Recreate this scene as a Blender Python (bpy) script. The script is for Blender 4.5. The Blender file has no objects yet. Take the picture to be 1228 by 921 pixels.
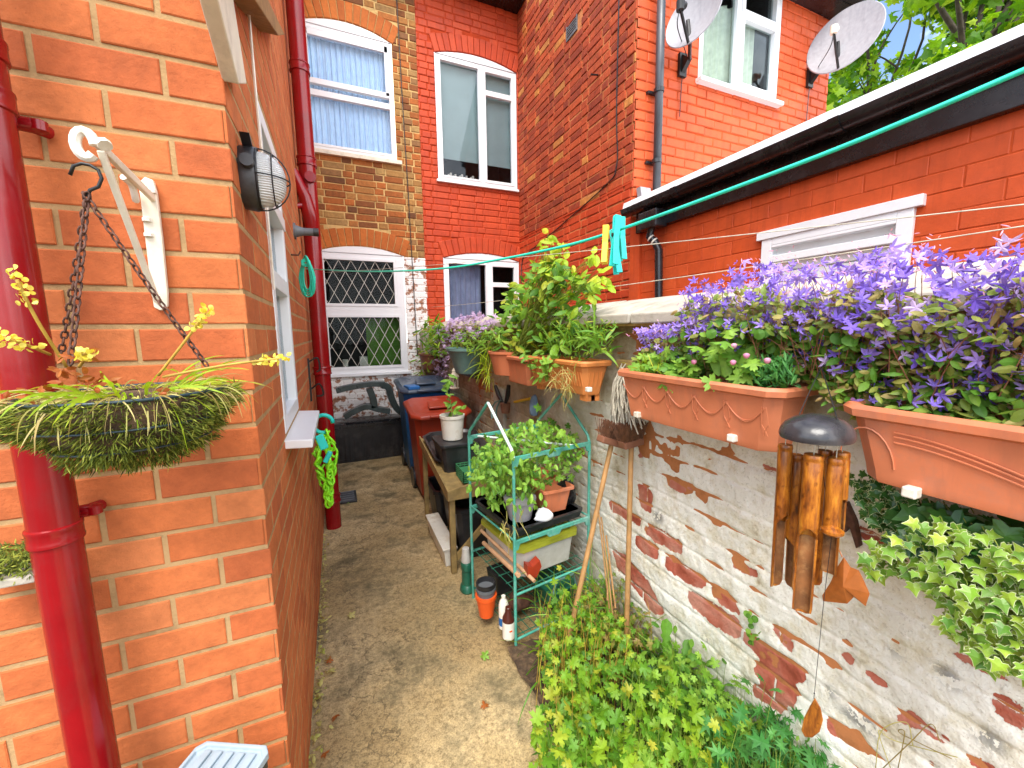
import bpy, math, random
import numpy as np
from mathutils import Matrix, Vector, noise
random.seed(7); rng = np.random.default_rng(7)
R = math.radians
sc = bpy.context.scene
col = sc.collection
# ------------------------------------------------------------------ camera
CAMZ = 1.48; FP = 482.0
_th, _ps, _ro = R(7.48), R(23.34), R(-.7725)
fw = np.array([math.sin(_ps)*math.cos(_th), math.cos(_ps)*math.cos(_th), -math.sin(_th)])
_r = np.array([math.cos(_ps), -math.sin(_ps), 0.]); _u = np.cross(_r, fw)
rt = _r*math.cos(_ro)+_u*math.sin(_ro); up = -_r*math.sin(_ro)+_u*math.cos(_ro)
cd = bpy.data.cameras.new('camera'); cam = bpy.data.objects.new('camera', cd); col.objects.link(cam)
M = Matrix(((rt[0], up[0], -fw[0], 0), (rt[1], up[1], -fw[1], 0), (rt[2], up[2], -fw[2], CAMZ), (0, 0, 0, 1)))
cam.matrix_world = M
cd.sensor_width = 36; cd.lens = 36*FP/1228; cd.clip_start = .02; cd.clip_end = 400
sc.camera = cam
# ------------------------------------------------------------------ world, sun, exposure
SUN_EL, SUN_AZ = 57, 212        # azimuth the light comes from, clockwise from +Y
w = bpy.data.worlds.new('World'); sc.world = w; w.use_nodes = True
nt = w.node_tree; nt.nodes.clear()
out = nt.nodes.new('ShaderNodeOutputWorld'); bg = nt.nodes.new('ShaderNodeBackground')
sky = nt.nodes.new('ShaderNodeTexSky'); sky.sky_type = 'NISHITA'; sky.sun_disc = False
sky.sun_elevation = R(SUN_EL); sky.sun_rotation = R(SUN_AZ); sky.air_density = 1.0; sky.dust_density = .4; sky.ozone_density = 2
tc = nt.nodes.new('ShaderNodeTexCoord'); nz = nt.nodes.new('ShaderNodeTexNoise')
nz.inputs['Scale'].default_value = 1.7; nz.inputs['Detail'].default_value = 9; nz.inputs['Roughness'].default_value = .6
rmp = nt.nodes.new('ShaderNodeValToRGB'); rmp.color_ramp.elements[0].position = .41; rmp.color_ramp.elements[1].position = .58
mx = nt.nodes.new('ShaderNodeMixRGB'); mx.inputs[2].default_value = (14., 14., 14.2, 1)
nt.links.new(tc.outputs['Generated'], nz.inputs['Vector']); nt.links.new(nz.outputs['Fac'], rmp.inputs['Fac'])
nt.links.new(rmp.outputs['Color'], mx.inputs['Fac']); nt.links.new(sky.outputs[0], mx.inputs[1])
nt.links.new(mx.outputs[0], bg.inputs['Color']); nt.links.new(bg.outputs[0], out.inputs[0])
bg.inputs['Strength'].default_value = .15
sl = bpy.data.lights.new('sun', 'SUN'); sun = bpy.data.objects.new('sun', sl); col.objects.link(sun)
sl.energy = 2.4; sl.angle = R(30); sl.color = (1, .95, .87)
_d = Vector((math.sin(R(SUN_AZ))*math.cos(R(SUN_EL)), math.cos(R(SUN_AZ))*math.cos(R(SUN_EL)), math.sin(R(SUN_EL))))
sun.rotation_euler = _d.to_track_quat('Z', 'Y').to_euler()
sc.view_settings.view_transform = 'Standard'; sc.view_settings.look = 'None'
sc.view_settings.exposure = 1.08; sc.view_settings.gamma = 1; sc.view_settings.use_curve_mapping = False

# ------------------------------------------------------------------ helpers
def at(px, py, ax, v):
    "the point of the plane ax=v seen at photo pixel (px,py)"
    d = fw+rt*(px-614)/FP-up*(py-460.5)/FP
    i = 'xyz'.index(ax); t = (v-(CAMZ if i == 2 else 0))/d[i]
    return Vector((d[0]*t, d[1]*t, d[2]*t+CAMZ))
WL = {}
def tag(o, label=None, cat=None, group=None, kind=None):
    for k, v in (('label', label), ('category', cat), ('group', group), ('kind', kind)):
        if v: o[k] = v
    return o
def thing(name, loc, label, cat, group=None):
    o = bpy.data.objects.new(name, None); col.objects.link(o); o.location = loc
    o.empty_display_size = .1
    WL[o.name] = Vector(loc); return tag(o, label, cat, group)
class MB:
    def __init__(s): s.v = []; s.f = []; s.xf = Matrix.Identity(4)
    def add(s, vs, fs):
        n = len(s.v); x = s.xf
        s.v += [tuple(x @ Vector(p)) for p in vs]; s.f += [tuple(i+n for i in f) for f in fs]; return s
    def box(s, a, b, rz=0, rx=0, ry=0, bev=0):
        (x0, y0, z0), (x1, y1, z1) = [min(p, q) for p, q in zip(a, b)], [max(p, q) for p, q in zip(a, b)]
        c = Vector(((x0+x1)/2, (y0+y1)/2, (z0+z1)/2))
        m = Matrix.Translation(c) @ Matrix.Rotation(rz, 4, 'Z') @ Matrix.Rotation(rx, 4, 'X') @ Matrix.Rotation(ry, 4, 'Y') @ Matrix.Translation(-c)
        vs = [m @ Vector(p) for p in ((x0,y0,z0),(x1,y0,z0),(x1,y1,z0),(x0,y1,z0),(x0,y0,z1),(x1,y0,z1),(x1,y1,z1),(x0,y1,z1))]
        return s.add(vs, [(0,3,2,1),(4,5,6,7),(0,1,5,4),(1,2,6,5),(2,3,7,6),(3,0,4,7)])
    def tube(s, pts, r, seg=8, cap=True, closed=False):
        pts = [Vector(p) for p in pts]; n = len(pts)
        rs = r if isinstance(r, (list, tuple)) else [r]*n
        vs = []; nrm = None
        for i, p in enumerate(pts):
            if closed: t = pts[(i+1) % n]-pts[i-1]
            else: t = pts[min(i+1, n-1)]-pts[max(i-1, 0)]
            if t.length < 1e-9: t = Vector((0, 0, 1))
            t.normalize()
            if nrm is None:
                nrm = t.orthogonal().normalized()
            else:
                nrm = nrm-t*nrm.dot(t)
                nrm = nrm.normalized() if nrm.length > 1e-6 else t.orthogonal().normalized()
            b = t.cross(nrm)
            for k in range(seg):
                a = 2*math.pi*k/seg
                vs.append(p+(nrm*math.cos(a)+b*math.sin(a))*rs[i])
        fs = []
        m = n if closed else n-1
        for i in range(m):
            for k in range(seg):
                j = (i+1) % n
                fs.append((i*seg+k, i*seg+(k+1) % seg, j*seg+(k+1) % seg, j*seg+k))
        if cap and not closed:
            fs.append(tuple(range(seg))[::-1]); fs.append(tuple((n-1)*seg+k for k in range(seg)))
        return s.add(vs, fs)
    def lathe(s, prof, c=(0,0,0), seg=20, sx=1, sy=1, cap=True):
        vs = []
        for r, z in prof:
            for k in range(seg):
                a = 2*math.pi*k/seg; vs.append((c[0]+r*sx*math.cos(a), c[1]+r*sy*math.sin(a), c[2]+z))
        fs = []
        for i in range(len(prof)-1):
            for k in range(seg): fs.append((i*seg+k, i*seg+(k+1) % seg, (i+1)*seg+(k+1) % seg, (i+1)*seg+k))
        if cap:
            fs.append(tuple(range(seg))[::-1]); fs.append(tuple((len(prof)-1)*seg+k for k in range(seg)))
        return s.add(vs, fs)
    def loft(s, rings, cap0=True, cap1=True):
        n = len(rings[0]); vs = [p for r in rings for p in r]; fs = []
        for i in range(len(rings)-1):
            for k in range(n): fs.append((i*n+k, i*n+(k+1) % n, (i+1)*n+(k+1) % n, (i+1)*n+k))
        if cap0: fs.append(tuple(range(n))[::-1])
        if cap1: fs.append(tuple((len(rings)-1)*n+k for k in range(n)))
        return s.add(vs, fs)
    def prism(s, poly, off):
        "poly: 3D points in one plane, off: extrusion vector"
        poly = [Vector(p) for p in poly]; off = Vector(off); n = len(poly)
        return s.add(poly+[p+off for p in poly], [tuple(range(n))[::-1], tuple(range(n, 2*n))]+[(k, (k+1) % n, n+(k+1) % n, n+k) for k in range(n)])
    def ribbon(s, pts, wd, side=None):
        pts = [Vector(p) for p in pts]; n = len(pts); vs = []
        for i, p in enumerate(pts):
            t = (pts[min(i+1, n-1)]-pts[max(i-1, 0)]).normalized()
            sd = t.cross(Vector(side) if side else Vector((0, 0, 1)))
            if sd.length < 1e-4: sd = Vector((1, 0, 0))
            sd.normalize(); ww = wd[i] if isinstance(wd, (list, tuple)) else wd
            vs += [p-sd*ww/2, p+sd*ww/2]
        return s.add(vs, [(2*i, 2*i+1, 2*i+3, 2*i+2) for i in range(n-1)])
    def build(s, name, mat, parent=None, smooth=False, bev=0, seg=2, fix=True, attr=None):
        me = bpy.data.meshes.new(name)
        V = np.array(s.v, dtype=float).reshape(-1, 3)
        if parent is not None: o0 = np.array(WL[parent.name])
        else:
            o0 = np.array([(V[:, 0].min()+V[:, 0].max())/2, (V[:, 1].min()+V[:, 1].max())/2, V[:, 2].min()])
        me.from_pydata((V-o0).tolist(), [], s.f); me.update()
        if fix:
            import bmesh
            b = bmesh.new(); b.from_mesh(me); bmesh.ops.recalc_face_normals(b, faces=b.faces); b.to_mesh(me); b.free()
        o = bpy.data.objects.new(name, me); col.objects.link(o)
        me.materials.append(mat)
        if smooth:
            me.polygons.foreach_set('use_smooth', [True]*len(me.polygons))
            if smooth == 'auto': me.set_sharp_from_angle(angle=R(38))
        if parent is not None: o.parent = parent; WL[o.name] = Vector(o0)
        else: o.location = o0; WL[o.name] = Vector(o0)
        if bev:
            m = o.modifiers.new('bevel', 'BEVEL'); m.width = bev; m.segments = seg; m.limit_method = 'ANGLE'; m.angle_limit = R(40)
        return o
def copy_tree(o, loc=None, rz=None, label=None, parent=None):
    c = o.copy(); col.objects.link(c)
    if parent: c.parent = parent
    if loc is not None: c.location = loc
    if rz is not None: c.rotation_euler.z = rz
    if label: c['label'] = label
    for ch in list(o.children): copy_tree(ch, parent=c)
    return c
def smoothpath(pts, n=8):
    "Catmull-Rom through pts"
    P = [Vector(p) for p in pts]; P = [P[0]*2-P[1]]+P+[P[-1]*2-P[-2]]; o = []
    for i in range(1, len(P)-2):
        for k in range(n):
            t = k/n; a, b, c, d = P[i-1:i+3]
            o.append(.5*((2*b)+(c-a)*t+(2*a-5*b+4*c-d)*t*t+(3*b-a-3*c+d)*t**3))
    o.append(P[-2]); return o

# ------------------------------------------------------------------ materials
def nm(name):
    m = bpy.data.materials.new(name); m.use_nodes = True; t = m.node_tree
    return m, t, t.nodes['Principled BSDF'], t.nodes['Material Output']
def node(t, typ, **kw):
    n = t.nodes.new(typ)
    for k, v in kw.items():
        if k.startswith('i_'): n.inputs[k[2:].replace('_', ' ')].default_value = v
        else: setattr(n, k, v)
    return n
def c4(c): return (c[0], c[1], c[2], 1)
def ramp(t, stops):
    r = node(t, 'ShaderNodeValToRGB'); e = r.color_ramp.elements
    while len(e) > 1: e.remove(e[-1])
    e[0].position = stops[0][0]; e[0].color = c4(stops[0][1])
    for p, c in stops[1:]:
        x = e.new(p); x.color = c4(c)
    return r
def coords(t):
    return node(t, 'ShaderNodeTexCoord').outputs['Object']
def noi(t, scale, detail=4, rough=.55, vec=None):
    n = node(t, 'ShaderNodeTexNoise'); n.inputs['Scale'].default_value = scale; n.inputs['Detail'].default_value = detail; n.inputs['Roughness'].default_value = rough
    t.links.new(vec if vec is not None else coords(t), n.inputs['Vector']); return n
def bump(t, b, h, strength=.5, dist=.002, prev=None):
    n = node(t, 'ShaderNodeBump'); n.inputs['Strength'].default_value = strength; n.inputs['Distance'].default_value = dist
    t.links.new(h, n.inputs['Height'])
    if prev is not None: t.links.new(prev, n.inputs['Normal'])
    t.links.new(n.outputs[0], b.inputs['Normal']); return n.outputs[0]
def mix(t, f, a, b, mode='MIX'):
    n = node(t, 'ShaderNodeMixRGB', blend_type=mode)
    for s, v in ((0, f), (1, a), (2, b)):
        if isinstance(v, (int, float)): n.inputs[s].default_value = v
        elif isinstance(v, tuple): n.inputs[s].default_value = c4(v)
        else: t.links.new(v, n.inputs[s])
    return n.outputs[0]
def plain(name, c, rough=.5, var=.18, sc_=20, bmp=.3, bdist=.001, bscale=80, metal=0, dirt=None, dirtamt=.5, dscale=6, spec=.5):
    m, t, b, o = nm(name)
    n = noi(t, sc_); r = ramp(t, [(.3, tuple(x*(1-var) for x in c)), (.7, tuple(min(1, x*(1+var)) for x in c))])
    t.links.new(n.outputs['Fac'], r.inputs[0]); cc = r.outputs[0]
    if dirt:
        n2 = noi(t, dscale, 8, .7); r2 = ramp(t, [(.5, (0,0,0)), (.7, (dirtamt,)*3)]); t.links.new(n2.outputs['Fac'], r2.inputs[0])
        cc = mix(t, r2.outputs[0], cc, dirt)
    if any(q in name for q in ('terracotta', 'tan plastic', 'gloss', 'bin', 'dish')): cc = streaks(t, cc, .45, tuple(x*.5+.03 for x in c))
    t.links.new(cc, b.inputs['Base Color'])
    b.inputs['Roughness'].default_value = rough; b.inputs['Metallic'].default_value = metal
    b.inputs['Specular IOR Level'].default_value = spec
    n3 = noi(t, 9, 5); r3 = node(t, 'ShaderNodeMapRange'); r3.inputs['To Min'].default_value = max(.05, rough-.12); r3.inputs['To Max'].default_value = min(1, rough+.15)
    t.links.new(n3.outputs['Fac'], r3.inputs['Value']); t.links.new(r3.outputs[0], b.inputs['Roughness'])
    if bmp: bump(t, b, noi(t, bscale, 5).outputs['Fac'], bmp, bdist)
    return m
def island(t): return node(t, 'ShaderNodeNewGeometry').outputs['Random Per Island']
def streaks(t, cc, amt=.35, tint=(.35,.3,.25)):
    mp = node(t, 'ShaderNodeMapping'); mp.inputs['Scale'].default_value = (16, 16, 1.3); t.links.new(coords(t), mp.inputs[0])
    n = noi(t, 1.5, 7, .65, mp.outputs[0]); r = ramp(t, [(.50, (0,0,0)), (.74, (amt,)*3)]); t.links.new(n.outputs['Fac'], r.inputs[0])
    return mix(t, r.outputs[0], cc, tint)
def brickmat(name, stops, speck=.2, bmp=.5, rough=.85, dirt=None, dirtamt=.6, dscale=3):
    m, t, b, o = nm(name)
    r = ramp(t, stops); t.links.new(island(t), r.inputs[0]); cc = r.outputs[0]
    n = noi(t, 35, 6, .65); r2 = ramp(t, [(.3, (1-speck,)*3), (.7, (1+speck*.4,)*3)]); t.links.new(n.outputs['Fac'], r2.inputs[0])
    cc = mix(t, 1., cc, r2.outputs[0], 'MULTIPLY')
    n4 = noi(t, 7, 5); r4 = ramp(t, [(.3, (.82,)*3), (.75, (1.05,)*3)]); t.links.new(n4.outputs['Fac'], r4.inputs[0])
    cc = mix(t, 1., cc, r4.outputs[0], 'MULTIPLY')
    # pits and pale specks
    v = noi(t, 260, 2); r5 = ramp(t, [(.68, (0,0,0)), (.76, (.5,.5,.5))]); t.links.new(v.outputs['Fac'], r5.inputs[0])
    cc = mix(t, r5.outputs[0], cc, tuple(x*.45 for x in stops[0][1]))
    if dirt:
        n2 = noi(t, dscale, 8, .7); rr = ramp(t, [(.5, (0,0,0)), (.72, (dirtamt,)*3)]); t.links.new(n2.outputs['Fac'], rr.inputs[0])
        cc = mix(t, rr.outputs[0], cc, dirt)
    if 'paint' in name: cc = streaks(t, cc, .5, tuple(x*.55 for x in stops[0][1]))
    t.links.new(cc, b.inputs['Base Color']); b.inputs['Roughness'].default_value = rough; b.inputs['Specular IOR Level'].default_value = .3
    p = bump(t, b, noi(t, 60, 6, .7).outputs['Fac'], bmp, .003); bump(t, b, noi(t, 350, 3).outputs['Fac'], bmp*.6, .0008, p)
    return m
def mortarmat(name, c, bmp=.8):
    m, t, b, o = nm(name)
    n = noi(t, 14, 8, .7); r = ramp(t, [(.25, tuple(x*.6 for x in c)), (.5, c), (.8, tuple(min(1, x*1.15) for x in c))]); t.links.new(n.outputs['Fac'], r.inputs[0])
    t.links.new(r.outputs[0], b.inputs['Base Color']); b.inputs['Roughness'].default_value = .95; b.inputs['Specular IOR Level'].default_value = .2
    bump(t, b, noi(t, 140, 6, .7).outputs['Fac'], bmp, .003); return m
def leafmat(name, stops, trans=.35, rough=.5, spot=None):
    m, t, b, o = nm(name)
    r = ramp(t, stops); t.links.new(island(t), r.inputs[0]); cc = r.outputs[0]
    n = noi(t, 60, 4); r2 = ramp(t, [(.3, (.8,)*3), (.7, (1.15,)*3)]); t.links.new(n.outputs['Fac'], r2.inputs[0])
    cc = mix(t, 1., cc, r2.outputs[0], 'MULTIPLY')
    t.links.new(cc, b.inputs['Base Color']); b.inputs['Roughness'].default_value = rough; b.inputs['Specular IOR Level'].default_value = .35
    tr = node(t, 'ShaderNodeBsdfTranslucent'); t.links.new(mix(t, 1., cc, (1.25, 1.3, .6), 'MULTIPLY'), tr.inputs['Color'])
    ms = node(t, 'ShaderNodeMixShader'); ms.inputs[0].default_value = trans
    t.links.new(b.outputs[0], ms.inputs[1]); t.links.new(tr.outputs[0], ms.inputs[2]); t.links.new(ms.outputs[0], o.inputs[0])
    return m
def glassmat(name, tint=(.85,.9,.9), refl=.5):
    m, t, b, o = nm(name)
    t.nodes.remove(b)
    g = node(t, 'ShaderNodeBsdfGlossy'); g.inputs['Roughness'].default_value = .03; g.inputs['Color'].default_value = (.9,.95,1,1)
    tr = node(t, 'ShaderNodeBsdfTransparent'); tr.inputs[0].default_value = c4(tint)
    lw = node(t, 'ShaderNodeLayerWeight'); lw.inputs[0].default_value = refl
    ms = node(t, 'ShaderNodeMixShader'); t.links.new(lw.outputs['Fresnel'], ms.inputs[0])
    t.links.new(tr.outputs[0], ms.inputs[1]); t.links.new(g.outputs[0], ms.inputs[2]); t.links.new(ms.outputs[0], o.inputs[0])
    bn = node(t, 'ShaderNodeBump'); bn.inputs['Distance'].default_value = .002; bn.inputs['Strength'].default_value = .25
    t.links.new(noi(t, 2.5, 1).outputs['Fac'], bn.inputs['Height']); t.links.new(bn.outputs[0], g.inputs['Normal'])
    return m
K = {}
K['brick_near'] = brickmat('orange brick', [(0,(.50,.12,.038)),(.35,(.56,.145,.042)),(.7,(.62,.17,.05)),(1,(.64,.205,.07))], .22, .8, .85, (.25,.08,.03), .25, 2.2)
K['mortar_near'] = mortarmat('buff mortar', (.44,.28,.13))
K['brick_old'] = brickmat('old stock brick', [(0,(.17,.07,.03)),(.2,(.34,.11,.03)),(.5,(.48,.145,.035)),(.68,(.40,.20,.06)),(.82,(.45,.28,.10)),(1,(.26,.12,.05))], .3, .8, .9, (.12,.07,.04), .35)
K['mortar_old'] = mortarmat('yellow mortar', (.60,.40,.16))
K['arch_orange'] = brickmat('orange arch brick', [(0,(.42,.11,.025)),(1,(.58,.17,.035))], .2, .5, .85)
K['paint_red'] = brickmat('red masonry paint', [(0,(.50,.055,.014)),(1,(.58,.075,.02))], .1, .35, .6, (.32,.045,.02), .5, 4)
K['paint_red_bright'] = brickmat('orange red masonry paint', [(0,(.60,.085,.018)),(1,(.68,.105,.026))], .08, .35, .55, (.45,.07,.03), .4, 4)
K['side_brick'] = brickmat('weathered red brick', [(0,(.28,.045,.018)),(.4,(.42,.065,.02)),(.93,(.52,.09,.025)),(.94,(.55,.2,.04)),(1,(.6,.24,.06))], .35, .6, .8, (.10,.03,.02), .5, 2)
K['side_mortar'] = mortarmat('red stained mortar', (.50,.19,.07))
K['mortar_red'] = mortarmat('painted joint', (.42,.05,.014), .4)
K['mortar_redb'] = mortarmat('painted joint bright', (.5,.075,.018), .4)
K['upvc'] = plain('white upvc', (.78,.79,.80), .35, .04, 6, .1, .0006, 30, dirt=(.55,.53,.48), dirtamt=.25)
K['white_wood'] = plain('old white paint', (.74,.68,.54), .55, .08, 20, .5, .001, 60, dirt=(.4,.36,.28), dirtamt=.6, dscale=12)
K['red_gloss'] = plain('deep red gloss paint', (.26,.003,.006), .2, .15, 8, .35, .0015, 14, dirt=(.2,.02,.02), dirtamt=.4, dscale=10)
K['black_pl'] = plain('black plastic', (.018,.018,.02), .35, .3, 10, .2, .0006, 60, dirt=(.09,.085,.08), dirtamt=.5)
K['gutter'] = plain('black gutter plastic', (.012,.012,.014), .25, .3, 6, .15, .0006, 20, dirt=(.05,.05,.05), dirtamt=.5)
K['grey_pl'] = plain('grey plastic', (.12,.13,.14), .45, .2, 10, .2, .0006, 60)
K['pipe_grey'] = plain('grey downpipe', (.055,.06,.07), .35, .2, 10, .2)
K['terracotta_pl'] = plain('terracotta plastic', (.60,.19,.085), .5, .1, 9, .25, .0007, 50, dirt=(.42,.17,.10), dirtamt=.5, dscale=8)
K['terracotta_pk'] = plain('faded terracotta', (.64,.195,.085), .55, .1, 9, .25, .0007, 50, dirt=(.4,.2,.14), dirtamt=.6, dscale=8)
K['tan_pl'] = plain('orange tan plastic', (.68,.235,.06), .5, .1, 9, .25, .0007, 50, dirt=(.45,.2,.08), dirtamt=.4)
K['brown_pl'] = plain('brown plastic', (.22,.09,.05), .5, .2, 9, .2)
K['teal_pl'] = plain('grey green plastic', (.16,.30,.27), .4, .15, 9, .2, dirt=(.1,.15,.13))
K['rack'] = plain('teal coated tube', (.07,.33,.25), .4, .25, 12, .4, .001, 40, dirt=(.30,.50,.44), dirtamt=.8, dscale=14)
K['rack_white'] = plain('bleached tube', (.62,.72,.66), .45, .12, 12, .3, dirt=(.2,.45,.36), dirtamt=.6, dscale=20)
K['dkgreen'] = plain('dark green plastic', (.015,.12,.07), .4, .2, 12, .2)
K['rope'] = plain('turquoise line', (.02,.60,.42), .3, .12, 30, .2)
K['teal_peg'] = plain('turquoise peg', (.01,.58,.50), .4, .05, 10, 0)
K['yellow_pl'] = plain('yellow plastic', (.85,.55,.03), .4, .1, 10, 0)
K['lime'] = plain('lime plastic', (.30,.85,.02), .4, .1, 10, 0)
K['white_pl'] = plain('cream white plastic', (.75,.72,.63), .4, .08, 10, .2, dirt=(.45,.35,.2), dirtamt=.6, dscale=12)
K['clear_pl'] = plain('cloudy clear plastic', (.52,.50,.45), .35, .1, 10, .2, dirt=(.3,.27,.2), dirtamt=.5)
K['limelid'] = plain('olive lime lid', (.34,.36,.025), .4, .15, 10, .2, dirt=(.2,.2,.05))
K['blue_bin'] = plain('blue bin plastic', (.01,.12,.36), .4, .2, 6, .2, dirt=(.04,.10,.2), dirtamt=.5)
K['bin_lid'] = plain('grey blue lid plastic', (.035,.055,.09), .3, .25, 8, .2, dirt=(.12,.15,.18), dirtamt=.6)
K['brown_bin'] = plain('rust brown bin plastic', (.34,.035,.012), .4, .15, 6, .2, dirt=(.2,.04,.02))
K['wood'] = plain('weathered wood', (.27,.18,.06), .7, .35, 14, .7, .002, 60, dirt=(.16,.11,.05), dirtamt=.6, dscale=10)
K['wood_handle'] = plain('broom handle wood', (.38,.20,.07), .6, .25, 20, .4, .001, 60, dirt=(.18,.12,.04), dirtamt=.6, dscale=16)
K['bristle'] = plain('brown bristle', (.12,.045,.018), .7, .4, 60, .5)
K['mop'] = plain('mop string', (.5,.46,.36), .9, .25, 40, .5)
K['bamboo'] = None
K['rust'] = plain('rusty iron', (.09,.035,.02), .75, .45, 60, .6, .001, 120)
K['dkmetal'] = plain('dark metal', (.03,.03,.03), .4, .3, 20, .3, metal=.6)
K['dish'] = plain('grey dish paint', (.33,.32,.34), .45, .1, 30, .15, dirt=(.25,.25,.26), dirtamt=.4, dscale=18)
K['stone'] = plain('grey coping stone', (.42,.38,.31), .85, .2, 10, .7, .003, 60, dirt=(.2,.17,.12), dirtamt=.7, dscale=9)
K['black_bag'] = plain('black bag', (.012,.012,.013), .25, .3, 10, .9, .006, 22)
K['paper'] = plain('white paper', (.8,.8,.82), .7, .08, 10, .9, .004, 30)
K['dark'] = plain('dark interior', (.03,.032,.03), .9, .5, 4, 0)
K['soil'] = plain('garden soil', (.07,.042,.022), .95, .5, 30, 1, .01, 60, dirt=(.16,.10,.05), dirtamt=.8, dscale=30)
K['roof'] = plain('slate', (.08,.08,.09), .7, .3, 10, .5)
K['greytub'] = plain('blue grey plastic', (.30,.37,.42), .4, .08, 10, .2, dirt=(.2,.22,.22), dirtamt=.4)
K['blue_cloth'] = plain('blue grey cloth', (.16,.24,.34), .9, .3, 30, .8, .003, 60)
K['bark'] = plain('bark', (.06,.045,.03), .9, .4, 12, 1, .01, 30)

m, t, b, o = nm('varnished bamboo')
vv = node(t, 'ShaderNodeMapping'); vv.inputs['Scale'].default_value = (14, 14, 3); t.links.new(coords(t), vv.inputs[0])
n = noi(t, 6, 6, .65, vv.outputs[0]); r = ramp(t, [(.28,(.05,.014,.003)),(.45,(.25,.07,.008)),(.6,(.44,.15,.014)),(.78,(.60,.28,.03))]); t.links.new(n.outputs['Fac'], r.inputs[0])
n2 = noi(t, 70, 3); r2 = ramp(t, [(.6,(1,1,1)),(.75,(.35,.25,.2))]); t.links.new(n2.outputs['Fac'], r2.inputs[0])
t.links.new(mix(t, 1., r.outputs[0], r2.outputs[0], 'MULTIPLY'), b.inputs['Base Color']); b.inputs['Roughness'].default_value = .28
bump(t, b, n.outputs['Fac'], .5, .002); K['bamboo'] = m

# concrete path
m, t, b, o = nm('aged concrete')
n = noi(t, 1.6, 8, .65); r = ramp(t, [(.32,(.24,.165,.075)),(.45,(.38,.275,.13)),(.58,(.53,.40,.21)),(.72,(.64,.51,.30))]); t.links.new(n.outputs['Fac'], r.inputs[0])
n2 = noi(t, 55, 6, .75); r2 = ramp(t, [(.32,(.5,.47,.42)),(.5,(1,1,1)),(.66,(1.2,1.18,1.12))]); t.links.new(n2.outputs['Fac'], r2.inputs[0])
cc = mix(t, 1., r.outputs[0], r2.outputs[0], 'MULTIPLY')
n5 = noi(t, 170, 3, .6); r5 = ramp(t, [(.36,(.4,.36,.3)),(.5,(1,1,1)),(.64,(1.35,1.32,1.25))]); t.links.new(n5.outputs['Fac'], r5.inputs[0])
cc = mix(t, .5, cc, r5.outputs[0], 'MULTIPLY')
n3 = noi(t, 3.1, 6, .7); r3 = ramp(t, [(.47,(0,0,0)),(.64,(.85,.85,.85))]); t.links.new(n3.outputs['Fac'], r3.inputs[0])
cc = mix(t, r3.outputs[0], cc, (.105,.085,.04))
vo = node(t, 'ShaderNodeTexVoronoi', feature='DISTANCE_TO_EDGE'); vo.inputs['Scale'].default_value = .9; ad = node(t, 'ShaderNodeVectorMath', operation='ADD'); nw = noi(t, 3.5, 6, .6); t.links.new(coords(t), ad.inputs[0]); t.links.new(nw.outputs['Color'], ad.inputs[1]); t.links.new(ad.outputs[0], vo.inputs['Vector'])
rc = ramp(t, [(.0,(.7,.7,.7)),(.008,(0,0,0))]); t.links.new(vo.outputs[0], rc.inputs[0]); cc = mix(t, rc.outputs[0], cc, (.06,.045,.025))
t.links.new(cc, b.inputs['Base Color']); b.inputs['Roughness'].default_value = .8; b.inputs['Specular IOR Level'].default_value = .35
p = bump(t, b, n2.outputs['Fac'], .8, .006); bump(t, b, n5.outputs['Fac'], .6, .002, p); K['concrete'] = m

# peeling white paint on brick: 'peel' and 'joint' attributes carry where the paint has come away and the brick joints
m, t, b, o = nm('peeling white paint')
at1 = node(t, 'ShaderNodeAttribute', attribute_name='peel'); at2 = node(t, 'ShaderNodeAttribute', attribute_name='joint'); at3 = node(t, 'ShaderNodeAttribute', attribute_name='mould'); at4 = node(t, 'ShaderNodeAttribute', attribute_name='grime')
nA = noi(t, 38, 5, .6); nB = noi(t, 9, 8, .72); nC = noi(t, 120, 4, .65)
def math_(t, op, a, bb, clamp=False):
    n = node(t, 'ShaderNodeMath', operation=op); n.use_clamp = clamp
    for i, v in enumerate((a, bb)):
        if isinstance(v, (int, float)): n.inputs[i].default_value = v
        else: t.links.new(v, n.inputs[i])
    return n.outputs[0]
pe = math_(t, 'ADD', at1.outputs['Fac'], math_(t, 'MULTIPLY', math_(t, 'SUBTRACT', nA.outputs['Fac'], .5), 1.5))
rp = ramp(t, [(.58,(0,0,0)),(.62,(1,1,1))]); t.links.new(pe, rp.inputs[0]); PM = math_(t, 'MULTIPLY', rp.outputs[0], math_(t, 'SUBTRACT', 1.0, math_(t, 'MULTIPLY', math_(t, 'GREATER_THAN', math_(t, 'ADD', at2.outputs['Fac'], math_(t, 'MULTIPLY', math_(t, 'SUBTRACT', nC.outputs['Fac'], .5), 1.2)), .55), .8)))
# paint
rw = ramp(t, [(.31,(.44,.35,.21)),(.41,(.74,.68,.53)),(.52,(.87,.84,.75))]); t.links.new(nB.outputs['Fac'], rw.inputs[0]); white = rw.outputs[0]
rs = ramp(t, [(.58,(0,0,0)),(.64,(1,1,1))]); t.links.new(nC.outputs['Fac'], rs.inputs[0]); white = mix(t, math_(t, 'MULTIPLY', rs.outputs[0], .35), white, (.33,.28,.2))
gm = math_(t, 'MULTIPLY', at4.outputs['Fac'], 1.0)
nD = noi(t, 5, 9, .75); rg = ramp(t, [(.35,(.17,.115,.055)),(.5,(.36,.28,.16)),(.68,(.55,.48,.34))]); t.links.new(nD.outputs['Fac'], rg.inputs[0])
white = mix(t, gm, white, rg.outputs[0])
mo = math_(t, 'MULTIPLY', at3.outputs['Fac'], math_(t, 'GREATER_THAN', nA.outputs['Fac'], .47)); white = mix(t, math_(t, 'MULTIPLY', mo, .75), white, (.10,.10,.10))
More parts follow.
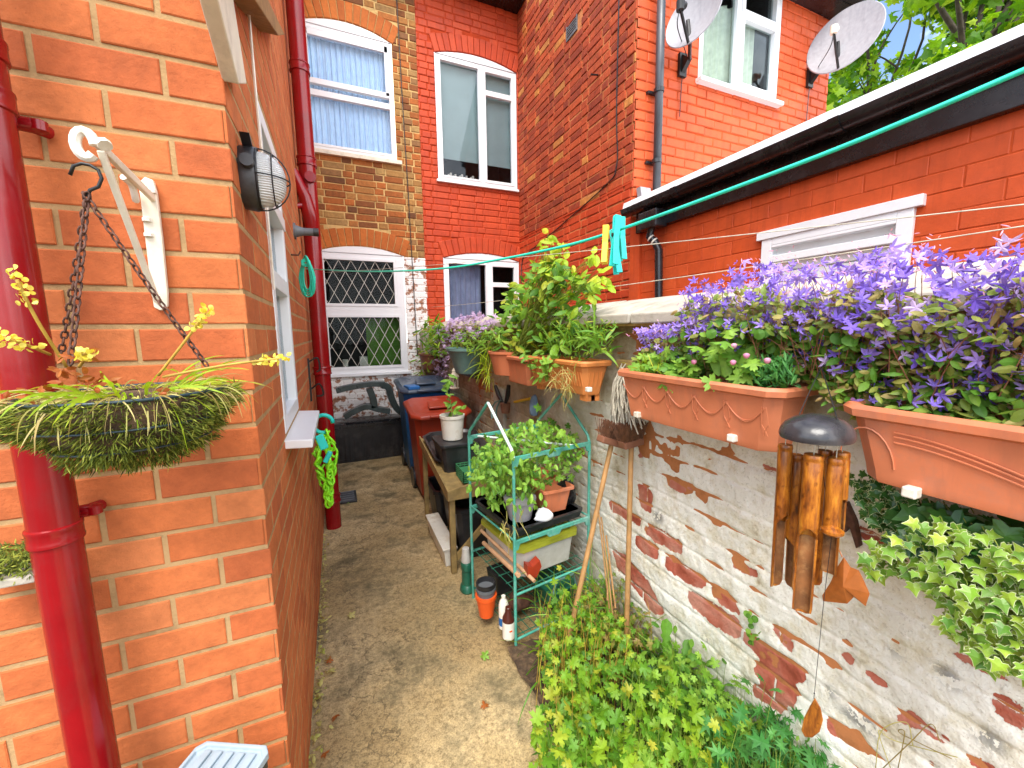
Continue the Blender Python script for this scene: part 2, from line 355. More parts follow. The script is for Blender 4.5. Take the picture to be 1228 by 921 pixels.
# bare brick
nE = noi(t, 8, 4); rb = ramp(t, [(.3,(.30,.06,.03)),(.45,(.44,.11,.065)),(.65,(.56,.24,.17))]); t.links.new(nE.outputs['Fac'], rb.inputs[0])
bare = mix(t, math_(t, 'MULTIPLY', at2.outputs['Fac'], .5), rb.outputs[0], (.40,.34,.26))
# dark rim round each flake
re_ = ramp(t, [(.46,(0,0,0)),(.55,(1,1,1)),(.59,(0,0,0))]); t.links.new(pe, re_.inputs[0])
white = mix(t, math_(t, 'MULTIPLY', re_.outputs[0], .35), white, (.50,.40,.28))
t.links.new(mix(t, PM, white, bare), b.inputs['Base Color']); b.inputs['Roughness'].default_value = .75; b.inputs['Specular IOR Level'].default_value = .3
h = math_(t, 'SUBTRACT', math_(t, 'MULTIPLY', nB.outputs['Fac'], 1.6), math_(t, 'MULTIPLY', PM, .6))
p = bump(t, b, h, 1., .008); p = bump(t, b, nA.outputs['Fac'], .9, .005, p); bump(t, b, nC.outputs['Fac'], .6, .0012, p)
K['peel'] = m
# white painted old bricks on the house
m, t, b, o = nm('flaking white house paint')
n = noi(t, 11, 8, .7); r = ramp(t, [(.52,(0,0,0)),(.56,(1,1,1))]); t.links.new(n.outputs['Fac'], r.inputs[0])
t.links.new(mix(t, r.outputs[0], (.80,.79,.76), (.34,.17,.10)), b.inputs['Base Color']); b.inputs['Roughness'].default_value = .8
bump(t, b, noi(t, 50, 6).outputs['Fac'], .7, .004); K['white_brick'] = m

G = dict(
 lime=leafmat('lime leaf', [(0,(.06,.17,.012)),(.4,(.13,.30,.018)),(.8,(.25,.40,.02)),(1,(.42,.42,.04))], .35),
 mid=leafmat('mid green leaf', [(0,(.07,.19,.02)),(.6,(.13,.30,.03)),(1,(.24,.38,.04))], .3),
 dark=leafmat('dark green leaf', [(0,(.02,.075,.015)),(.6,(.045,.14,.02)),(1,(.10,.20,.03))], .25),
 fresh=leafmat('fresh green leaf', [(0,(.12,.30,.03)),(1,(.30,.50,.06))], .35),
 blueg=leafmat('blue green leaf', [(0,(.035,.17,.03)),(1,(.11,.33,.07))], .3),
 ylw=leafmat('yellow green leaf', [(0,(.28,.46,.02)),(.7,(.44,.56,.03)),(1,(.62,.56,.06))], .4),
 olive=leafmat('olive bronze leaf', [(0,(.12,.19,.025)),(.4,(.22,.30,.04)),(.7,(.34,.22,.08)),(1,(.28,.38,.05))], .25),
 moss=leafmat('moss', [(0,(.04,.06,.008)),(.6,(.14,.18,.015)),(1,(.42,.44,.07))], .2, .8),
 straw=leafmat('straw', [(0,(.34,.24,.07)),(.5,(.56,.47,.18)),(1,(.48,.52,.12))], .3),
 tree=leafmat('sycamore leaf', [(0,(.05,.15,.008)),(.4,(.12,.28,.012)),(.8,(.28,.45,.02)),(1,(.42,.55,.03))], .5),
 ivy=leafmat('ivy leaf', [(0,(.10,.24,.03)),(.45,(.24,.42,.04)),(1,(.42,.55,.06))], .25, .35),
 ivyrim=leafmat('cream ivy margin', [(0,(.55,.62,.30)),(1,(.72,.74,.45))], .3, .4),
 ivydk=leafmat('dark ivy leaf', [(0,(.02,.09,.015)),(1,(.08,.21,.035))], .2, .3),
 purple=leafmat('violet petal', [(0,(.20,.11,.60)),(.45,(.31,.20,.78)),(.8,(.44,.30,.84)),(1,(.68,.52,.86))], .3),
 pink=leafmat('pink petal', [(0,(.72,.28,.45)),(1,(.80,.45,.60))], .3),
 mauve=leafmat('mauve petal', [(0,(.38,.26,.50)),(1,(.60,.45,.66))], .3),
 yflower=leafmat('yellow flower', [(0,(.75,.60,.04)),(1,(.85,.78,.18))], .3),
 brownleaf=leafmat('dry leaf', [(0,(.33,.075,.012)),(1,(.42,.14,.03))], .2),
 redstem=plain('reddish stem', (.30,.12,.06), .6, .2, 30, 0), gstem=plain('green stem', (.22,.30,.04), .6, .25, 30, 0),
 ystem=plain('golden stem', (.50,.32,.05), .6, .25, 30, 0), wstem=plain('white petal heart', (.8,.75,.7), .6, .1, 30, 0))

# ------------------------------------------------------------------ leaf shapes (x across, y along from the stalk, unit length)
def polar(fn, n):
    return [(fn(a)*math.sin(a), .5+fn(a)*math.cos(a)) for a in [2*math.pi*k/n for k in range(n)]]
OVAL = [(0,0),(.16,.15),(.25,.4),(.2,.7),(0,1),(-.2,.7),(-.25,.4),(-.16,.15)]
NARROW = [(0,0),(.07,.2),(.1,.5),(.06,.8),(0,1),(-.06,.8),(-.1,.5),(-.07,.2)]
LOBED = [(0,.12),(.2,-.02),(.26,.08),(.44,.10),(.34,.2),(.22,.30),(.42,.36),(.62,.50),(.42,.54),(.40,.66),(.14,.56),(.20,.76),(.16,.88),(.07,.86),(0,1.04),(-.07,.86),(-.16,.88),(-.20,.76),(-.14,.56),(-.40,.66),(-.42,.54),(-.62,.50),(-.42,.36),(-.22,.30),(-.34,.2),(-.44,.10),(-.26,.08),(-.2,-.02)]
IVY = [(0,.12),(.2,0),(.38,.06),(.30,.25),(.55,.42),(.28,.50),(.16,.66),(0,1),(-.16,.66),(-.28,.50),(-.55,.42),(-.30,.25),(-.38,.06),(-.2,0)]
CUT = [(0,0),(.05,.2),(.35,.15),(.12,.32),(.42,.42),(.12,.48),(.33,.72),(.08,.66),(0,1),(-.08,.66),(-.33,.72),(-.12,.48),(-.42,.42),(-.12,.32),(-.35,.15),(-.05,.2)]
DAND = [(0,0),(.04,.15),(.12,.2),(.07,.28),(.17,.36),(.1,.45),(.22,.55),(.15,.62),(.24,.75),(.2,.9),(0,1),(-.2,.9),(-.24,.75),(-.15,.62),(-.22,.55),(-.1,.45),(-.17,.36),(-.07,.28),(-.12,.2),(-.04,.15)]
STAR = []
for k in range(5):
    a = 2*math.pi*k/5
    for da, rr in ((-.62,.17),(-.30,.36),(0,.52),(.30,.36)):
        STAR.append((rr*math.sin(a+da), .5+rr*math.cos(a+da)))
ROUND = [( .5*math.sin(a), .5-.5*math.cos(a)) for a in [2*math.pi*k/9 for k in range(9)]]
def leafset(P, N, S, shape, U=None, fold=.12, curl=.15, ctr=None, seed=1):
    """leaves as one vertex/face list. P base points, N normals, S lengths, U growing directions"""
    g = np.random.default_rng(seed)
    P = np.asarray(P, float); N = np.asarray(N, float); S = np.asarray(S, float); n = len(P)
    N = N/np.maximum(1e-6, np.linalg.norm(N, axis=1))[:, None]
    if U is None: U = g.normal(size=(n, 3))
    U = np.asarray(U, float); U = U-N*(U*N).sum(1)[:, None]; U /= np.maximum(1e-6, np.linalg.norm(U, axis=1))[:, None]
    X = np.cross(U, N)
    sh = np.array([(0, .42 if ctr is None else ctr)]+list(shape)); k = len(shape)
    z = -fold*np.abs(sh[:, 0])*1.6 - curl*(sh[:, 1]**2); z[0] += fold*.35
    cu = g.uniform(.3, 1.8, n)
    V = P[:, None, :]+S[:, None, None]*(sh[None, :, 0, None]*X[:, None, :]+sh[None, :, 1, None]*U[:, None, :]+(z[None, :, None]*cu[:, None, None])*N[:, None, :])
    V = V.reshape(-1, 3)
    F = [(i*(k+1), i*(k+1)+1+j, i*(k+1)+1+(j+1) % k) for i in range(n) for j in range(k)]
    return V, F
def leaves(name, mat, parent, P, N, S, shape, **kw):
    V, F = leafset(P, N, S, shape, **kw)
    b = MB(); b.v = V.tolist(); b.f = F
    return b.build(name, mat, parent, fix=False)
def blob(c, r, n, shell=.5, seed=0, flat=0):
    "points in an ellipsoid, biased outwards; returns points and outward directions"
    g = np.random.default_rng(seed); d = g.normal(size=(n, 3)); d /= np.linalg.norm(d, axis=1)[:, None]
    if flat: d[:, 2] = np.abs(d[:, 2])
    rr = g.uniform(0, 1, n)**(shell)
    lump = 1+.22*np.sin(d[:, 0]*5+seed)*np.cos(d[:, 1]*6+seed*2)+.15*np.sin(d[:, 2]*9)
    return np.array(c)+d*np.array(r)*(rr*lump)[:, None], d
def mixN(d, upw=.8, jit=.5, seed=0, toward=None):
    g = np.random.default_rng(seed+99); n = d+np.array([0, 0, upw])+g.normal(size=d.shape)*jit
    if toward is not None: n = n+np.array(toward)
    return n

# ------------------------------------------------------------------ ground
b = MB(); b.add([(-60,-60,-.012),(60,-60,-.012),(60,60,-.012),(-60,60,-.012)], [(0,1,2,3)])
tag(b.build('ground', K['soil']), kind='structure')
def sheet(x0, x1, y0, y1, z, step, amp, seed):
    b = MB(); nx = int((x1-x0)/step)+1; ny = int((y1-y0)/step)+1
    for j in range(ny+1):
        for i in range(nx+1):
            x = x0+(x1-x0)*i/nx; y = y0+(y1-y0)*j/ny
            b.v.append((x, y, z+amp*noise.noise(Vector((x*6+seed, y*6, 0)))+amp*.5*noise.noise(Vector((x*23+seed, y*23, 0)))))
    b.f = [(j*(nx+1)+i, j*(nx+1)+i+1, (j+1)*(nx+1)+i+1, (j+1)*(nx+1)+i) for j in range(ny) for i in range(nx)]
    return b
tag(sheet(-.30, 1.3, -2.2, 5.25, 0, .04, .004, 3).build('path', K['concrete'], smooth=True), kind='structure')
tag(sheet(.63, 1.2, -.4, 1.56, .035, .025, .03, 8).build('flower_bed_soil', K['soil'], smooth=True), kind='structure')

# ------------------------------------------------------------------ brick walls
def bricks(mb, to3, u0, u1, z0, z1, holes, L=.225, H=.075, J=.010, d=.008, off=0, jit=.0015, seed=0, clip=None, bond='stretch', bv=.004, fill=None):
    """lay bevelled brick faces on a plane. to3(u,z,n) maps to space, n out of the wall. holes(z) gives banned u-intervals"""
    g = random.Random(seed); row = 0; z = z0
    while z < z1-.02:
        za, zb = z+J/2, min(z+H-J/2, z1)
        ban = holes((za+zb)/2) if holes else []
        us = []
        if bond == 'flemish': seq = [L, L/2+.0]; 
        else: seq = [L]
        u = u0-L+(off if row % 2 else off+L/2)-(0 if bond != 'flemish' else (0 if row % 2 else L*.38)); k = 0
        while u < u1:
            ll = seq[k % len(seq)]; k += 1
            a, c = max(u+J/2, u0), min(u+ll-J/2, u1); u += ll
            segs = [(a, c)]
            for (p, q) in ban:
                ns = []
                for (s, e) in segs:
                    if q <= s or p >= e: ns.append((s, e))
                    else:
                        if p-s > .02: ns.append((s, p-.004))
                        if e-q > .02: ns.append((q+.004, e))
                segs = ns
            for (s, e) in segs:
                if e-s < .02: continue
                if clip and not clip((s+e)/2, (za+zb)/2): continue
                dd = d+g.uniform(-jit, jit); jz = g.uniform(-jit, jit); js = g.uniform(-jit, jit)
                B = bv
                s_, e_, a_, b_ = s+js, e+js, za+jz, zb+jz
                tl = g.uniform(-jit, jit)*.6
                vs = [to3(s_, a_, -.004), to3(e_, a_, -.004), to3(e_, b_, -.004), to3(s_, b_, -.004),
                      to3(s_, a_, dd-B*.6), to3(e_, a_, dd-B*.6+tl), to3(e_, b_, dd-B*.6+tl), to3(s_, b_, dd-B*.6),
                      to3(s_+B, a_+B, dd), to3(e_-B, a_+B, dd+tl), to3(e_-B, b_-B, dd+tl), to3(s_+B, b_-B, dd)]
                mb.add(vs, [(0,1,5,4),(1,2,6,5),(2,3,7,6),(3,0,4,7),(4,5,9,8),(5,6,10,9),(6,7,11,10),(7,4,8,11),(8,9,10,11)])
        z += H; row += 1
def arch_holes(u0, u1, z0, zs, rise, ring=.21):
    """opening u0..u1, sill z0, spring line zs, crown zs+rise; returns function z->intervals incl. the voussoir ring, and circle"""
    hw = (u1-u0)/2; Rr = (hw*hw+rise*rise)/(2*rise); cz = zs+rise-Rr; cu = (u0+u1)/2
    def f(z):
        if z < z0 or z > cz+Rr+ring: return []
        if z <= zs: return [(u0, u1)]
        ro = Rr+ring; dz = z-cz
        if dz >= ro: return []
        h = math.sqrt(ro*ro-dz*dz)
        # limit to the radial ends of the ring
        lim = hw*(dz/(zs-cz)) if dz < (zs-cz)*(ro/Rr) else h
        h = min(h, max(lim, hw))
        return [(cu-h, cu+h)]
    return f, (cu, cz, Rr)
def voussoirs(mb, to3, cu, cz, Rr, hw, ring, wd=.075, d=.012, seed=0):
    g = random.Random(seed); a1 = math.asin(hw/Rr); n = max(3, round(2*a1*Rr/wd))
    for k in range(n):
        p, q = -a1+2*a1*k/n+.004/Rr, -a1+2*a1*(k+1)/n-.004/Rr; dd = d+g.uniform(-.002, .002)
        r0, r1 = Rr+.003, Rr+ring-.004+g.uniform(-.004, .004)
        pts = [(r0, p), (r0, q), (r1, q), (r1, p)]
        b_ = .004
        inn = [(r0+b_, p+b_/Rr), (r0+b_, q-b_/Rr), (r1-b_, q-b_/Rr), (r1-b_, p+b_/Rr)]
        vs = [to3(cu+r*math.sin(a), cz+r*math.cos(a), -.004) for r, a in pts]+[to3(cu+r*math.sin(a), cz+r*math.cos(a), dd-.003) for r, a in pts]+[to3(cu+r*math.sin(a), cz+r*math.cos(a), dd) for r, a in inn]
        mb.add(vs, [(0,1,5,4),(1,2,6,5),(2,3,7,6),(3,0,4,7),(4,5,9,8),(5,6,10,9),(6,7,11,10),(7,4,8,11),(8,9,10,11)])
def backing(mb, to3, u0, u1, z0, z1, rects, n=0):
    "flat mortar bed with rectangular openings"
    us = sorted(set([u0, u1]+[c for r in rects for c in (r[0], r[1])])); zs = sorted(set([z0, z1]+[c for r in rects for c in (r[2], r[3]) if z0 < c < z1]))
    for i in range(len(us)-1):
        for j in range(len(zs)-1):
            cu, cz = (us[i]+us[i+1])/2, (zs[j]+zs[j+1])/2
            if any(r[0] < cu < r[1] and r[2] < cz < r[3] for r in rects): continue
            mb.add([to3(us[i], zs[j], n), to3(us[i+1], zs[j], n), to3(us[i+1], zs[j+1], n), to3(us[i], zs[j+1], n)], [(0,1,2,3)])
YB = 5.2; XS = 2.39; YF = 2.888; XL = -.184; YN = 1.07
back = lambda u, z, n: (u, YB-n, z)
left = lambda u, z, n: (XL+n, u, z)
near = lambda u, z, n: (u, YN-n, z)
side = lambda u, z, n: (XS-n, u, z)
front = lambda u, z, n: (u, YF-n, z)

# window helper: frame bars on a plane; returns the window part
def bars(mb, to3, rects, n0, n1):
    for (a, b_, c, d) in rects:
        p = [to3(a, c, n0), to3(b_, c, n0), to3(b_, d, n0), to3(a, d, n0), to3(a, c, n1), to3(b_, c, n1), to3(b_, d, n1), to3(a, d, n1)]
        mb.add(p, [(0,1,2,3),(4,5,6,7),(0,1,5,4),(1,2,6,5),(2,3,7,6),(3,0,4,7)])
def ring4(u0, u1, z0, z1, w_): return [(u0, u0+w_, z0, z1), (u1-w_, u1, z0, z1), (u0+w_, u1-w_, z0, z0+w_), (u0+w_, u1-w_, z1-w_, z1)]
def archpanel(mb, to3, u0, u1, zs, cu, cz, Rr, n0, n1):
    top = []
    for k in range(13):
        u = u0+(u1-u0)*k/12; top.append((u, cz+math.sqrt(max(0, Rr*Rr-(u-cu)**2))-.004))
    poly = [(u0, zs), (u1, zs)]+top[::-1]
    poly = [to3(u, z, n0) for u, z in poly]; off = Vector(to3(0, 0, n1))-Vector(to3(0, 0, n0)); mb.prism(poly, off)
def curtain(to3, u0, u1, z0, z1, n, amp=.012, fq=60, step=.012):
    mb = MB(); k = int((u1-u0)/step)
    for i in range(k+1):
        u = u0+(u1-u0)*i/k; dn = amp*math.sin(u*fq)+amp*.5*math.sin(u*fq*2.3+1)
        for z in (z0, (z0+z1)/2, z1): mb.v.append(to3(u, z, n+dn))
    for i in range(k):
        for j in range(2): mb.f.append((3*i+j, 3*i+3+j, 3*i+4+j, 3*i+1+j))
    return mb
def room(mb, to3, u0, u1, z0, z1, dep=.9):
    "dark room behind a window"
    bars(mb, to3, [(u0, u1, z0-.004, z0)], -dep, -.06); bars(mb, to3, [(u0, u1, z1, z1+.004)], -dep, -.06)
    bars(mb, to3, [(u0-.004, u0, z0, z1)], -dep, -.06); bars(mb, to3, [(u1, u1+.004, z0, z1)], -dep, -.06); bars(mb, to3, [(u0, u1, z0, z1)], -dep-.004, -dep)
glass_b = glassmat('window glass', (.95,.97,1), .22); glass_d = glassmat('dark window glass', (.80,.84,.84), .12)
net_blue = plain('net curtain', (.62,.80,.98), .8, .06, 14, .0, .004, 30)
net_green = plain('green blind', (.36,.46,.40), .8, .08, 3, .2)
net_cream = plain('cream net curtain', (.74,.76,.58), .8, .15, 20, .3)
net_lilac = plain('lilac curtain', (.42,.42,.62), .8, .15, 10, .3)

# ================================================================== orange brick house on the left
lh = thing('brick_house', (XL-.5, 1.2, 0), 'orange brick house with a sharp corner at the left of the path', 'house')
wy0, wy1, wz0, wz1 = 1.545, 2.06, 1.14, 2.22
hole = lambda z: [(wy0, wy1)] if wz0-.02 < z < wz1 else []
ltop = lambda y: 2.80+.80*(y-YN)  # unseen roofline, kept low and sloping to let sun and sky light in
mb = MB(); bricks(mb, near, -2.104, XL+.004, 0, 2.775, None, L=.192, J=.0105, d=.003, bv=.0025, seed=3, jit=.0010, off=.0)
bricks(mb, left, YN-.003, YB, 0, 6.1, hole, L=.192, J=.0125, d=.0012, bv=.0012, seed=4, jit=.0006, off=.096, clip=lambda y, z: z < ltop(y)-.05)
W1 = mb.build('wall', K['brick_near'], lh)
mb = MB(); backing(mb, near, -2.2, XL, 0, 2.79, []); backing(mb, left, YN, YB, 0, 2.75, [(wy0, wy1, wz0, wz1)]); mb.add([(XL, YN, 2.75), (XL, YB, 2.75), (XL, YB, ltop(YB)), (XL, YN, ltop(YN))], [(0,1,2,3)])
mb.build('mortar', K['mortar_near'], W1)
# side window
mb = MB(); bars(mb, left, ring4(wy0+.004, wy1-.004, wz0, wz1-.004, .055)+[(wy0+.06, wy1-.06, 1.64, 1.70)], -.05, .004)
bars(mb, left, [(wy0+.004, wy1-.004, wz1-.3, wz1-.25)], -.04, .010)
wn = mb.build('window', K['upvc'], lh, bev=.003)
mb = MB(); bars(mb, left, [(wy0+.06, wy1-.06, wz0+.05, wz1-.06)], -.035, -.030); mb.build('pane', glass_d, wn)
mb = MB(); room(mb, left, wy0, wy1, wz0, wz1); mb.build('interior', K['dark'], wn)
mb = MB(); mb.box((XL-.03, 1.52, 1.092), (XL+.085, 2.10, 1.122), ry=R(4)); mb.build('sill', K['upvc'], wn, bev=.004)
# white board and brick corbel higher on the wall
pb = [at(*p, 'x', XL+.03) for p in ((262,0),(280,0),(296,101),(287,101))]
pb[0] = pb[3]+(pb[0]-pb[3])*2.2; pb[1] = pb[2]+(pb[1]-pb[2])*2.2
mb = MB(); mb.prism(pb, (-.03, 0, 0)); mb.build('barge_board', K['white_wood'], lh, bev=.003)
pb = [at(*p, 'x', XL+.06) for p in ((306,0),(322,0),(342,42),(334,43))]
pb[0] = pb[3]+(pb[0]-pb[3])*2; pb[1] = pb[2]+(pb[1]-pb[2])*2
mb = MB(); mb.prism(pb, (-.06, 0, 0)); mb.build('corbel', K['brick_old'], lh, bev=.003)
mb = MB(); mb.prism([(XL+.02, YN-.1, ltop(YN-.1)), (XL+.02, YB, ltop(YB)), (XL+.02, YB, ltop(YB)+.09), (XL+.02, YN-.1, ltop(YN-.1)+.09)], (-2.1, 0, 0)); mb.build('roof', K['roof'], lh)
# white cable clipped on the side wall and the flex of the lamp
mb = MB(); mb.tube(smoothpath([(XL+.015, 1.46, 2.6), (XL+.012, 1.47, 2.2), (XL+.012, 1.49, 1.95), (XL+.012, 1.49, 1.62)]), .004, 6)
mb.build('cable', K['white_pl'], lh)
mb = MB(); mb.tube([(XL+.02, 3.9, 0.55), (XL+.02, 3.9, 1.9)], .012, 8); mb.build('waste_pipe', K['white_pl'], lh, smooth=True)

# ================================================================== brown brick terraced house at the back
UB = 1.075       # party line
bh = thing('terraced_house', (.4, YB+.1, 0), 'brown brick terraced house at the path end with a white painted bottom part', 'house')
fLL, cLL = arch_holes(-.165, .815, 1.0, 2.41, .085); fUL, cUL = arch_holes(-.165, .79, 3.50, 4.77, .10)
holes = lambda z: fLL(z)+fUL(z)
rects = [(-.165, .815, 1.0, 2.41), (-.165, .79, 3.50, 4.77)]
mb = MB(); bricks(mb, back, -.19, UB, 2.4, 5.9, holes, H=.0765, J=.012, seed=11, jit=.004, bond='flemish', bv=.006, off=.03)
W2 = mb.build('wall', K['brick_old'], bh)
mb = MB(); bricks(mb, back, -.19, UB+.02, 0, 2.4, holes, H=.0765, J=.007, seed=12, jit=.003, bv=.007, d=.005)
mb.build('painted_wall', K['white_brick'], bh)
mb = MB(); backing(mb, back, -2.2, UB, 2.4, 5.9, rects); mb.build('mortar', K['mortar_old'], W2)
mb = MB(); backing(mb, back, -2.2, UB, 0, 2.4, rects); mb.build('joints', K['white_brick'], W2)
for (cu, cz, Rr), hw, nmz in ((cLL, .49, 1), (cUL, .478, 2)):
    mb = MB(); voussoirs(mb, back, cu, cz, Rr, hw+.02, .205, seed=nmz); mb.build('window_arch', K['arch_orange'], bh)
# lower window, diamond leaded
mb = MB(); u0, u1 = -.160, .810
bars(mb, back, ring4(u0, u1, 1.0, 2.41, .05)+[(u0+.05, u1-.05, 1.70, 1.80), (u1-.088, u1-.05, 1.80, 2.36)], -.05, .0)
bars(mb, back, ring4(u0+.05, u1-.05, 1.05, 1.70, .03)+ring4(u0+.05, u1-.09, 1.80, 2.36, .03), -.045, .008)
archpanel(mb, back, u0, u1, 2.41, *cLL, -.02, .003)
wn = mb.build('window', K['upvc'], bh, bev=.003)
for (a, c, e, g_) in ((u0+.08, u1-.08, 1.08, 1.67), (u0+.08, u1-.12, 1.83, 2.33)):
    mb = MB(); bars(mb, back, [(a, c, e, g_)], -.03, -.026); mb.build('pane', glass_d, wn)
    mb = MB(); dx, dz = .135, .25
    for s in (1, -1):
        for k in range(-8, 20):
            # line u = a + k*dx + s*(z-e)*dx/dz clipped
            pts = []
            for i in range(61):
                z = e+(g_-e)*i/60; u = a+.02+k*dx+s*(z-e)*dx/dz
                if a <= u <= c: pts.append((u, z))
            if len(pts) > 2:
                (ua, za), (ub, zb) = pts[0], pts[-1]
                mb.tube([back(ua, za, -.022), back(ub, zb, -.022)], .0032, 4)
    mb.build('lead_lattice', K['white_pl'], wn)
mb = MB(); room(mb, back, u0+.02, u1-.02, 1.02, 2.40, 1.0); mb.build('interior', K['dark'], wn)
mb = MB(); mb.box((.34, YB+.12, 1.05), (.75, YB+.13, 1.66)); mb.build('curtain', G['mid'], wn)
mb = MB(); mb.box((.25, YB+.15, 1.06), (.42, YB+.30, 1.19)); mb.build('sill_box', K['white_pl'], wn); mb = MB(); mb.lathe([(.03,0),(.035,.08),(.02,.1)], (.52, YB+.2, 1.06), 10); mb.build('sill_jar', K['white_pl'], wn); mb = MB(); mb.lathe([(.03,0),(.03,.1)], (.08, YB+.2, 1.06), 10); mb.build('sill_jar', K['white_pl'], wn)
mb = MB(); mb.box((u0-.03, YB-.045, .965), (u1+.03, YB+.02, 1.0)); mb.build('sill', K['upvc'], wn, bev=.004)
# upper sash window
mb = MB(); u0, u1 = -.160, .785
bars(mb, back, ring4(u0, u1, 3.50, 4.77, .045), -.05, 0.0)
bars(mb, back, [(u0+.045, u1-.045, 4.18, 4.235), (u0+.045, u1-.045, 4.06, 4.12), (u0+.045, u0+.075, 4.2, 4.72), (u1-.08, u1-.045, 4.2, 4.72), (u0+.045, u1-.045, 4.66, 4.72), (u0+.045, u1-.045, 3.545, 3.57)], -.045, .006)
archpanel(mb, back, u0, u1, 4.77, *cUL, -.02, .003)
wn = mb.build('window', K['upvc'], bh, bev=.003)
for a, c, n_ in ((4.23, 4.67, -.02), (3.56, 4.07, -.035)):
    mb = MB(); bars(mb, back, [(u0+.06, u1-.06, a, c)], n_, n_+.004); mb.build('pane', glass_b, wn)
curtain(back, u0+.02, u1-.02, 3.52, 4.70, -.10, .013, 95, .004).build('net_curtain', net_blue, wn, smooth=True)
mb = MB(); room(mb, back, u0+.02, u1-.02, 3.52, 4.75, .6); mb.build('interior', K['dark'], wn)
mb = MB(); mb.box((u0-.03, YB-.05, 3.455), (u1+.06, YB+.02, 3.50)); mb.build('sill', K['white_wood'], wn, bev=.004)
mb = MB(); mb.tube(smoothpath([(.87, YB-.02, 5.4), (.885, YB-.016, 4.2), (.90, YB-.018, 3.4), (.915, YB-.016, 2.4), (.93, YB-.02, 1.2)], 6), .005, 6); mb.build('cable', K['black_pl'], bh)

# ================================================================== red painted house
rh = thing('painted_house', (3.2, YB, 0), 'red painted brick house with a tall side wing and two satellite dishes', 'house')
fUR, cUR = arch_holes(1.285, 2.365, 3.36, 4.80, .085); fLR, cLR = arch_holes(1.31, 2.375, 1.0, 2.42, .085)
mb = MB(); bricks(mb, back, UB, XS, 0, 5.9, lambda z: fUR(z)+fLR(z), H=.0765, J=.009, seed=21, jit=.003, bv=.007, d=.007, bond='flemish')
for (cu, cz, Rr), hw in ((cUR, .54), (cLR, .53)): voussoirs(mb, back, cu, cz, Rr, hw, .2, d=.012)
W3 = mb.build('rear_wall', K['paint_red'], rh)
mb = MB(); backing(mb, back, UB, XS, 0, 5.9, [(1.285, 2.365, 3.36, 4.80), (1.31, 2.375, 1.0, 2.42)]); mb.build('joints', K['mortar_red'], W3)
# rear windows
def rear_window(u0, u1, z0, z1, cc, um, blind, mat, n_=-.1):
    mb = MB(); bars(mb, back, ring4(u0, u1, z0, z1, .045)+[(um, um+.05, z0+.04, z1-.04)], -.05, .0)
    zt = z1-(z1-z0)*.22
    bars(mb, back, ring4(um+.05, u1-.045, z0+.045, zt, .03)+ring4(um+.05, u1-.045, zt, z1-.045, .03)+ring4(u0+.045, um, z0+.045, z1-.045, .018), -.045, .010)
    archpanel(mb, back, u0, u1, z1, *cc, -.02, .003)
    wn = mb.build('window', K['upvc'], rh, bev=.003)
    for (a, c, e, g_) in ((u0+.06, um-.015, z0+.06, z1-.06), (um+.075, u1-.07, z0+.07, zt-.025), (um+.075, u1-.07, zt+.025, z1-.07)):
        mb = MB(); bars(mb, back, [(a, c, e, g_)], -.03, -.026); mb.build('pane', glass_d if mat is not net_green else glass_b, wn)
    blind.build('blind', mat, wn, smooth=True)
    mb = MB(); room(mb, back, u0+.02, u1-.02, z0+.02, z1-.02, .6); mb.build('interior', K['dark'], wn)
    mb = MB(); mb.box((u0-.03, YB-.04, z0-.03), (u1+.01, YB+.02, z0)); mb.build('sill', K['upvc'], wn, bev=.004)
    return wn
wn = rear_window(1.29, 2.36, 3.36, 4.80, cUR, 1.85, curtain(back, 1.31, 2.34, 3.66, 4.78, -.1, .001, 3), net_green)
mb = MB()
for k in range(14): mb.box((1.42+k*.03, YB+.15, 3.40), (1.42+k*.03+.022, YB+.22, 3.46+.05*((k*7) % 5)/5+.02))
mb.build('windowsill_books', K['white_wood'], wn)
rear_window(1.315, 2.37, 1.0, 2.42, cLR, 1.90, curtain(back, 1.42, 1.86, 1.0, 2.38, -.14, .02, 90), net_lilac)
# side of the wing
topz = lambda y: 4.62+(y-YF)*.75
mb = MB(); bricks(mb, side, YF, YB, 2.735, 6.3, None, H=.0765, J=.011, seed=31, jit=.004, bv=.006, bond='flemish', clip=lambda y, z: z < topz(y)-.1 and not (3.78 < y < 3.97 and 4.44 < z < 4.58))
W4 = mb.build('wing_side_wall', K['side_brick'], rh)
mb = MB(); mb.prism([(XS, YF, 0), (XS, YB+.3, 0), (XS, YB+.3, topz(YB)+.1), (XS, YF, topz(YF)-.1)], (.03, 0, 0)); mb.build('mortar', K['side_mortar'], W4)
mb = MB(); bricks(mb, side, YF, YB, 0, 2.735, None, H=.0765, J=.009, seed=32, jit=.004, bv=.007, bond='flemish'); mb.box((XS-.012, YF+.003, 2.72), (XS, YB, 2.735))
mb.build('painted_side_wall', K['paint_red'], rh)
mb = MB(); mb.box((XS-.012, 3.78, 4.44), (XS+.01, 3.97, 4.455))
for k in range(5): mb.box((XS-.012, 3.78, 4.455+k*.024), (XS+.002, 3.97, 4.466+k*.024))
mb.box((XS-.014, 3.775, 4.44), (XS+.01, 3.785, 4.58)); mb.box((XS-.014, 3.965, 4.44), (XS+.01, 3.975, 4.58))
mb.build('air_brick', K['grey_pl'], rh)
mb = MB(); mb.tube([(XS, 3.407, 3.83), (XS-.09, 3.40, 3.81)], .008, 8); mb.tube(smoothpath([(XS-.012, 3.11, 4.4), (XS-.014, 3.115, 3.4), (XS-.014, 3.10, 2.92), (XS-.014, 3.3, 2.80), (XS-.014, 4.2, 2.62), (XS-.014, 4.9, 2.50), (XS-.014, 5.1, 2.42), (XS-.014, 5.15, 2.0)], 8), .006, 6)
mb.build('cable', K['black_pl'], rh)
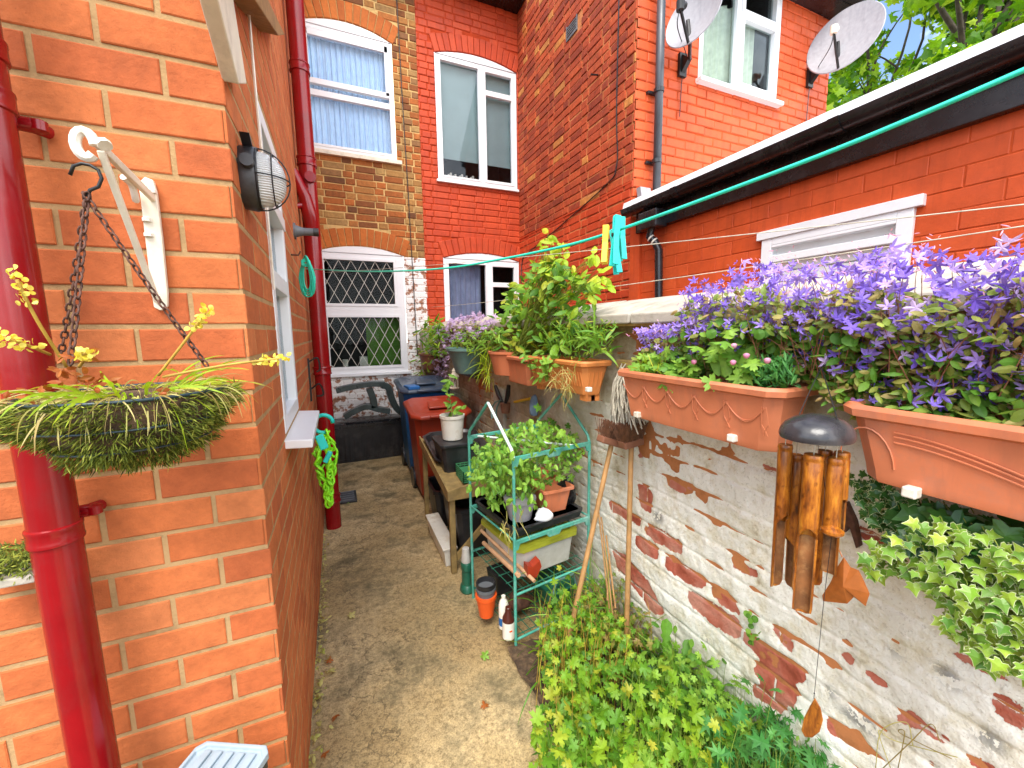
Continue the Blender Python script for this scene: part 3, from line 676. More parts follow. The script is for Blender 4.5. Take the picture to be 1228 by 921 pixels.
# front of the wing
XE = 4.91
wu0, wu1, wv0, wv1 = 3.07, 4.11, 3.66, 4.9
fr = lambda z: [(wu0, wu1)] if wv0 < z < wv1 else []
mb = MB(); bricks(mb, front, XS, XE, 0, 4.75, fr, H=.0765, J=.009, seed=33, jit=.003, bv=.007, d=.007); W5 = mb.build('wing_front_wall', K['paint_red_bright'], rh)
mb = MB(); backing(mb, front, XS, XE, 0, 4.75, [(wu0, wu1, wv0, 4.75)]); backing(mb, lambda u, z, n: (XE+n, u, z), YF, YB, 0, 4.75, []); mb.build('joints', K['mortar_redb'], W5)
mb = MB(); um = 3.515
bars(mb, front, ring4(wu0, wu1, wv0, wv1, .045)+[(um, um+.055, wv0+.04, wv1-.04)], -.05, .006)
bars(mb, front, ring4(um+.055, wu1-.045, wv0+.045, 4.32, .04)+ring4(um+.055, wu1-.045, 4.32, wv1-.045, .04), -.045, .016)
wn = mb.build('window', K['upvc'], rh, bev=.003)
for (a, c, e, g_) in ((wu0+.045, um, wv0+.045, wv1-.045), (um+.09, wu1-.08, wv0+.08, 4.285), (um+.09, wu1-.08, 4.355, wv1-.08)):
    mb = MB(); bars(mb, front, [(a, c, e, g_)], -.03, -.026); mb.build('pane', glass_d, wn)
curtain(front, wu0+.03, wu0+.80, wv0+.02, 4.42, -.10, .014, 80).build('net_curtain', net_cream, wn, smooth=True)
mb = MB(); room(mb, front, wu0+.02, wu1-.02, wv0+.02, wv1-.02, .6); mb.build('interior', K['dark'], wn)
mb = MB(); mb.box((wu0-.03, YF-.07, wv0-.035), (wu1+.03, YF+.02, wv0)); mb.build('sill', K['upvc'], wn, bev=.005)
# roofs
mb = MB(); mb.prism([(XS-.06, YF-.15, topz(YF)+.02), (XS-.06, YB+1.4, topz(YB)+1.05), (XS-.06, YB+1.4, topz(YB)+1.15), (XS-.06, YF-.15, topz(YF)+.12)], (XE-XS+.2, 0, 0)); mb.build('roof', K['roof'], rh)
mb = MB(); mb.box((XS, YF-.20, 4.60), (XE+.12, YF, 4.635)); mb.tube([(XS, YF-.21, 4.63), (XE+.14, YF-.21, 4.66)], .055, 10); mb.build('gutter', K['gutter'], rh, smooth='auto')
mb = MB(); mb.box((-.3, YB-.25, 5.50), (XS+.02, YB+.05, 5.54)); mb.tube([(-.3, YB-.25, 5.55), (XS-.01, YB-.25, 5.55)], .05, 10); mb.build('back_gutter', K['gutter'], rh)

# ================================================================== low extension on the right
ex = thing('brick_extension', (3.2, .9, 0), 'low orange painted brick extension behind the garden wall, with a black gutter', 'extension')
XX = XS+.012
ext = lambda u, z, n: (XX-n, u, z)
eh = lambda z: [(1.0-.0, 1.70)] if 1.1 < z < 2.02 else []
mb = MB(); bricks(mb, ext, -2.6, YF-.12, 0, 2.36, eh, L=.235, H=.085, J=.004, seed=41, jit=.0015, bv=.003, d=.0035, off=.05); W6 = mb.build('wall', K['paint_red_bright'], ex)
mb = MB(); backing(mb, ext, -2.6, YF-.12, 0, 2.4, [(1.0, 1.70, 1.1, 2.02)], .001); mb.build('joints', K['mortar_redb'], W6)
mb = MB(); mb.box((XS-.02, YF-.12, 0), (XX+.05, YF-.0, 2.36)); mb.build('pier', K['paint_red_bright'], ex, bev=.004)
mb = MB(); bars(mb, ext, ring4(1.0, 1.70, 1.1, 2.02, .06)+[(1.06, 1.64, 1.86, 1.90), (1.06, 1.64, 1.945, 1.96)], -.05, .022)
bars(mb, ext, [(.97, 1.73, 2.0, 2.05)], -.02, .03); bars(mb, ext, [(1.02, 1.68, 1.12, 2.0)], -.06, -.03)
for k in range(11): bars(mb, ext, [(1.06, 1.64, 1.16+k*.065, 1.16+k*.065+.058)], -.03, -.012)
mb.build('shuttered_window', K['upvc'], ex, bev=.003)
mb = MB(); mb.box((XX-.05, -2.6, 2.275), (XX, YF-.09, 2.43)); mb.build('fascia', K['gutter'], ex, bev=.003)
mb = MB()
prof = [(math.cos(a)*.058, math.sin(a)*.058) for a in [math.pi+math.pi*k/10 for k in range(11)]]+[(math.cos(a)*.052, math.sin(a)*.052) for a in [2*math.pi-math.pi*k/10 for k in range(11)]]
gx, gz = XX-.115, 2.465
mb.loft([[(gx+p, y, gz+q) for p, q in prof] for y in (-2.6, YF-.04)])
for y in (-.9, .25, 1.25, 2.25): mb.loft([[(gx+p*1.1, yy, gz+q*1.1) for p, q in prof] for yy in (y, y+.05)])
mb.build('gutter', K['gutter'], ex, smooth='auto')
mb = MB(); mb.prism([(XX-.12, -2.6, 2.475), (XX-.12, YF-.0, 2.475), (XX-.105, YF-.0, 2.535), (XX-.105, -2.6, 2.535)], (.03, 0, 0)); mb.box((XX-.10, -2.6, 2.44), (XE, YF-.01, 2.50)); mb.build('roof_edge', K['upvc'], ex)
mb = MB(); mb.prism([at(763,226,'y',YF-.03), at(775,228,'y',YF-.03), at(779,252,'y',YF-.03), at(766,246,'y',YF-.03)], (0,-.05,0)); mb.prism([at(785,232,'y',YF-.03), at(806,234,'y',YF-.03), at(795,249,'y',YF-.03), at(785,246,'y',YF-.03)], (0,-.05,0)); mb.build('lead_flashing', K['dish'], ex)

# downpipes by the gutter
dp = thing('downpipe', (XS+.17, YF-.06, 2.5), 'long dark grey downpipe running down the red wing into the gutter', 'drainpipe', 'rainwater pipes of the red house')
mb = MB(); mb.tube([(2.565, YF-.07, 4.75), (2.585, YF-.07, 2.50)], .034, 14); mb.build('pipe', K['pipe_grey'], dp, smooth=True)
for z in (3.42, 2.87): mb = MB(); mb.tube([(2.575, YF-.07, z), (2.575, YF-.07, z+.03)], .042, 14); mb.box((2.50, YF-.03, z+.005), (2.65, YF, z+.025)); mb.build('bracket', K['gutter'], dp, smooth='auto')
dq = thing('downpipe', (XS-.06, 2.5, 1.6), 'short black swan neck downpipe with white bands below the extension gutter', 'drainpipe', 'rainwater pipes of the red house')
A = at(782,270,'x',XX-.10)
mb = MB(); mb.box((A.x-.06, A.y-.10, A.z-.03), (A.x+.06, A.y+.10, A.z+.10)); mb.build('hopper', K['gutter'], dq, bev=.01)
pth = [A+Vector((0,0,.0)), at(779,284,'x',XX-.10), at(786,291,'x',XX-.075), at(790,300,'x',XX-.06), at(790,358,'x',XX-.06), at(790,400,'x',XX-.06)]
mb = MB(); mb.tube(pth, .030, 14); mb.build('pipe', K['gutter'], dq, smooth='auto')
for f_ in (.25, .8):
    p = pth[1].lerp(pth[2], f_); q = (pth[2]-pth[1]).normalized()*.006
    mb = MB(); mb.tube([p-q, p+q], .0325, 14); mb.build('band', K['white_pl'], dq, smooth='auto')

# ================================================================== satellite dishes
def dish(cpx, cpy, yc, rx, rz, yaw, pitch, roll, foot, label, lnbp):
    c = at(cpx, cpy, 'y', yc)
    t_ = thing('satellite_dish', c, label, 'satellite dish', 'satellite dishes on the red house')
    M_ = Matrix.Translation(c) @ Matrix.Rotation(R(yaw), 4, 'Z') @ Matrix.Rotation(R(pitch), 4, 'X') @ Matrix.Rotation(R(roll), 4, 'Y')
    mb = MB(); mb.xf = M_; rings = []
    for rr, yy in ((.02,.05),(.3,.045),(.55,.033),(.8,.015),(1,-.006),(1.02,0),(.99,.006),(.8,.028),(.5,.05),(.02,.062)):
        rings.append([(rr*rx*math.cos(2*math.pi*k/40), yy, rr*rz*math.sin(2*math.pi*k/40)) for k in range(40)])
    mb.loft(rings); mb.build('reflector', K['dish'], t_, smooth='auto')
    a = M_ @ Vector((0, .05, -rz*.92)); l = M_ @ Vector((0, -rz*.8, -rz*.38))
    l0 = M_ @ Vector((0, -rz*.0, -rz*.95))
    mb = MB(); mb.tube([l0, l], .011, 8); mb.build('feed_arm', K['dkmetal'], t_)
    mb = MB(); q = (l-c).normalized(); mb.tube([l+Vector((0,0,-.02)), l+Vector((0,0,.045))], [.028,.030], 12); mb.tube([l+Vector((0,0,.02)), l+(c-l).normalized()*.06+Vector((0,0,.03))], [.02,.026], 10); mb.build('receiver', lnbp, t_, smooth='auto')
    f_ = at(*foot, 'y', YF-.01)
    mb = MB(); mb.tube([f_+Vector((0,-.02,-.02)), f_+Vector((.0,-.09,.0)), c+Vector((0,.02,-rz*.72)), c+Vector((0,.05,0))], .015, 8)
    mb.box(f_+Vector((-.04,-.025,-.10)), f_+Vector((.04,0,.08))); mb.prism([f_+Vector((-.02,-.02,-.08)), f_+Vector((-.02,-.10,-.0)), f_+Vector((-.02,-.02,.07))], (.04,0,0)); mb.build('mount', K['dkmetal'], t_)
    mb = MB(); mb.tube(smoothpath([l, l+Vector((0,.02,-.12)), f_+Vector((0,-.06,.02)), f_+Vector((0,-.016,-.1)), f_+Vector((-.01,-.014,-.42))]), .004, 5); mb.build('flex', K['black_pl'], t_)
dish(831, 19, YF-.29, .216, .233, -72, -15, 0, (817,78), 'smaller satellite dish left of the wing window beside the grey downpipe', K['dkmetal'])
dish(1012, 46, YF-.29, .293, .316, -77, -16, 0, (970,93), 'larger satellite dish at the right end of the red wing in front of the tree', K['white_wood'])

# ================================================================== white garden wall
WX = 1.18
def atd(px, py, d):
    v = fw+rt*(px-614)/FP-up*(py-460.5)/FP
    return Vector((v[0]*d, v[1]*d, v[2]*d+CAMZ))
gw = thing('garden_wall', (WX+.12, 2.3, 0), 'old brick garden wall with peeling white paint and grey coping stones', 'wall')
ys = np.concatenate([np.arange(-.9, 2.3, .0055), np.arange(2.3, YB-.16, .014)]); zs = np.arange(0, 1.515, .0055)
YY, ZZ = np.meshgrid(ys, zs)
def vnoise(y, z, f, seed):
    "cheap value noise"
    g = np.random.default_rng(seed).uniform(-1, 1, (256, 256)); a = y*f+500; b_ = z*f+500
    i, j = np.floor(a).astype(int), np.floor(b_).astype(int); u, v = a-i, b_-j; u = u*u*(3-2*u); v = v*v*(3-2*v)
    G_ = lambda p, q: g[p % 256, q % 256]
    return (G_(i, j)*(1-u)+G_(i+1, j)*u)*(1-v)+(G_(i, j+1)*(1-u)+G_(i+1, j+1)*u)*v
Hc, Lc = .081, .235
zj = ZZ+.006*vnoise(YY, ZZ, 5, 1)+.002*vnoise(YY, ZZ, 30, 2); yj = YY+.006*vnoise(YY, ZZ, 8, 3)
row = np.floor(zj/Hc); dz = zj/Hc-row; yo = yj/Lc+.5*(row % 2); dy = yo-np.floor(yo)
ej = np.minimum(np.minimum(dz, 1-dz)*Hc, np.minimum(dy, 1-dy)*Lc)      # distance to nearest joint line
joint = np.clip(1-(ej-.0015)/.004, 0, 1); dz_ = np.minimum(dz, 1-dz)*Hc
def pip(poly, px, py):
    c = np.zeros(px.shape, bool); n = len(poly); j = n-1
    for i in range(n):
        xi, yi = poly[i]; xj, yj_ = poly[j]
        c ^= ((yi > py) != (yj_ > py)) & (px < (xj-xi)*(py-yi)/((yj_-yi) or 1e-9)+xi); j = i
    return c
def wallpoly(o, s_, pts):
    r = []
    for a, b_ in pts:
        p = at(o[0]+a/s_, o[1]+b_/s_, 'x', WX-.01); r.append((p.y, p.z))
    return r
A3, A1, A4, A2 = ((720,620),5.117), ((690,480),4.186), ((900,720),3.744), ((860,480),4.186)
PE = [(A3,[(250,60),(300,50),(400,95),(430,130),(470,140),(490,180),(485,250),(440,225),(330,165),(260,105)]),
 (A3,[(205,110),(330,175),(345,230),(340,270),(260,235),(205,190)]), (A3,[(370,250),(420,235),(620,370),(640,420),(600,455),(520,420),(380,310)]),
 (A3,[(655,430),(700,430),(790,490),(850,610),(780,590),(665,490)]), (A3,[(520,455),(600,480),(760,590),(850,640),(845,770),(700,690),(530,540)]),
 (A3,[(780,250),(830,260),(900,310),(960,350),(940,385),(850,345),(790,290)]), (A3,[(940,285),(980,290),(990,320),(960,335)]),
 (A3,[(1040,660),(1160,740),(1165,840),(1100,800),(1050,710)]), (A3,[(860,700),(960,760),(1228,930),(1228,1000),(1000,921),(850,760)]),
 (A3,[(60,200),(140,230),(200,310),(280,390),(370,560),(380,600),(300,600),(230,480),(100,330)]),
 (A1,[(440,380),(490,390),(580,430),(575,460),(540,480),(450,440)]), (A1,[(600,455),(650,490),(645,515),(590,475)]),
 (A1,[(155,500),(200,520),(320,600),(315,640),(240,600),(170,560)]), (A1,[(300,420),(350,430),(380,480),(370,570),(310,540)]),
 (A1,[(310,190),(350,200),(355,290),(300,290)]), (A1,[(180,740),(260,800),(340,900),(300,921),(200,860)]),
 (A1,[(770,790),(800,790),(837,830),(837,880),(780,840)]), (A4,[(390,170),(450,200),(450,225),(400,200)]),
 (A4,[(385,240),(440,240),(465,275),(450,305),(400,280)]), (A4,[(480,315),(520,320),(600,370),(625,415),(560,390)]),
 (A4,[(5,275),(60,290),(150,360),(205,400),(200,440),(180,500),(60,420),(10,330)]), (A4,[(0,370),(60,400),(160,480),(130,520),(0,430)]),
 (A4,[(0,200),(60,230),(230,320),(240,385),(180,380),(0,250)]), (A4,[(85,110),(130,125),(180,180),(175,240),(120,200)]),
 (A4,[(630,525),(720,500),(760,540),(850,610),(900,640),(950,670),(830,650),(760,590),(650,560)]), (A4,[(360,545),(450,590),(540,680),(540,710),(480,690),(330,600),(320,540)]),
 (A4,[(865,225),(1010,270),(1100,330),(1160,360),(1150,385),(1050,340),(930,290)]), (A4,[(1070,410),(1130,430),(1228,490),(1228,620),(1150,570),(1080,510)]),
 (A4,[(970,710),(1050,720),(1140,790),(980,770)]), (A4,[(780,710),(850,753),(790,763)]), (A2,[(205,320),(290,345),(290,380),(230,365)]),
 (A2,[(50,790),(100,800),(190,880),(150,890),(70,850)]), (A2,[(690,620),(830,690),(830,760),(700,690)]), (((490,340),5.117),[(1010,1000),(1060,1010),(1080,1060),(1020,1050)])]
peel = np.zeros(YY.shape)
for (o_, s_), pts in PE:
    q = wallpoly(o_, s_, pts); mskk = pip(q, YY, ZZ); peel[mskk] = 1
def blur(a, n):
    for _ in range(n):
        p = np.pad(a, 1, mode='edge'); a = (p[1:-1, 1:-1]*2+p[:-2, 1:-1]+p[2:, 1:-1]+p[1:-1, :-2]+p[1:-1, 2:])/6
    return a
peel = blur(peel, 4)
far = np.clip((YY-1.5)/.8, 0, 1); low = np.clip((.25-ZZ)/.2, 0, 1); top = np.clip((ZZ-1.12)/.12, 0, 1)
nf = vnoise(YY, ZZ, 6, 7)*.6+vnoise(YY, ZZ, 15, 8)*.4
peel = np.maximum(peel, np.clip((nf-.40)*2.2, 0, .7)*np.clip(far*.7+low*.8+top*.05, 0, 1))
mould = np.zeros(YY.shape)
for (o_, s_), pts in [(A4,[(430,480),(540,540),(560,620),(480,590),(380,500)]), (A4,[(300,400),(360,400),(390,450),(330,440)]), (A4,[(810,280),(900,320),(950,400),(900,410),(820,330)]), (A4,[(600,220),(660,230),(670,260),(620,260)]), (A4,[(950,560),(1100,600),(1150,700),(1080,700)]), (A3,[(620,700),(700,780),(640,790)]), (A1,[(380,560),(430,560),(430,620),(390,620)])]:
    mould[pip(wallpoly(o_, s_, pts), YY, ZZ)] = 1
mould = blur(mould, 8)
grime = np.clip(.8*far+.75*top+.5*low+.25*vnoise(YY, ZZ, 4, 12), 0, 1)
jh = np.clip(1-(dz_-.003)/.006, 0, 1); hh = -.0030*jh-.0022*joint*(.4+peel)+.0035*vnoise(YY, ZZ, 14, 4)+.0018*vnoise(YY, ZZ, 45, 5)-.0035*np.clip(peel*1.5, 0, 1)+.005*vnoise(YY, ZZ, 3, 6)
hh *= np.ones_like(hh)
XX_ = WX-hh
V = np.stack([XX_, YY, ZZ], -1).reshape(-1, 3); nz_, ny_ = YY.shape
ii = (np.arange(nz_-1)[:, None]*ny_+np.arange(ny_-1)[None, :]).ravel()
F = np.stack([ii, ii+ny_, ii+ny_+1, ii+1], 1)
mb = MB(); mb.v = V.tolist(); mb.f = F.tolist()
wall_o = mb.build('brickwork', K['peel'], gw, smooth=True, fix=False)
for nm_, arr in (('peel', peel), ('joint', joint), ('mould', mould), ('grime', grime)):
    a_ = wall_o.data.attributes.new(nm_, 'FLOAT', 'POINT'); a_.data.foreach_set('value', arr.ravel().astype(np.float32))
mb = MB(); mb.box((WX+.006, -.9, 0), (WX+.22, YB-.16, 1.50)); mb.build('wall_core', K['side_mortar'], gw)
mb = MB(); mb.box((.97, YB-.20, 0), (1.3, YB-.015, 1.5)); o = mb.build('pier', K['stone'], gw, bev=.01)
mb = MB(); g = random.Random(5); y = -.95
while y < YB-.2:
    l = .37+g.uniform(-.01, .01); e = g.uniform(-.004, .004)
    sl_ = MB(); x0, x1 = 1.065, 1.36
    sl_.prism([(x0, y+.006, 1.505+e), (x1, y+.006, 1.575+e), (x1, y+.006, 1.628+e), (x0, y+.006, 1.545+e)], (0, l-.012, 0))
    sl_.build('coping_slab', K['stone'], gw, bev=.006); y += l
mb = MB(); mb.box((1.10, -.95, 1.495), (1.34, YB-.2, 1.53)); mb.build('coping_mortar', K['mortar_old'], gw)

# ================================================================== troughs and pots on the wall
def oring(x0, x1, y0, y1, z, c):
    return [(x0+c, y0, z), (x1-c, y0, z), (x1, y0+c, z), (x1, y1-c, z), (x1-c, y1, z), (x0+c, y1, z), (x0, y1-c, z), (x0, y0+c, z)]
def trough(t_, x0, x1, y0, y1, zt, h, mat, c=.03, tap=.025, feet=False, ribs=0, swag=0, curves=0, soil=True, lip=.012):
    mb = MB(); r = []
    for f_, zz in ((1, -h), (.9, -h+.006), (.82, -h+.022), (.80, -h+.026), (.12, -.035)):
        i = tap*f_; r.append(oring(x0+i, x1-i, y0+i, y1-i, zt+zz, c))
    r += [oring(x0+.002, x1-.002, y0+.002, y1-.002, zt-.028, c), oring(x0-lip, x1+lip, y0-lip, y1+lip, zt-.022, c), oring(x0-lip-.002, x1+lip+.002, y0-lip-.002, y1+lip+.002, zt-.008, c), oring(x0-lip+.003, x1+lip-.003, y0-lip+.003, y1+lip-.003, zt, c),
          oring(x0+.004, x1-.004, y0+.004, y1-.004, zt-.001, c*.9), oring(x0+.012, x1-.012, y0+.012, y1-.012, zt-.02, c*.9), oring(x0+.02, x1-.02, y0+.02, y1-.02, zt-.06, c*.9)]
    mb.loft(r)
    fx = lambda z: x0+tap*min(1, max(0, (zt-.035-z)/(h-.035)))
    fy = lambda z: y0+tap*min(1, max(0, (zt-.035-z)/(h-.035)))
    if ribs:
        n = int((y1-y0-2*c)/ribs)
        for k in range(n): y = y0+c+(k+.5)*ribs; mb.tube([(fx(zt-.05)-.001, y, zt-.05), (fx(zt-h+.04)-.001, y, zt-h+.04)], .003, 5)
        n = int((x1-x0-2*c)/ribs)
        for k in range(n): x = x0+c+(k+.5)*ribs; mb.tube([(x, fy(zt-.05)-.001, zt-.05), (x, fy(zt-h+.04)-.001, zt-h+.04)], .003, 5)
    if feet:
        for (a, b_) in ((x0+tap+.01, y0+tap+.005), (x1-tap-.055, y0+tap+.005), (x0+tap+.01, y1-tap-.06), (x1-tap-.055, y1-tap-.06)):
            mb.box((a, b_, zt-h-.028), (a+.045, b_+.055, zt-h+.002))
    pot = mb.build('trough', mat, t_, smooth='auto')
    if swag:
        mb = MB(); n = swag; w_ = (y1-y0-2*c)/n
        for k in range(n):
            ya = y0+c+k*w_
            for dd, rr in ((0, .0018), (.012, .0014)):
                pts = []
                for i in range(13):
                    u = i/12; z = zt-.052-dd*.3-(.045-dd*.6)*math.sin(math.pi*u); pts.append((fx(z)-.0005, ya+w_*u, z))
                mb.tube(pts, rr, 5)
            for sx in (-.006, .006): mb.tube([(fx(zt-.05)-.0005, ya+sx, zt-.05), (fx(zt-.095)-.0005, ya+sx*1.5, zt-.095), (fx(zt-.11)-.0005, ya, zt-.11), (fx(zt-.125)-.0005, ya+sx, zt-.125)], .0015, 5)
        mb.build('swag_moulding', mat, pot)
    if curves:
        mb = MB()
        for q in (0, .018, .04):
            pts = []
            for i in range(25):
                u = i/24; z = zt-.045-q*.5-(.085-q*.2)*(1-math.cos(math.pi*min(1, u*1.3)))/2*.9; z = max(z, zt-h+.03); pts.append((fx(z)-.0005, y1-c-.05-u*(y1-y0-.16), z))
            mb.tube(pts, .0018, 5)
        pts = [(fx(zt-.05-.07*math.sin(u))-.0005, y1-c-.005-.05*math.cos(u)*.9, zt-.12+.075*math.sin(u)) for u in [math.pi*k/12 for k in range(13)]]; pts = [(fx(p[2])-.0005, p[1], p[2]) for p in pts]; mb.tube(pts, .0018, 5)
        mb.build('curved_moulding', mat, pot)
    if soil:
        mb = MB(); mb.add([(a, b_, d_) for a, b_, d_ in oring(x0+.013, x1-.013, y0+.013, y1-.013, zt-.022, c*.9)], [tuple(range(8))]); mb.build('soil', K['soil'], t_)
    return pot
def clip(t_, px, py, x):
    p = at(px, py, 'x', x); mb = MB(); mb.box((p.x-.012, p.y-.011, p.z-.010), (p.x+.012, p.y+.011, p.z+.010)); mb.build('bracket_end', K['white_pl'], t_, bev=.003)
T3 = thing('plant_trough', (1.05, .18, 1.17), 'terracotta trough with curved line moulding nearest the camera, under the largest violet flowers', 'planter', 'terracotta coloured wall planters')
trough(T3, .955, 1.125, -.13, .475, 1.325, .155, K['terracotta_pk'], curves=1); clip(T3, 1093, 590, .965)
T2 = thing('plant_trough', (1.05, .9, 1.15), 'terracotta trough with swag moulding between the wind chime and the mop', 'planter', 'terracotta coloured wall planters')
trough(T2, .955, 1.115, .62, 1.215, 1.335, .17, K['terracotta_pl'], swag=5); clip(T2, 765, 497, .972); clip(T2, 879, 525, .972)
T1 = thing('plant_trough', (1.05, 1.75, 1.18), 'orange tan ribbed trough on feet above the teal rack, holding spiky green leaves', 'planter', 'terracotta coloured wall planters')
trough(T1, .975, 1.115, 1.47, 2.02, 1.345, .155, K['tan_pl'], feet=True, ribs=.022, c=.02); clip(T1, 706, 467, .99)
def roundpot(name, px, py0, py1, x, r0, r1, mat, label, cat, group=None, seg=8, soil=True, ry=1.3):
    c = at(px, py0, 'x', x); zb = at(px, py1, 'x', x).z; h = c.z-zb
    t_ = thing(name, (c.x, c.y, zb), label, cat, group)
    mb = MB(); mb.lathe([(r0*.9, 0), (r0, .004), (r0*.55+r1*.45, h*.5), (r1*.97, h*.86), (r1, h*.87), (r1*1.04, h*.9), (r1*1.05, h), (r1*.96, h), (r1*.9, h*.85), (r1*.85, h*.7)], (c.x, c.y, zb), seg, 1, ry); mb.build('pot', mat, t_, smooth='auto')
    if soil: mb = MB(); mb.lathe([(r1*.9, 0), (r1*.5, .006), (.001, .01)], (c.x, c.y, zb+h*.84), 12, 1, ry); mb.build('soil', K['soil'], t_)
    return t_, c
roundpot('wall_pot', 608, 421, 449, 1.03, .085, .12, K['terracotta_pk'], 'small faceted terracotta pot between the grey green bowl and the tan trough', 'planter', 'terracotta coloured wall planters', 10)
roundpot('wall_bowl', 560, 417, 447, 1.03, .10, .17, K['teal_pl'], 'grey green rounded bowl hanging on the far part of the white wall', 'planter', seg=24)
roundpot('wall_pot', 517, 424, 442, 1.02, .11, .14, K['brown_pl'], 'brown pot under trailing plants at the far end of the garden wall', 'planter', seg=16)
T0 = thing('plant_trough', (1.05, 2.2, 1.2), 'dull terracotta trough half hidden by trailing stems left of the tan trough', 'planter', 'terracotta coloured wall planters')
trough(T0, .985, 1.12, 2.07, 2.42, 1.33, .17, K['terracotta_pl'], c=.02)

# ================================================================== plants
def region(poly, ax, lo, hi, n, seed, bias=None):
    g = np.random.default_rng(seed); P_ = np.array(poly, float); x0, y0 = P_.min(0); x1, y1 = P_.max(0); o = []
    while len(o) < n:
        a, b_ = g.uniform(x0, x1), g.uniform(y0, y1)
        if pip([tuple(q) for q in poly], np.array([a]), np.array([b_]))[0]:
            v = g.uniform(lo, hi); o.append(tuple(at(a, b_, ax, v) if ax != 'd' else atd(a, b_, v)))
    return np.array(o)
def stems(name, mat, parent, roots, tips, r=.0015, sag=.3, seed=0, seg=4, npt=6):
    g = random.Random(seed); mb = MB()
    for a, b_ in zip(roots, tips):
        a, b_ = Vector(a), Vector(b_); mid = a.lerp(b_, .55)+Vector((g.uniform(-.3, .3), g.uniform(-.3, .3), sag))*(b_-a).length*.35
        pts = [a*(1-t)**2+mid*2*t*(1-t)+b_*t*t for t in [k/npt for k in range(npt+1)]]
        mb.tube(pts, [r*(1-.6*k/npt) for k in range(npt+1)], seg, cap=False)
    return mb.build(name, mat, parent, smooth=True, fix=False)
def straps(name, mat, parent, roots, dirs, L, wd, droop=.5, seed=0, npt=7):
    g = random.Random(seed); mb = MB()
    for a, d in zip(roots, dirs):
        l = L*g.uniform(.5, 1.2); d = Vector(d).normalized(); p = Vector(a); pts = [p.copy()]; dr = droop*g.uniform(.4, 1.5)
        for k in range(npt):
            d = (d+Vector((g.uniform(-.1, .1), g.uniform(-.1, .1), -dr/npt*1.6))).normalized(); p = p+d*l/npt; pts.append(p.copy())
        w_ = wd*g.uniform(.7, 1.2); mb.ribbon(pts, [w_*math.sin(math.pi*min(1, .25+.75*k/npt))**.7+.0004 for k in range(npt+1)], side=(g.uniform(-1,1), g.uniform(-1,1), .3))
    return mb.build(name, mat, parent, fix=False)
TOCAM = np.array((-.55, -.6, .4))
def flowers(t_, P_, mat, size, seed, nind=100, name='blossom'):
    "star blossoms: the nearest as parts of their own, the rest as one mass"
    g = np.random.default_rng(seed); d = np.linalg.norm(P_-np.array([0, 0, CAMZ]), axis=1); P_ = P_[np.argsort(d)]
    protos = []
    for k in range(3):
        mb = MB(); V_, F_ = leafset([(0, -.5, 0)], [(0, 0, 1)], [1.], STAR, U=[(0, 1, 0)], fold=.05, curl=-.0, seed=k)
        V_[1:, 2] += .28*((V_[1:, 0])**2+(V_[1:, 1])**2)/.25*(.5+.5*k)
        mb.v = V_.tolist(); mb.f = list(F_); mb.v += [(0,0,.02),(.05,0,-.1),(-.03,.04,-.1),(-.03,-.04,-.1)]; n = len(mb.v)-4; mb.f += [(n,n+1,n+2),(n,n+2,n+3),(n,n+3,n+1)]
        me = bpy.data.meshes.new('blossom'); me.from_pydata(mb.v, [], mb.f); me.materials.append(mat); protos.append((me, V_, F_))
    rest = MB()
    for i, p in enumerate(P_):
        nn = Vector(TOCAM+g.normal(size=3)*.55); q = nn.to_track_quat('Z', 'Y'); s_ = size*g.uniform(.65, 1.2); k = int(g.integers(3))
        m_ = Matrix.Translation(Vector(p)) @ q.to_matrix().to_4x4() @ Matrix.Rotation(g.uniform(0, 6), 4, 'Z') @ Matrix.Scale(s_, 4)
        if i < nind:
            o = bpy.data.objects.new(name, protos[k][0]); col.objects.link(o); o.parent = t_; o.matrix_local = Matrix.Translation(-WL[t_.name]) @ m_
        else:
            rest.xf = m_; rest.add([tuple(v) for v in protos[k][1]], protos[k][2])
    if len(rest.v): tag(rest.build('blossom', mat, t_, fix=False), kind='stuff')
def plant(name, loc, label, cat='plant', group=None): return thing(name, loc, label, cat, group)

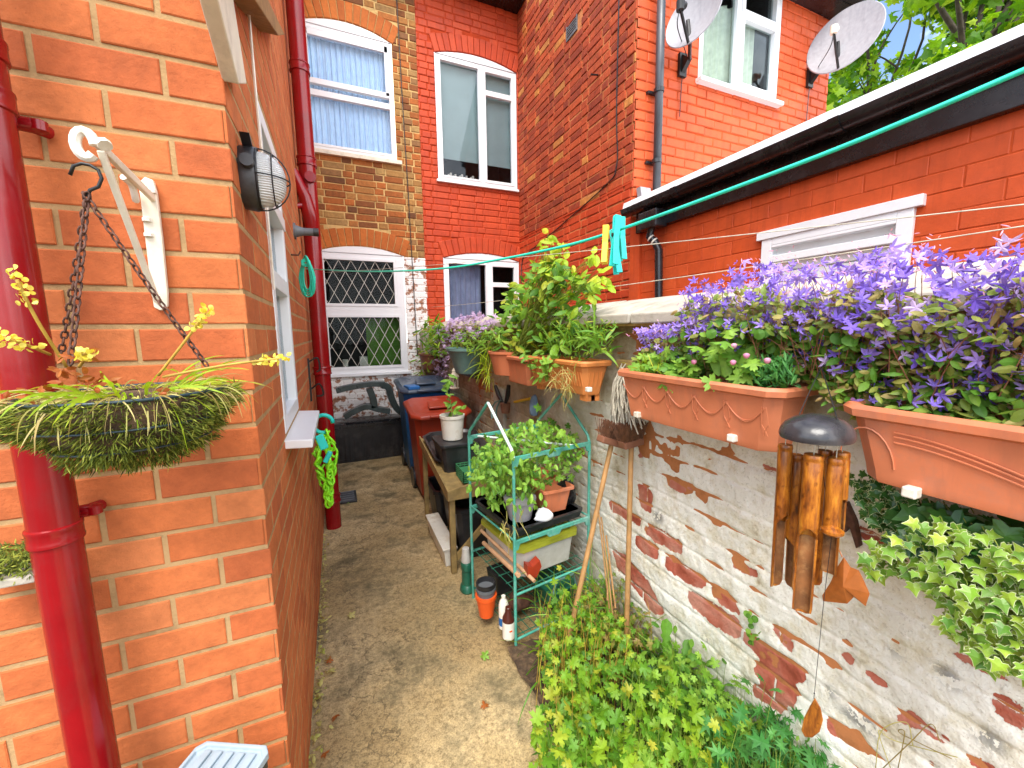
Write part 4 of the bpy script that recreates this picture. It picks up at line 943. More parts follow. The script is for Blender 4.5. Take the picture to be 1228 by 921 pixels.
# violet bellflowers: three plants
def bell(loc, label, topline, botline, ya, yb, nl, nfl, size, seed, nind, x0=.925, x1=.985):
    t_ = plant('bellflower', loc, label, 'flowering plant', 'violet bellflowers along the wall top')
    g = np.random.default_rng(seed)
    tp = sorted((at(a, b_, 'x', 1.04).y, at(a, b_, 'x', 1.04).z) for a, b_ in topline); bt = sorted((at(a, b_, 'x', 1.05).y, at(a, b_, 'x', 1.05).z) for a, b_ in botline)
    def pts(n, lo, hi, sk=1.):
        y = g.uniform(ya, yb, n); zt = np.interp(y, [p[0] for p in tp], [p[1] for p in tp]); zb = np.interp(y, [p[0] for p in bt], [p[1] for p in bt])
        u = lo+(hi-lo)*g.uniform(0, 1, n)**sk; z = zb+(zt-zb)*u
        xf = np.where(z < 1.46, x1, x0+.02); x = xf+g.uniform(0, .11, n)+np.where(z > 1.60, g.uniform(0, .16, n), 0)+g.normal(size=n)*.006
        return np.stack([x, y, z], 1)
    A_ = pts(nl, .0, .78); leaves('foliage', G['olive'], t_, A_, mixN(np.tile(TOCAM, (nl, 1)), .5, .6, seed), g.uniform(.015, .029, nl), OVAL if seed % 2 else ROUND, seed=seed)
    B_ = pts(nl//2, .0, .5); leaves('lower_foliage', G['mid'], t_, B_, mixN(np.tile(TOCAM, (nl//2, 1)), .5, .6, seed+5), g.uniform(.018, .034, nl//2), OVAL if seed == 3 else ROUND, seed=seed+5)
    P_ = pts(nfl, .08, 1.03, .8); flowers(t_, P_, G['purple'], size, seed, nind)
    n = nfl//3; tips = P_[:n]; roots = tips*np.array([1, 1, 0])+np.array([.06, 0, 0]); roots[:, 2] = 1.34+g.uniform(0, .05, n); roots[:, 1] += g.normal(size=n)*.05
    stems('stems', G['redstem'], t_, roots, tips, .0012, .35, seed)
    C_ = pts(nfl//3, .75, 1.12); bd_ = leaves('buds', G['pink'], t_, C_, mixN(np.tile(TOCAM, (nfl//3, 1)), .5, .8, seed), g.uniform(.008, .016, nfl//3), NARROW, seed=seed); bd_['kind'] = 'stuff'
    return t_
bell((1.12, .15, 1.33), 'largest violet bellflower spilling over the nearest terracotta trough', [(985,330),(1010,318),(1060,298),(1110,306),(1160,322),(1228,292),(1330,280)], [(985,480),(1050,500),(1228,505),(1400,520)], -.08, .54, 1900, 820, .030, 3, 95)
bell((1.14, .75, 1.33), 'violet bellflower in the swag trough, in front of the white shutter', [(800,385),(830,352),(880,322),(920,312),(960,335),(1000,318)], [(800,440),(860,440),(900,445),(1000,470)], .48, .98, 1300, 680, .026, 5, 75, .95, 1.03)
bell((1.12, 1.1, 1.33), 'small violet bellflower at the far corner of the swag trough', [(735,425),(752,405),(790,392),(830,390),(870,380)], [(735,452),(800,450),(870,445)], .86, 1.20, 420, 330, .026, 8, 60, .95, 1.02)
# plants in the swag trough
t_ = plant('leafy_plant', (1.02, .85, 1.33), 'broad light green leaves with pink buds in the middle of the swag trough')
P_ = region([(785,420),(820,408),(860,400),(900,405),(915,450),(890,470),(800,450)], 'x', .96, 1.06, 60, 11); leaves('foliage', G['fresh'], t_, P_, mixN(np.tile(TOCAM, (60,1)), .8, .5, 1), rng.uniform(.035, .06, 60), LOBED, seed=2)
P_ = region([(855,450),(868,450),(890,452),(885,458)], 'x', .98, 1.03, 12, 12); U_ = np.array([(-.1, rng.uniform(-.6,.6), 1) for _ in P_]); leaves('upright_leaf', G['fresh'], t_, P_, np.tile((-.8,-.5,.2),(12,1)), rng.uniform(.07, .10, 12), [(0,0),(.1,.1),(.2,.4),(.22,.7),(.1,.93),(0,1),(-.1,.93),(-.22,.7),(-.2,.4),(-.1,.1)], U=U_, seed=3)
P_ = np.array([at(a, b_, 'x', .955) for a, b_ in ((880,418),(895,430),(879,438),(920,436),(832,437))]); mb = MB()
for p in P_: mb.lathe([(.003,0),(.007,.004),(.008,.011),(.003,.014)], tuple(p), 8)
mb.build('bud', G['pink'], t_, smooth=True)
t_ = plant('sedum', (1.0, .7, 1.33), 'blue green tufted sedum at the right end of the swag trough')
P_ = region([(895,440),(945,430),(955,462),(900,466)], 'x', .97, 1.05, 320, 13); leaves('foliage', G['blueg'], t_, P_, mixN(np.tile((-.4,-.4,.2),(320,1)), 0, .5, 2), rng.uniform(.02, .034, 320), NARROW, U=rng.normal(size=(320,3))*.5+(0,0,1), seed=4)
t_ = plant('leafy_plant', (1.0, 1.1, 1.33), 'lime green lobed leaves with yellowing stalks at the left end of the swag trough')
P_ = region([(765,425),(800,425),(835,440),(830,465),(790,458),(760,447)], 'x', .97, 1.06, 50, 14); leaves('foliage', G['fresh'], t_, P_, mixN(np.tile(TOCAM,(50,1)), .9, .5, 5), rng.uniform(.03, .055, 50), LOBED, seed=6)
P_ = region([(757,440),(800,430),(800,450),(765,450)], 'x', .98, 1.05, 60, 15); straps('blades', G['ylw'], t_, P_, rng.normal(size=(60,3))*.4+(-.2,0,1), .05, .003, .5, 3)
# spiky plants in the tan trough
t_ = plant('spiky_plant', (1.04, 1.7, 1.34), 'spiky light green plant filling the tan ribbed trough', 'plant')
P_ = region([(655,425),(730,425),(725,400),(660,395)], 'x', .98, 1.10, 150, 16); straps('foliage', G['fresh'], t_, P_, rng.normal(size=(150,3))*.45+(-.1,0,1), .11, .009, .6, 4)
P_ = region([(650,425),(665,375),(700,368),(735,385),(738,420),(700,432)], 'x', .98, 1.12, 420, 17); leaves('side_leaves', G['lime'], t_, P_, mixN(np.tile(TOCAM,(420,1)), .4, .7, 7), rng.uniform(.02, .038, 420), NARROW, seed=7)
P_ = region([(670,440),(690,436),(685,480),(672,486)], 'x', .93, .97, 30, 18); straps('trailing_stems', G['straw'], t_, P_, rng.normal(size=(30,3))*.4+(-.2,0,-.6), .09, .003, .6, 5)
for a, b_, c_ in ((683,375,371),(698,376,360),(722,370,372)):
    pass
# bright shrub in the terracotta pot
t_ = plant('shrub', (1.06, 2.3, 1.32), 'tall bright yellow green shrub rising above the small terracotta pot', 'shrub')
poly = [(590,425),(592,380),(612,345),(640,320),(660,312),(690,325),(715,345),(712,360),(690,372),(685,392),(665,425)]
P_ = region(poly, 'x', .98, 1.22, 620, 20); leaves('foliage', G['lime'], t_, P_, mixN(np.tile(TOCAM,(620,1)), .7, .6, 8), rng.uniform(.045, .085, 620), OVAL, seed=8)
P2 = region([(640,330),(650,295),(655,275),(672,290),(685,315),(700,335)], 'x', 1.02, 1.15, 55, 21); leaves('young_leaves', G['ylw'], t_, P2, mixN(np.tile(TOCAM,(55,1)), .5, .6, 9), rng.uniform(.045, .075, 55), OVAL, seed=9)
P3 = region([(695,315),(712,300),(714,318),(735,345),(710,345)], 'x', 1.02, 1.12, 22, 22); leaves('outer_leaves', G['ylw'], t_, P3, mixN(np.tile(TOCAM,(22,1)), .5, .6, 10), rng.uniform(.05, .075, 22), OVAL, seed=10)
tips = np.concatenate([P2, P3, P_[:60]]); roots = np.tile((1.06, 2.3, 1.33), (len(tips), 1))+rng.normal(size=(len(tips),3))*(.03,.06,.0); stems('stems', G['gstem'], t_, roots, tips, .003, .25, 6)
# plants of the grey green bowl and beyond
t_ = plant('trailing_plant', (1.05, 3.1, 1.33), 'bushy green plant in the grey green bowl', 'plant')
P_ = region([(535,420),(545,400),(570,392),(600,395),(603,412),(575,422)], 'x', .95, 1.15, 330, 23); leaves('foliage', G['fresh'], t_, P_, mixN(np.tile(TOCAM,(330,1)), .6, .6, 11), rng.uniform(.05, .09, 330), NARROW, seed=11)
t_ = plant('mauve_flowering_plant', (1.06, 3.7, 1.35), 'hazy mauve flowering plant left of the bright shrub', 'flowering plant')
P_ = region([(515,420),(522,395),(545,380),(575,375),(598,385),(590,400),(545,410),(535,455),(522,450)], 'x', .97, 1.15, 500, 24); leaves('blossom', G['mauve'], t_, P_, mixN(np.tile(TOCAM,(500,1)), .4, .8, 12), rng.uniform(.03, .055, 500), STAR, seed=12)
o = [x for x in t_.children][0]; o['kind'] = 'stuff'
P_ = region([(515,430),(522,400),(560,388),(600,392),(590,420),(540,425)], 'x', 1.0, 1.2, 400, 25); leaves('foliage', G['olive'], t_, P_, mixN(np.tile(TOCAM,(400,1)), .4, .8, 13), rng.uniform(.03, .06, 400), OVAL, seed=13)
t_ = plant('ferny_plant', (1.02, 4.5, 1.3), 'ferny light green plant trailing from the brown pot at the far end of the wall', 'plant')
P_ = region([(497,430),(500,395),(512,382),(530,385),(528,420),(515,440),(500,465)], 'x', .92, 1.05, 420, 26); leaves('foliage', G['lime'], t_, P_, mixN(np.tile(TOCAM,(420,1)), .4, .8, 14), rng.uniform(.06, .12, 420), NARROW, seed=14)
t_ = plant('trailing_plant', (1.0, 2.3, 1.3), 'yellow stemmed plant trailing over the half hidden terracotta trough', 'plant')
P_ = region([(565,420),(590,415),(592,460),(578,440)], 'x', .93, 1.0, 60, 27); straps('foliage', G['ylw'], t_, P_, rng.normal(size=(60,3))*.4+(-.2,0,-.4), .14, .006, .5, 8)
P_ = region([(625,420),(665,425),(660,450),(640,455)], 'x', .92, 1.0, 70, 28); leaves('broad_leaves', G['fresh'], t_, P_, mixN(np.tile(TOCAM,(70,1)), .6, .6, 15), rng.uniform(.035, .06, 70), OVAL, seed=15)
t_ = plant('trailing_plant', (1.0, 1.9, 1.3), 'thin golden stems hanging between the terracotta and tan troughs', 'plant')
P_ = region([(655,445),(690,440),(686,470),(668,478)], 'x', .90, .96, 70, 29); straps('foliage', G['straw'], t_, P_, rng.normal(size=(70,3))*.8+(-.1,0,-.4), .07, .0028, .5, 9)

# ivy under the nearest trough
def ivy(label, loc, poly, x0, x1, n, smin, smax, mat, rim, seed):
    t_ = plant('ivy', loc, label, 'ivy', 'ivy on the garden wall')
    P_ = region(poly, 'x', x0, x1, n, seed); g = np.random.default_rng(seed)
    N_ = mixN(np.tile((-.8,-.45,.35),(n,1)), .1, .38, seed); S_ = g.uniform(smin, smax, n); U_ = g.normal(size=(n,3))*.6+(0,-.2,-1)
    leaves('foliage', G[mat], t_, P_, N_, S_, IVY, U=U_, fold=.08, curl=.1, seed=seed)
    if rim:
        Nn = N_/np.linalg.norm(N_, axis=1)[:, None]; Uu = U_-Nn*(U_*Nn).sum(1)[:, None]; Uu /= np.linalg.norm(Uu, axis=1)[:, None]
        leaves('leaf_margins', G[rim], t_, P_-Nn*.0007-Uu*(S_*.045)[:, None], N_, S_*1.10, IVY, U=U_, fold=.08, curl=.1, seed=seed)
    k = n//4; stems('stems', G['gstem'], t_, P_[:k]+np.array((.015, .01, .005)), P_[:k], .0013, .3, seed)
ivy('bright variegated ivy with cream edges cascading below the nearest trough', (1.05, .3, .8), [(1032,668),(1060,640),(1110,622),(1150,630),(1228,650),(1330,690),(1330,860),(1228,805),(1180,795),(1130,750),(1125,715),(1080,690),(1040,690)], .97, 1.10, 1150, .015, .029, 'ivy', 'ivyrim', 31)
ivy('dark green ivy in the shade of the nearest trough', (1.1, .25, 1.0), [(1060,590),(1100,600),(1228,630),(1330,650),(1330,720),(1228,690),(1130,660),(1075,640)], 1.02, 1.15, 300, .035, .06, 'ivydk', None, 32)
ivy('small pale edged ivy sprays beside the bamboo chime', (1.1, .42, 1.0), [(1015,560),(1050,570),(1100,600),(1110,640),(1060,650),(1030,610)], 1.03, 1.14, 160, .014, .028, 'ivydk', 'ivyrim', 33)

# ================================================================== pipes, lamp, hooks on the left house
dn = thing('drainpipe', (-.50, .97, 0), 'large glossy dark red drainpipe in the left foreground behind the hanging basket', 'drainpipe', 'red drainpipes of the brick house')
mb = MB(); mb.tube([(-.502, .985, 0), (-.502, .985, 2.7)], .0345, 24); mb.build('pipe', K['red_gloss'], dn, smooth='auto')
for zz in (at(60, 640, 'y', .985).z, at(0, 120, 'y', .985).z, at(0,60,'y',.985).z):
    mb = MB(); mb.lathe([(.0345,-.018),(.038,-.016),(.0385,-.012),(.0375,-.009),(.0375,.009),(.0385,.012),(.038,.016),(.0345,.018)], (-.502, .985, zz), 24); mb.build('collar', K['red_gloss'], dn, smooth='auto')
for px, py in ((112, 612), (45, 150)):
    p = at(px, py, 'y', 1.03); mb = MB(); mb.tube([(-.50, 1.03, p.z), (p.x-.01, 1.035, p.z), (p.x, 1.06, p.z)], [.012,.013,.011], 10); mb.lathe([(.004,-.012),(.012,-.008),(.012,.008),(.004,.012)], (p.x, 1.035, p.z), 10); mb.build('fixing_lug', K['red_gloss'], dn, smooth='auto')
so = thing('drainpipe', (-.112, 3.25, 0), 'dark red soil pipe with branch fitting at the far end of the orange wall', 'drainpipe', 'red drainpipes of the brick house')
mb = MB(); mb.tube([(-.112, 3.25, 0), (-.112, 3.25, 4.6)], .055, 24); mb.build('pipe', K['red_gloss'], so, smooth='auto')
for px, py in ((350, 75), (372, 192), (386, 445), (398, 600)):
    z = at(px, py, 'y', 3.2).z; mb = MB(); mb.lathe([(.055,-.03),(.063,-.028),(.064,-.02),(.06,-.014),(.06,.018),(.064,.022),(.062,.03),(.055,.032)], (-.112, 3.25, z), 24); mb.build('collar', K['red_gloss'], so, smooth='auto')
A = at(352,208,'y',3.15); B = at(366,236,'y',3.17); mb = MB(); mb.tube([A+Vector((0,.1,.03)), A, A.lerp(B,.5), B, B+Vector((0.02,.02,-.12)), B+Vector((.03,.04,-.22))], [.03,.036,.034,.042,.05,.04], 14)
mb.tube([at(372,212,'y',3.18)+Vector((0,-.01,0)), at(372,212,'y',3.18)+Vector((0,.08,0))], .035, 14); mb.tube([at(350,248,'y',3.15), at(366,246,'y',3.17)], .02, 10); mb.build('branch_fitting', K['red_gloss'], so, smooth='auto')
# bulkhead lamp
L = at(296, 214, 'x', XL+.01); lm = thing('bulkhead_lamp', L, 'oval wire caged bulkhead lamp with ribbed glass on the side wall', 'lamp')
def ell(x, r, k=24, ry=.048, rz=.068): return [(L.x+x, L.y+r*ry*math.cos(2*math.pi*i/k), L.z+r*rz*math.sin(2*math.pi*i/k)) for i in range(k)]
mb = MB(); mb.loft([ell(-.01,1.05), ell(.018,1.1), ell(.024,1.05), ell(.024,.9)]); mb.build('base', K['black_pl'], lm, smooth='auto')
mb = MB(); p = L+Vector((.012,-.05,.02)); mb.tube([p, p+Vector((0,-.02,0))], .014, 12); mb.prism([L+Vector((.0,-.03,.085)), L+Vector((.02,-.03,.085)), L+Vector((.02,.01,.06)), L+Vector((.0,.01,.06))], (0,-.02,0)); mb.build('fixing_lug', K['black_pl'], lm)
mb = MB(); r_ = [ell(.022,.93), ell(.03,.93), ell(.05,.88), ell(.066,.74), ell(.078,.5), ell(.083,.25), ell(.084,.02)]; mb.loft(r_)
mt, tt, bb, oo = nm('ribbed lamp glass'); bb.inputs['Base Color'].default_value = (.80,.82,.80,1); bb.inputs['Roughness'].default_value = .12; bb.inputs['Transmission Weight'].default_value = .35
wv = node(tt, 'ShaderNodeTexWave', bands_direction='Z'); wv.inputs['Scale'].default_value = 60; tt.links.new(coords(tt), wv.inputs['Vector']); bump(tt, bb, wv.outputs['Fac'], .8, .002)
mb.build('glass', mt, lm, smooth=True)
mb = MB()
for a in (0, math.pi/2): mb.tube([(L.x+.024+.068*math.sin(math.pi*k/14), L.y+math.cos(a)*.052*math.cos(math.pi*k/14), L.z+math.sin(a)*.072*math.cos(math.pi*k/14)) for k in range(15)], .0017, 6)
mb.tube([tuple(q) for q in ell(.058, .86, 24, .052, .072)], .0017, 6, closed=True); mb.tube([tuple(q) for q in ell(.026, 1.02)], .003, 6, closed=True); mb.build('wire_cage', K['dkmetal'], lm)
# grey stub, hank of line, chain toy, hook
S_ = at(352, 277, 'x', XL); t_ = thing('pipe_stub', S_, 'short grey pipe stub with round flange sticking out of the side wall', 'pipe'); S2 = at(373, 276, 'y', S_.y)
mb = MB(); mb.tube([S_, S_+Vector((.012,0,0))], .045, 16); mb.tube([S_+Vector((.01,0,0)), S_+Vector((.055,0,0))], [.034,.020], 16); mb.tube([S_+Vector((.05,0,0)), S_+Vector((.125,0,.002))], .021, 16); mb.build('stub', K['grey_pl'], t_, smooth='auto')
mb = MB(); mb.tube([S_+Vector((.1,0,.002)), S_+Vector((.128,0,.002))], .0225, 16); mb.build('end_cap', K['black_pl'], t_, smooth='auto')
H_ = at(358, 306, 'x', -.15); t_ = thing('line_hank', H_, 'hank of turquoise washing line looped over a hook on the orange side wall', 'washing line')
mb = MB()
for k in range(9):
    w_ = .03+.005*k; l_ = .17+.012*(k % 4); mb.tube([H_+Vector((.03+w_*.75*math.sin(a)*(.3+.7*(1-math.cos(a))/2), .004*(k % 3)-w_*.5*math.sin(a), -l_*(1-math.cos(a))/2)) for a in [2*math.pi*i/20 for i in range(20)]], .0035, 6, closed=True)
for k in range(3): mb.tube([H_+Vector((.03+.02*math.cos(a), 0, .012*math.sin(a)-.03-.006*k)) for a in [2*math.pi*i/12 for i in range(12)]], .003, 6, closed=True)
mb.build('hank', K['rope'], t_, smooth=True)
mb = MB(); mb.tube([H_+Vector((-.034,0,0)), H_+Vector((.0,0,0)), H_+Vector((.01,0,.02))], .004, 6); mb.build('hook', K['rust'], t_)
C_ = at(388, 512, 'x', -.10); t_ = thing('plastic_chain', C_, 'bunch of lime green plastic chain hung from a teal ring by the red soil pipe', 'chain')
mb = MB(); mb.tube([C_+Vector((.05*math.cos(a), -.01, .05*math.sin(a)+.02)) for a in [2*math.pi*i/20 for i in range(17)]], .011, 8); mb.build('ring', K['teal_peg'], t_, smooth=True)
mb = MB(); g = random.Random(3)
for c in range(5):
    for k in range(11):
        z = -.04-.036*k-.01*c; sp = .05*math.sin(math.pi*min(1, (k+1.5)/10)); cx = C_.x+sp*math.cos(c*1.3)+g.uniform(-.008,.008); cy = C_.y-.02+sp*math.sin(c*1.3)
        rot = Matrix.Rotation(g.uniform(0, 3.1), 4, 'Z') @ Matrix.Rotation(g.uniform(-.7,.7), 4, 'X'); mb.xf = Matrix.Translation((cx, cy, C_.z+z)) @ rot
        mb.tube([(.016*math.cos(a), 0, .028*math.sin(a)) for a in [2*math.pi*i/10 for i in range(10)]], .0068, 6, closed=True)
mb.build('links', K['lime'], t_, smooth=True)
mb = MB(); q = at(393, 548, 'x', -.08); mb.box(q-Vector((.012,.01,.03)), q+Vector((.012,.01,.03)), ry=.5); mb.build('clip', K['teal_peg'], t_, bev=.004); mb = MB(); q = at(386, 530, 'x', -.08); mb.box(q-Vector((.015,.01,.03)), q+Vector((.015,.01,.03)), ry=-.3); mb.build('clip', K['teal_peg'], t_, bev=.004)
q = at(370, 452, 'x', XL); t_ = thing('wall_hook', q, 'pair of old metal hooks on a strip beside the red soil pipe', 'hook')
mb = MB(); mb.box(q+Vector((0,-.01,-.16)), q+Vector((.012,.01,.12))); mb.tube(smoothpath([q+Vector((.01,0,.1)), q+Vector((.06,0,.12)), q+Vector((.07,0,.05)), q+Vector((.05,0,.03))], 5), .006, 6); mb.tube(smoothpath([q+Vector((.01,0,-.08)), q+Vector((.06,0,-.05)), q+Vector((.08,0,-.12)), q+Vector((.04,0,-.13))], 5), .006, 6); mb.build('hook', K['dkmetal'], t_)
# mossy ledge and tub in the left foreground
a, b_ = at(-60, 702, 'y', .98), at(50, 690, 'y', .98); t_ = thing('stone_ledge', a.lerp(b_, .5), 'small stone ledge covered with dark moss beside the near red drainpipe', 'ledge')
mb = MB(); mb.box((a.x, .98, b_.z-.012), (b_.x, YN, b_.z+.004)); mb.build('ledge', K['stone'], t_, bev=.003)
P_ = np.array([(rng.uniform(a.x, b_.x), rng.uniform(.975, 1.06), b_.z+rng.uniform(0, .045)) for _ in range(1600)]); o = leaves('moss', G['moss'], t_, P_, mixN(np.tile((0,-.8,.3),(1600,1)), .2, .6, 40), rng.uniform(.008,.016,1600), NARROW, seed=40); o['kind'] = 'stuff'
q = at(262, 905, 'z', .60); t_ = thing('plastic_tub', (q.x, q.y, 0), 'blue grey ribbed plastic tub at the bottom left against the orange wall', 'tub')
mb = MB(); ang = R(-28); mb.xf = Matrix.Translation((q.x-.005, q.y-.055, 0)) @ Matrix.Rotation(ang, 4, 'Z') @ Matrix.Diagonal((.70,.70,1,1))
mb.loft([oring(-.09,.09,-.08,.08,0,.02), oring(-.105,.105,-.095,.095,.56,.02), oring(-.115,.115,-.105,.105,.565,.02), oring(-.115,.115,-.105,.105,.585,.02)]); mb.build('body', K['black_pl'], t_, bev=.003)
mb = MB(); mb.xf = Matrix.Translation((q.x-.005, q.y-.055, 0)) @ Matrix.Rotation(ang, 4, 'Z') @ Matrix.Diagonal((.70,.70,1,1))
mb.loft([oring(-.118,.118,-.108,.108,.586,.02), oring(-.118,.118,-.108,.108,.602,.02), oring(-.108,.108,-.098,.098,.602,.02), oring(-.106,.106,-.096,.096,.594,.02)])
for k in range(5): mb.box((-.085+k*.036, -.085, .594), (-.085+k*.036+.022, .085, .600))
mb.build('lid', K['greytub'], t_, bev=.002)

# ================================================================== hanging basket and its bracket
br = thing('basket_bracket', at(185, 300, 'y', YN), 'white cast iron bracket holding the hanging basket', 'bracket')
T_ = at(183,228,'y',YN-.012); Bq = at(194,362,'y',YN-.012)
mb = MB()
pl = [at(*p,'y',YN-.006) for p in ((168,222),(176,214),(186,218),(190,232),(197,290),(203,352),(203,368),(195,373),(187,369),(184,352),(178,300),(171,240))]
mb.prism(pl, (0,-.011,0)); mb.build('back_plate', K['white_wood'], br, bev=.002)
tip = at(103, 178, 'y', .90)
mb = MB(); mb.box((-.0085,-.0085,0),(.0085,.0085,.001)); mb = MB()
def bar(mb, a, b_, w_, h_):
    a, b_ = Vector(a), Vector(b_); d = b_-a; q = d.to_track_quat('X', 'Z').to_matrix().to_4x4(); mb.xf = Matrix.Translation(a) @ q; mb.box((0, -w_/2, -h_/2), (d.length, w_/2, h_/2)); mb.xf = Matrix.Identity(4)
top_a = at(184,238,'y',YN-.015)
bar(mb, top_a, tip+Vector((.012,.01,.012)), .009, .014); mb.build('arm', K['white_wood'], br, bev=.002)
mb = MB(); bar(mb, at(189,362,'y',YN-.02), tip+Vector((.018,0,.0)), .010, .009); mb.build('strut', K['white_wood'], br, bev=.002)
mb = MB(); sc_ = smoothpath([at(160,228,'y',YN-.03), at(163,240,'y',YN-.04), at(158,222,'y',YN-.06), at(148,212,'y',YN-.08)], 5); mb.tube(sc_, .006, 8)
c = tip
mb.tube([c+Vector((.012*math.cos(a), .0, .02*math.sin(a)+.006)) for a in [2*math.pi*i/16 for i in range(15)]], .0075, 8)
mb.build('scroll', K['white_pl'], br, smooth='auto'); mb = MB(); mb.tube([c+Vector((.022,0,.012)), c+Vector((.026,-.004,.006))], .010, 8); mb.build('lug', K['white_pl'], br, smooth='auto'); mb = MB()
for p in ((176,262),(178,280),(182,228)):
    q = at(*p,'y',YN-.018); mb = MB(); mb.lathe([(.008,-.006),(.008,.0),(.004,.004)], tuple(q), 8); mb.build('screw_boss', K['white_pl'], br, smooth='auto')
BC = at(134, 472, 'y', .865); BC = Vector((-.322, .87, BC.z)); RB = .130
hb = thing('hanging_basket', BC, 'moss lined hanging basket with yellow grassy plants on rusty chains', 'hanging basket')
mb = MB(); mb.tube([BC+Vector((RB*math.cos(a), RB*math.sin(a), 0)) for a in [2*math.pi*k/48 for k in range(48)]], .0028, 8, closed=True)
for f_ in (.94, .75): 
    z = -.115*math.sqrt(max(0, 1-f_*f_))-.004; mb.tube([BC+Vector((RB*(f_+.03)*math.cos(a), RB*(f_+.03)*math.sin(a), z)) for a in [2*math.pi*k/40 for k in range(40)]], .0018, 6, closed=True)
mb.build('wire_frame', plain('blue black wire', (.01,.03,.04), .35, .2, 20, 0), hb, smooth=True)
mb = MB(); prof = [(RB*.99*math.cos(a), -.112*math.sin(a)) for a in [math.pi/2*k/9 for k in range(9, -1, -1)]]; prof[0] = (.004, -.112); mb.lathe(prof, tuple(BC), 36, cap=False); mb.lathe([(RB*.99, 0), (RB*.8, -.006), (.01, .004)], tuple(BC), 30, cap=False)
mb.build('liner', K['soil'], hb, smooth=True)
n = 9500; g = np.random.default_rng(50); th_ = g.uniform(0, 2*np.pi, n); ph = np.arcsin(g.uniform(0, 1, n)**1.0)*.98; lump = 1+.05*np.sin(th_*7)+.06*np.sin(ph*9+th_*3)
d_ = np.stack([np.cos(th_)*np.cos(ph), np.sin(th_)*np.cos(ph), -np.sin(ph)], 1); P_ = np.array(BC)+d_*np.array([RB, RB, .114])*lump[:, None]*g.uniform(.94,1.03,n)[:, None]
tuft = np.stack([np.sin(th_*23+ph*5), np.cos(th_*17), np.sin(ph*31)], 1)*.5
leaves('moss', G['moss'], hb, P_, np.cross(d_, g.normal(size=(n,3))), g.uniform(.008,.022,n), [(0,0),(.05,.3),(.04,.7),(0,1),(-.04,.7),(-.05,.3)], U=d_+tuft+g.normal(size=(n,3))*.35, seed=50)
hb.children[-1]['kind'] = 'stuff'
n = 420; a = g.uniform(0, 2*np.pi, n); r_ = RB*np.sqrt(g.uniform(0,1,n)); P_ = np.stack([BC.x+r_*np.cos(a), BC.y+r_*np.sin(a), np.full(n, BC.z)], 1)
straps('dry_grass', G['straw'], hb, P_, np.stack([np.cos(a), np.sin(a), g.uniform(-.1,.8,n)], 1)+g.normal(size=(n,3))*.3, .07, .0016, 1.6, 51)
n = 60; a = g.uniform(0, 2*np.pi, n); r_ = RB*.7*np.sqrt(g.uniform(0,1,n)); P_ = np.stack([BC.x+r_*np.cos(a), BC.y+r_*np.sin(a), np.full(n, BC.z)], 1)
straps('leaves', G['ylw'], hb, P_, np.stack([np.cos(a)*.8, np.sin(a)*.8, g.uniform(.3,1.2,n)], 1), .11, .0038, 1.3, 52)
P_ = np.array([at(a_, b_, 'y', .80) for a_, b_ in ((60,440),(90,450),(100,430),(110,455),(30,460),(75,460),(120,445),(85,435),(200,450))]); P_ = np.repeat(P_, 6, 0)+g.normal(size=(54,3))*.01-np.array([0,0,.012])
leaves('brown_leaves', G['brownleaf'], hb, P_, g.normal(size=(54,3))+(0,-.5,.5), g.uniform(.010,.019,54), OVAL, seed=53)
for (bx, by), (mx_, my_), (tx, ty) in (((80,440),(45,385),(20,335)), ((190,450),(225,405),(246,375)), ((195,452),(270,438),(345,430)), ((60,425),(35,415),(5,405)), ((95,440),(105,425),(100,425))):
    p0, p1, p2 = at(bx,by,'y',.84), at(mx_,my_,'y',.80), at(tx,ty,'y',.78)
    if tx == 345: p1, p2 = at(mx_,my_,'y',.84), at(335,430,'y',.86)
    mb = MB(); sp_ = smoothpath([p0, p1, p2], 8); mb.tube(sp_, [.0022]*len(sp_), 6); st_ = mb.build('flower_stalk', G['ystem'], hb, smooth=True)
    fl = []; 
    for k in range(34):
        u = k/34; q = p2+(p2-p1).normalized()*(-.035+.05*u); r0 = .0085*(1-u*.5); aa = k*2.4; fl.append((q.x+r0*math.cos(aa), q.y+r0*math.sin(aa)*.5, q.z+r0*math.sin(aa)*.8))
    leaves('flower_spike', G['yflower'], st_, fl, g.normal(size=(34,3))+(0,-1,.2), np.full(34, .0072), ROUND, fold=.0, curl=.6, seed=54)
hk = tip+Vector((-.002, 0, -.012))
mb = MB(); mb.tube(smoothpath([at(86,201,'y',.90), at(90,216,'y',.90), at(99,222,'y',.90)], 5) if False else [at(*p,'y',.895) for p in ((84,210),(88,199),(98,196),(108,198),(118,204),(122,214),(118,224),(108,228),(104,236))], .0026, 8); mb.build('hook', K['dkmetal'], hb, smooth=True)
def chain(mb, a, b_, lk=.017, r=.0016, sag=0):
    a, b_ = Vector(a), Vector(b_); n = int((b_-a).length/(lk*.78)); d = (b_-a).normalized(); q = d.to_track_quat('Z', 'Y').to_matrix().to_4x4()
    for k in range(n+1):
        p = a.lerp(b_, k/n)+Vector((0,0,-sag*4*(k/n)*(1-k/n))); mb.xf = Matrix.Translation(p) @ q @ Matrix.Rotation(math.pi/2*(k % 2)+.4, 4, 'Z')
        mb.tube([(.0042*math.cos(t_), 0, lk/2*math.sin(t_)) for t_ in [2*math.pi*i/8 for i in range(8)]], r, 5, closed=True)
    mb.xf = Matrix.Identity(4)
ct = at(104, 236, 'y', .895)
for e in (at(85, 432, 'y', .80), at(73, 425, 'y', .98), at(246, 436, 'y', .88)):
    mb = MB(); chain(mb, ct, e, sag=.004); mb.build('chain', K['rust'], hb, smooth=True)

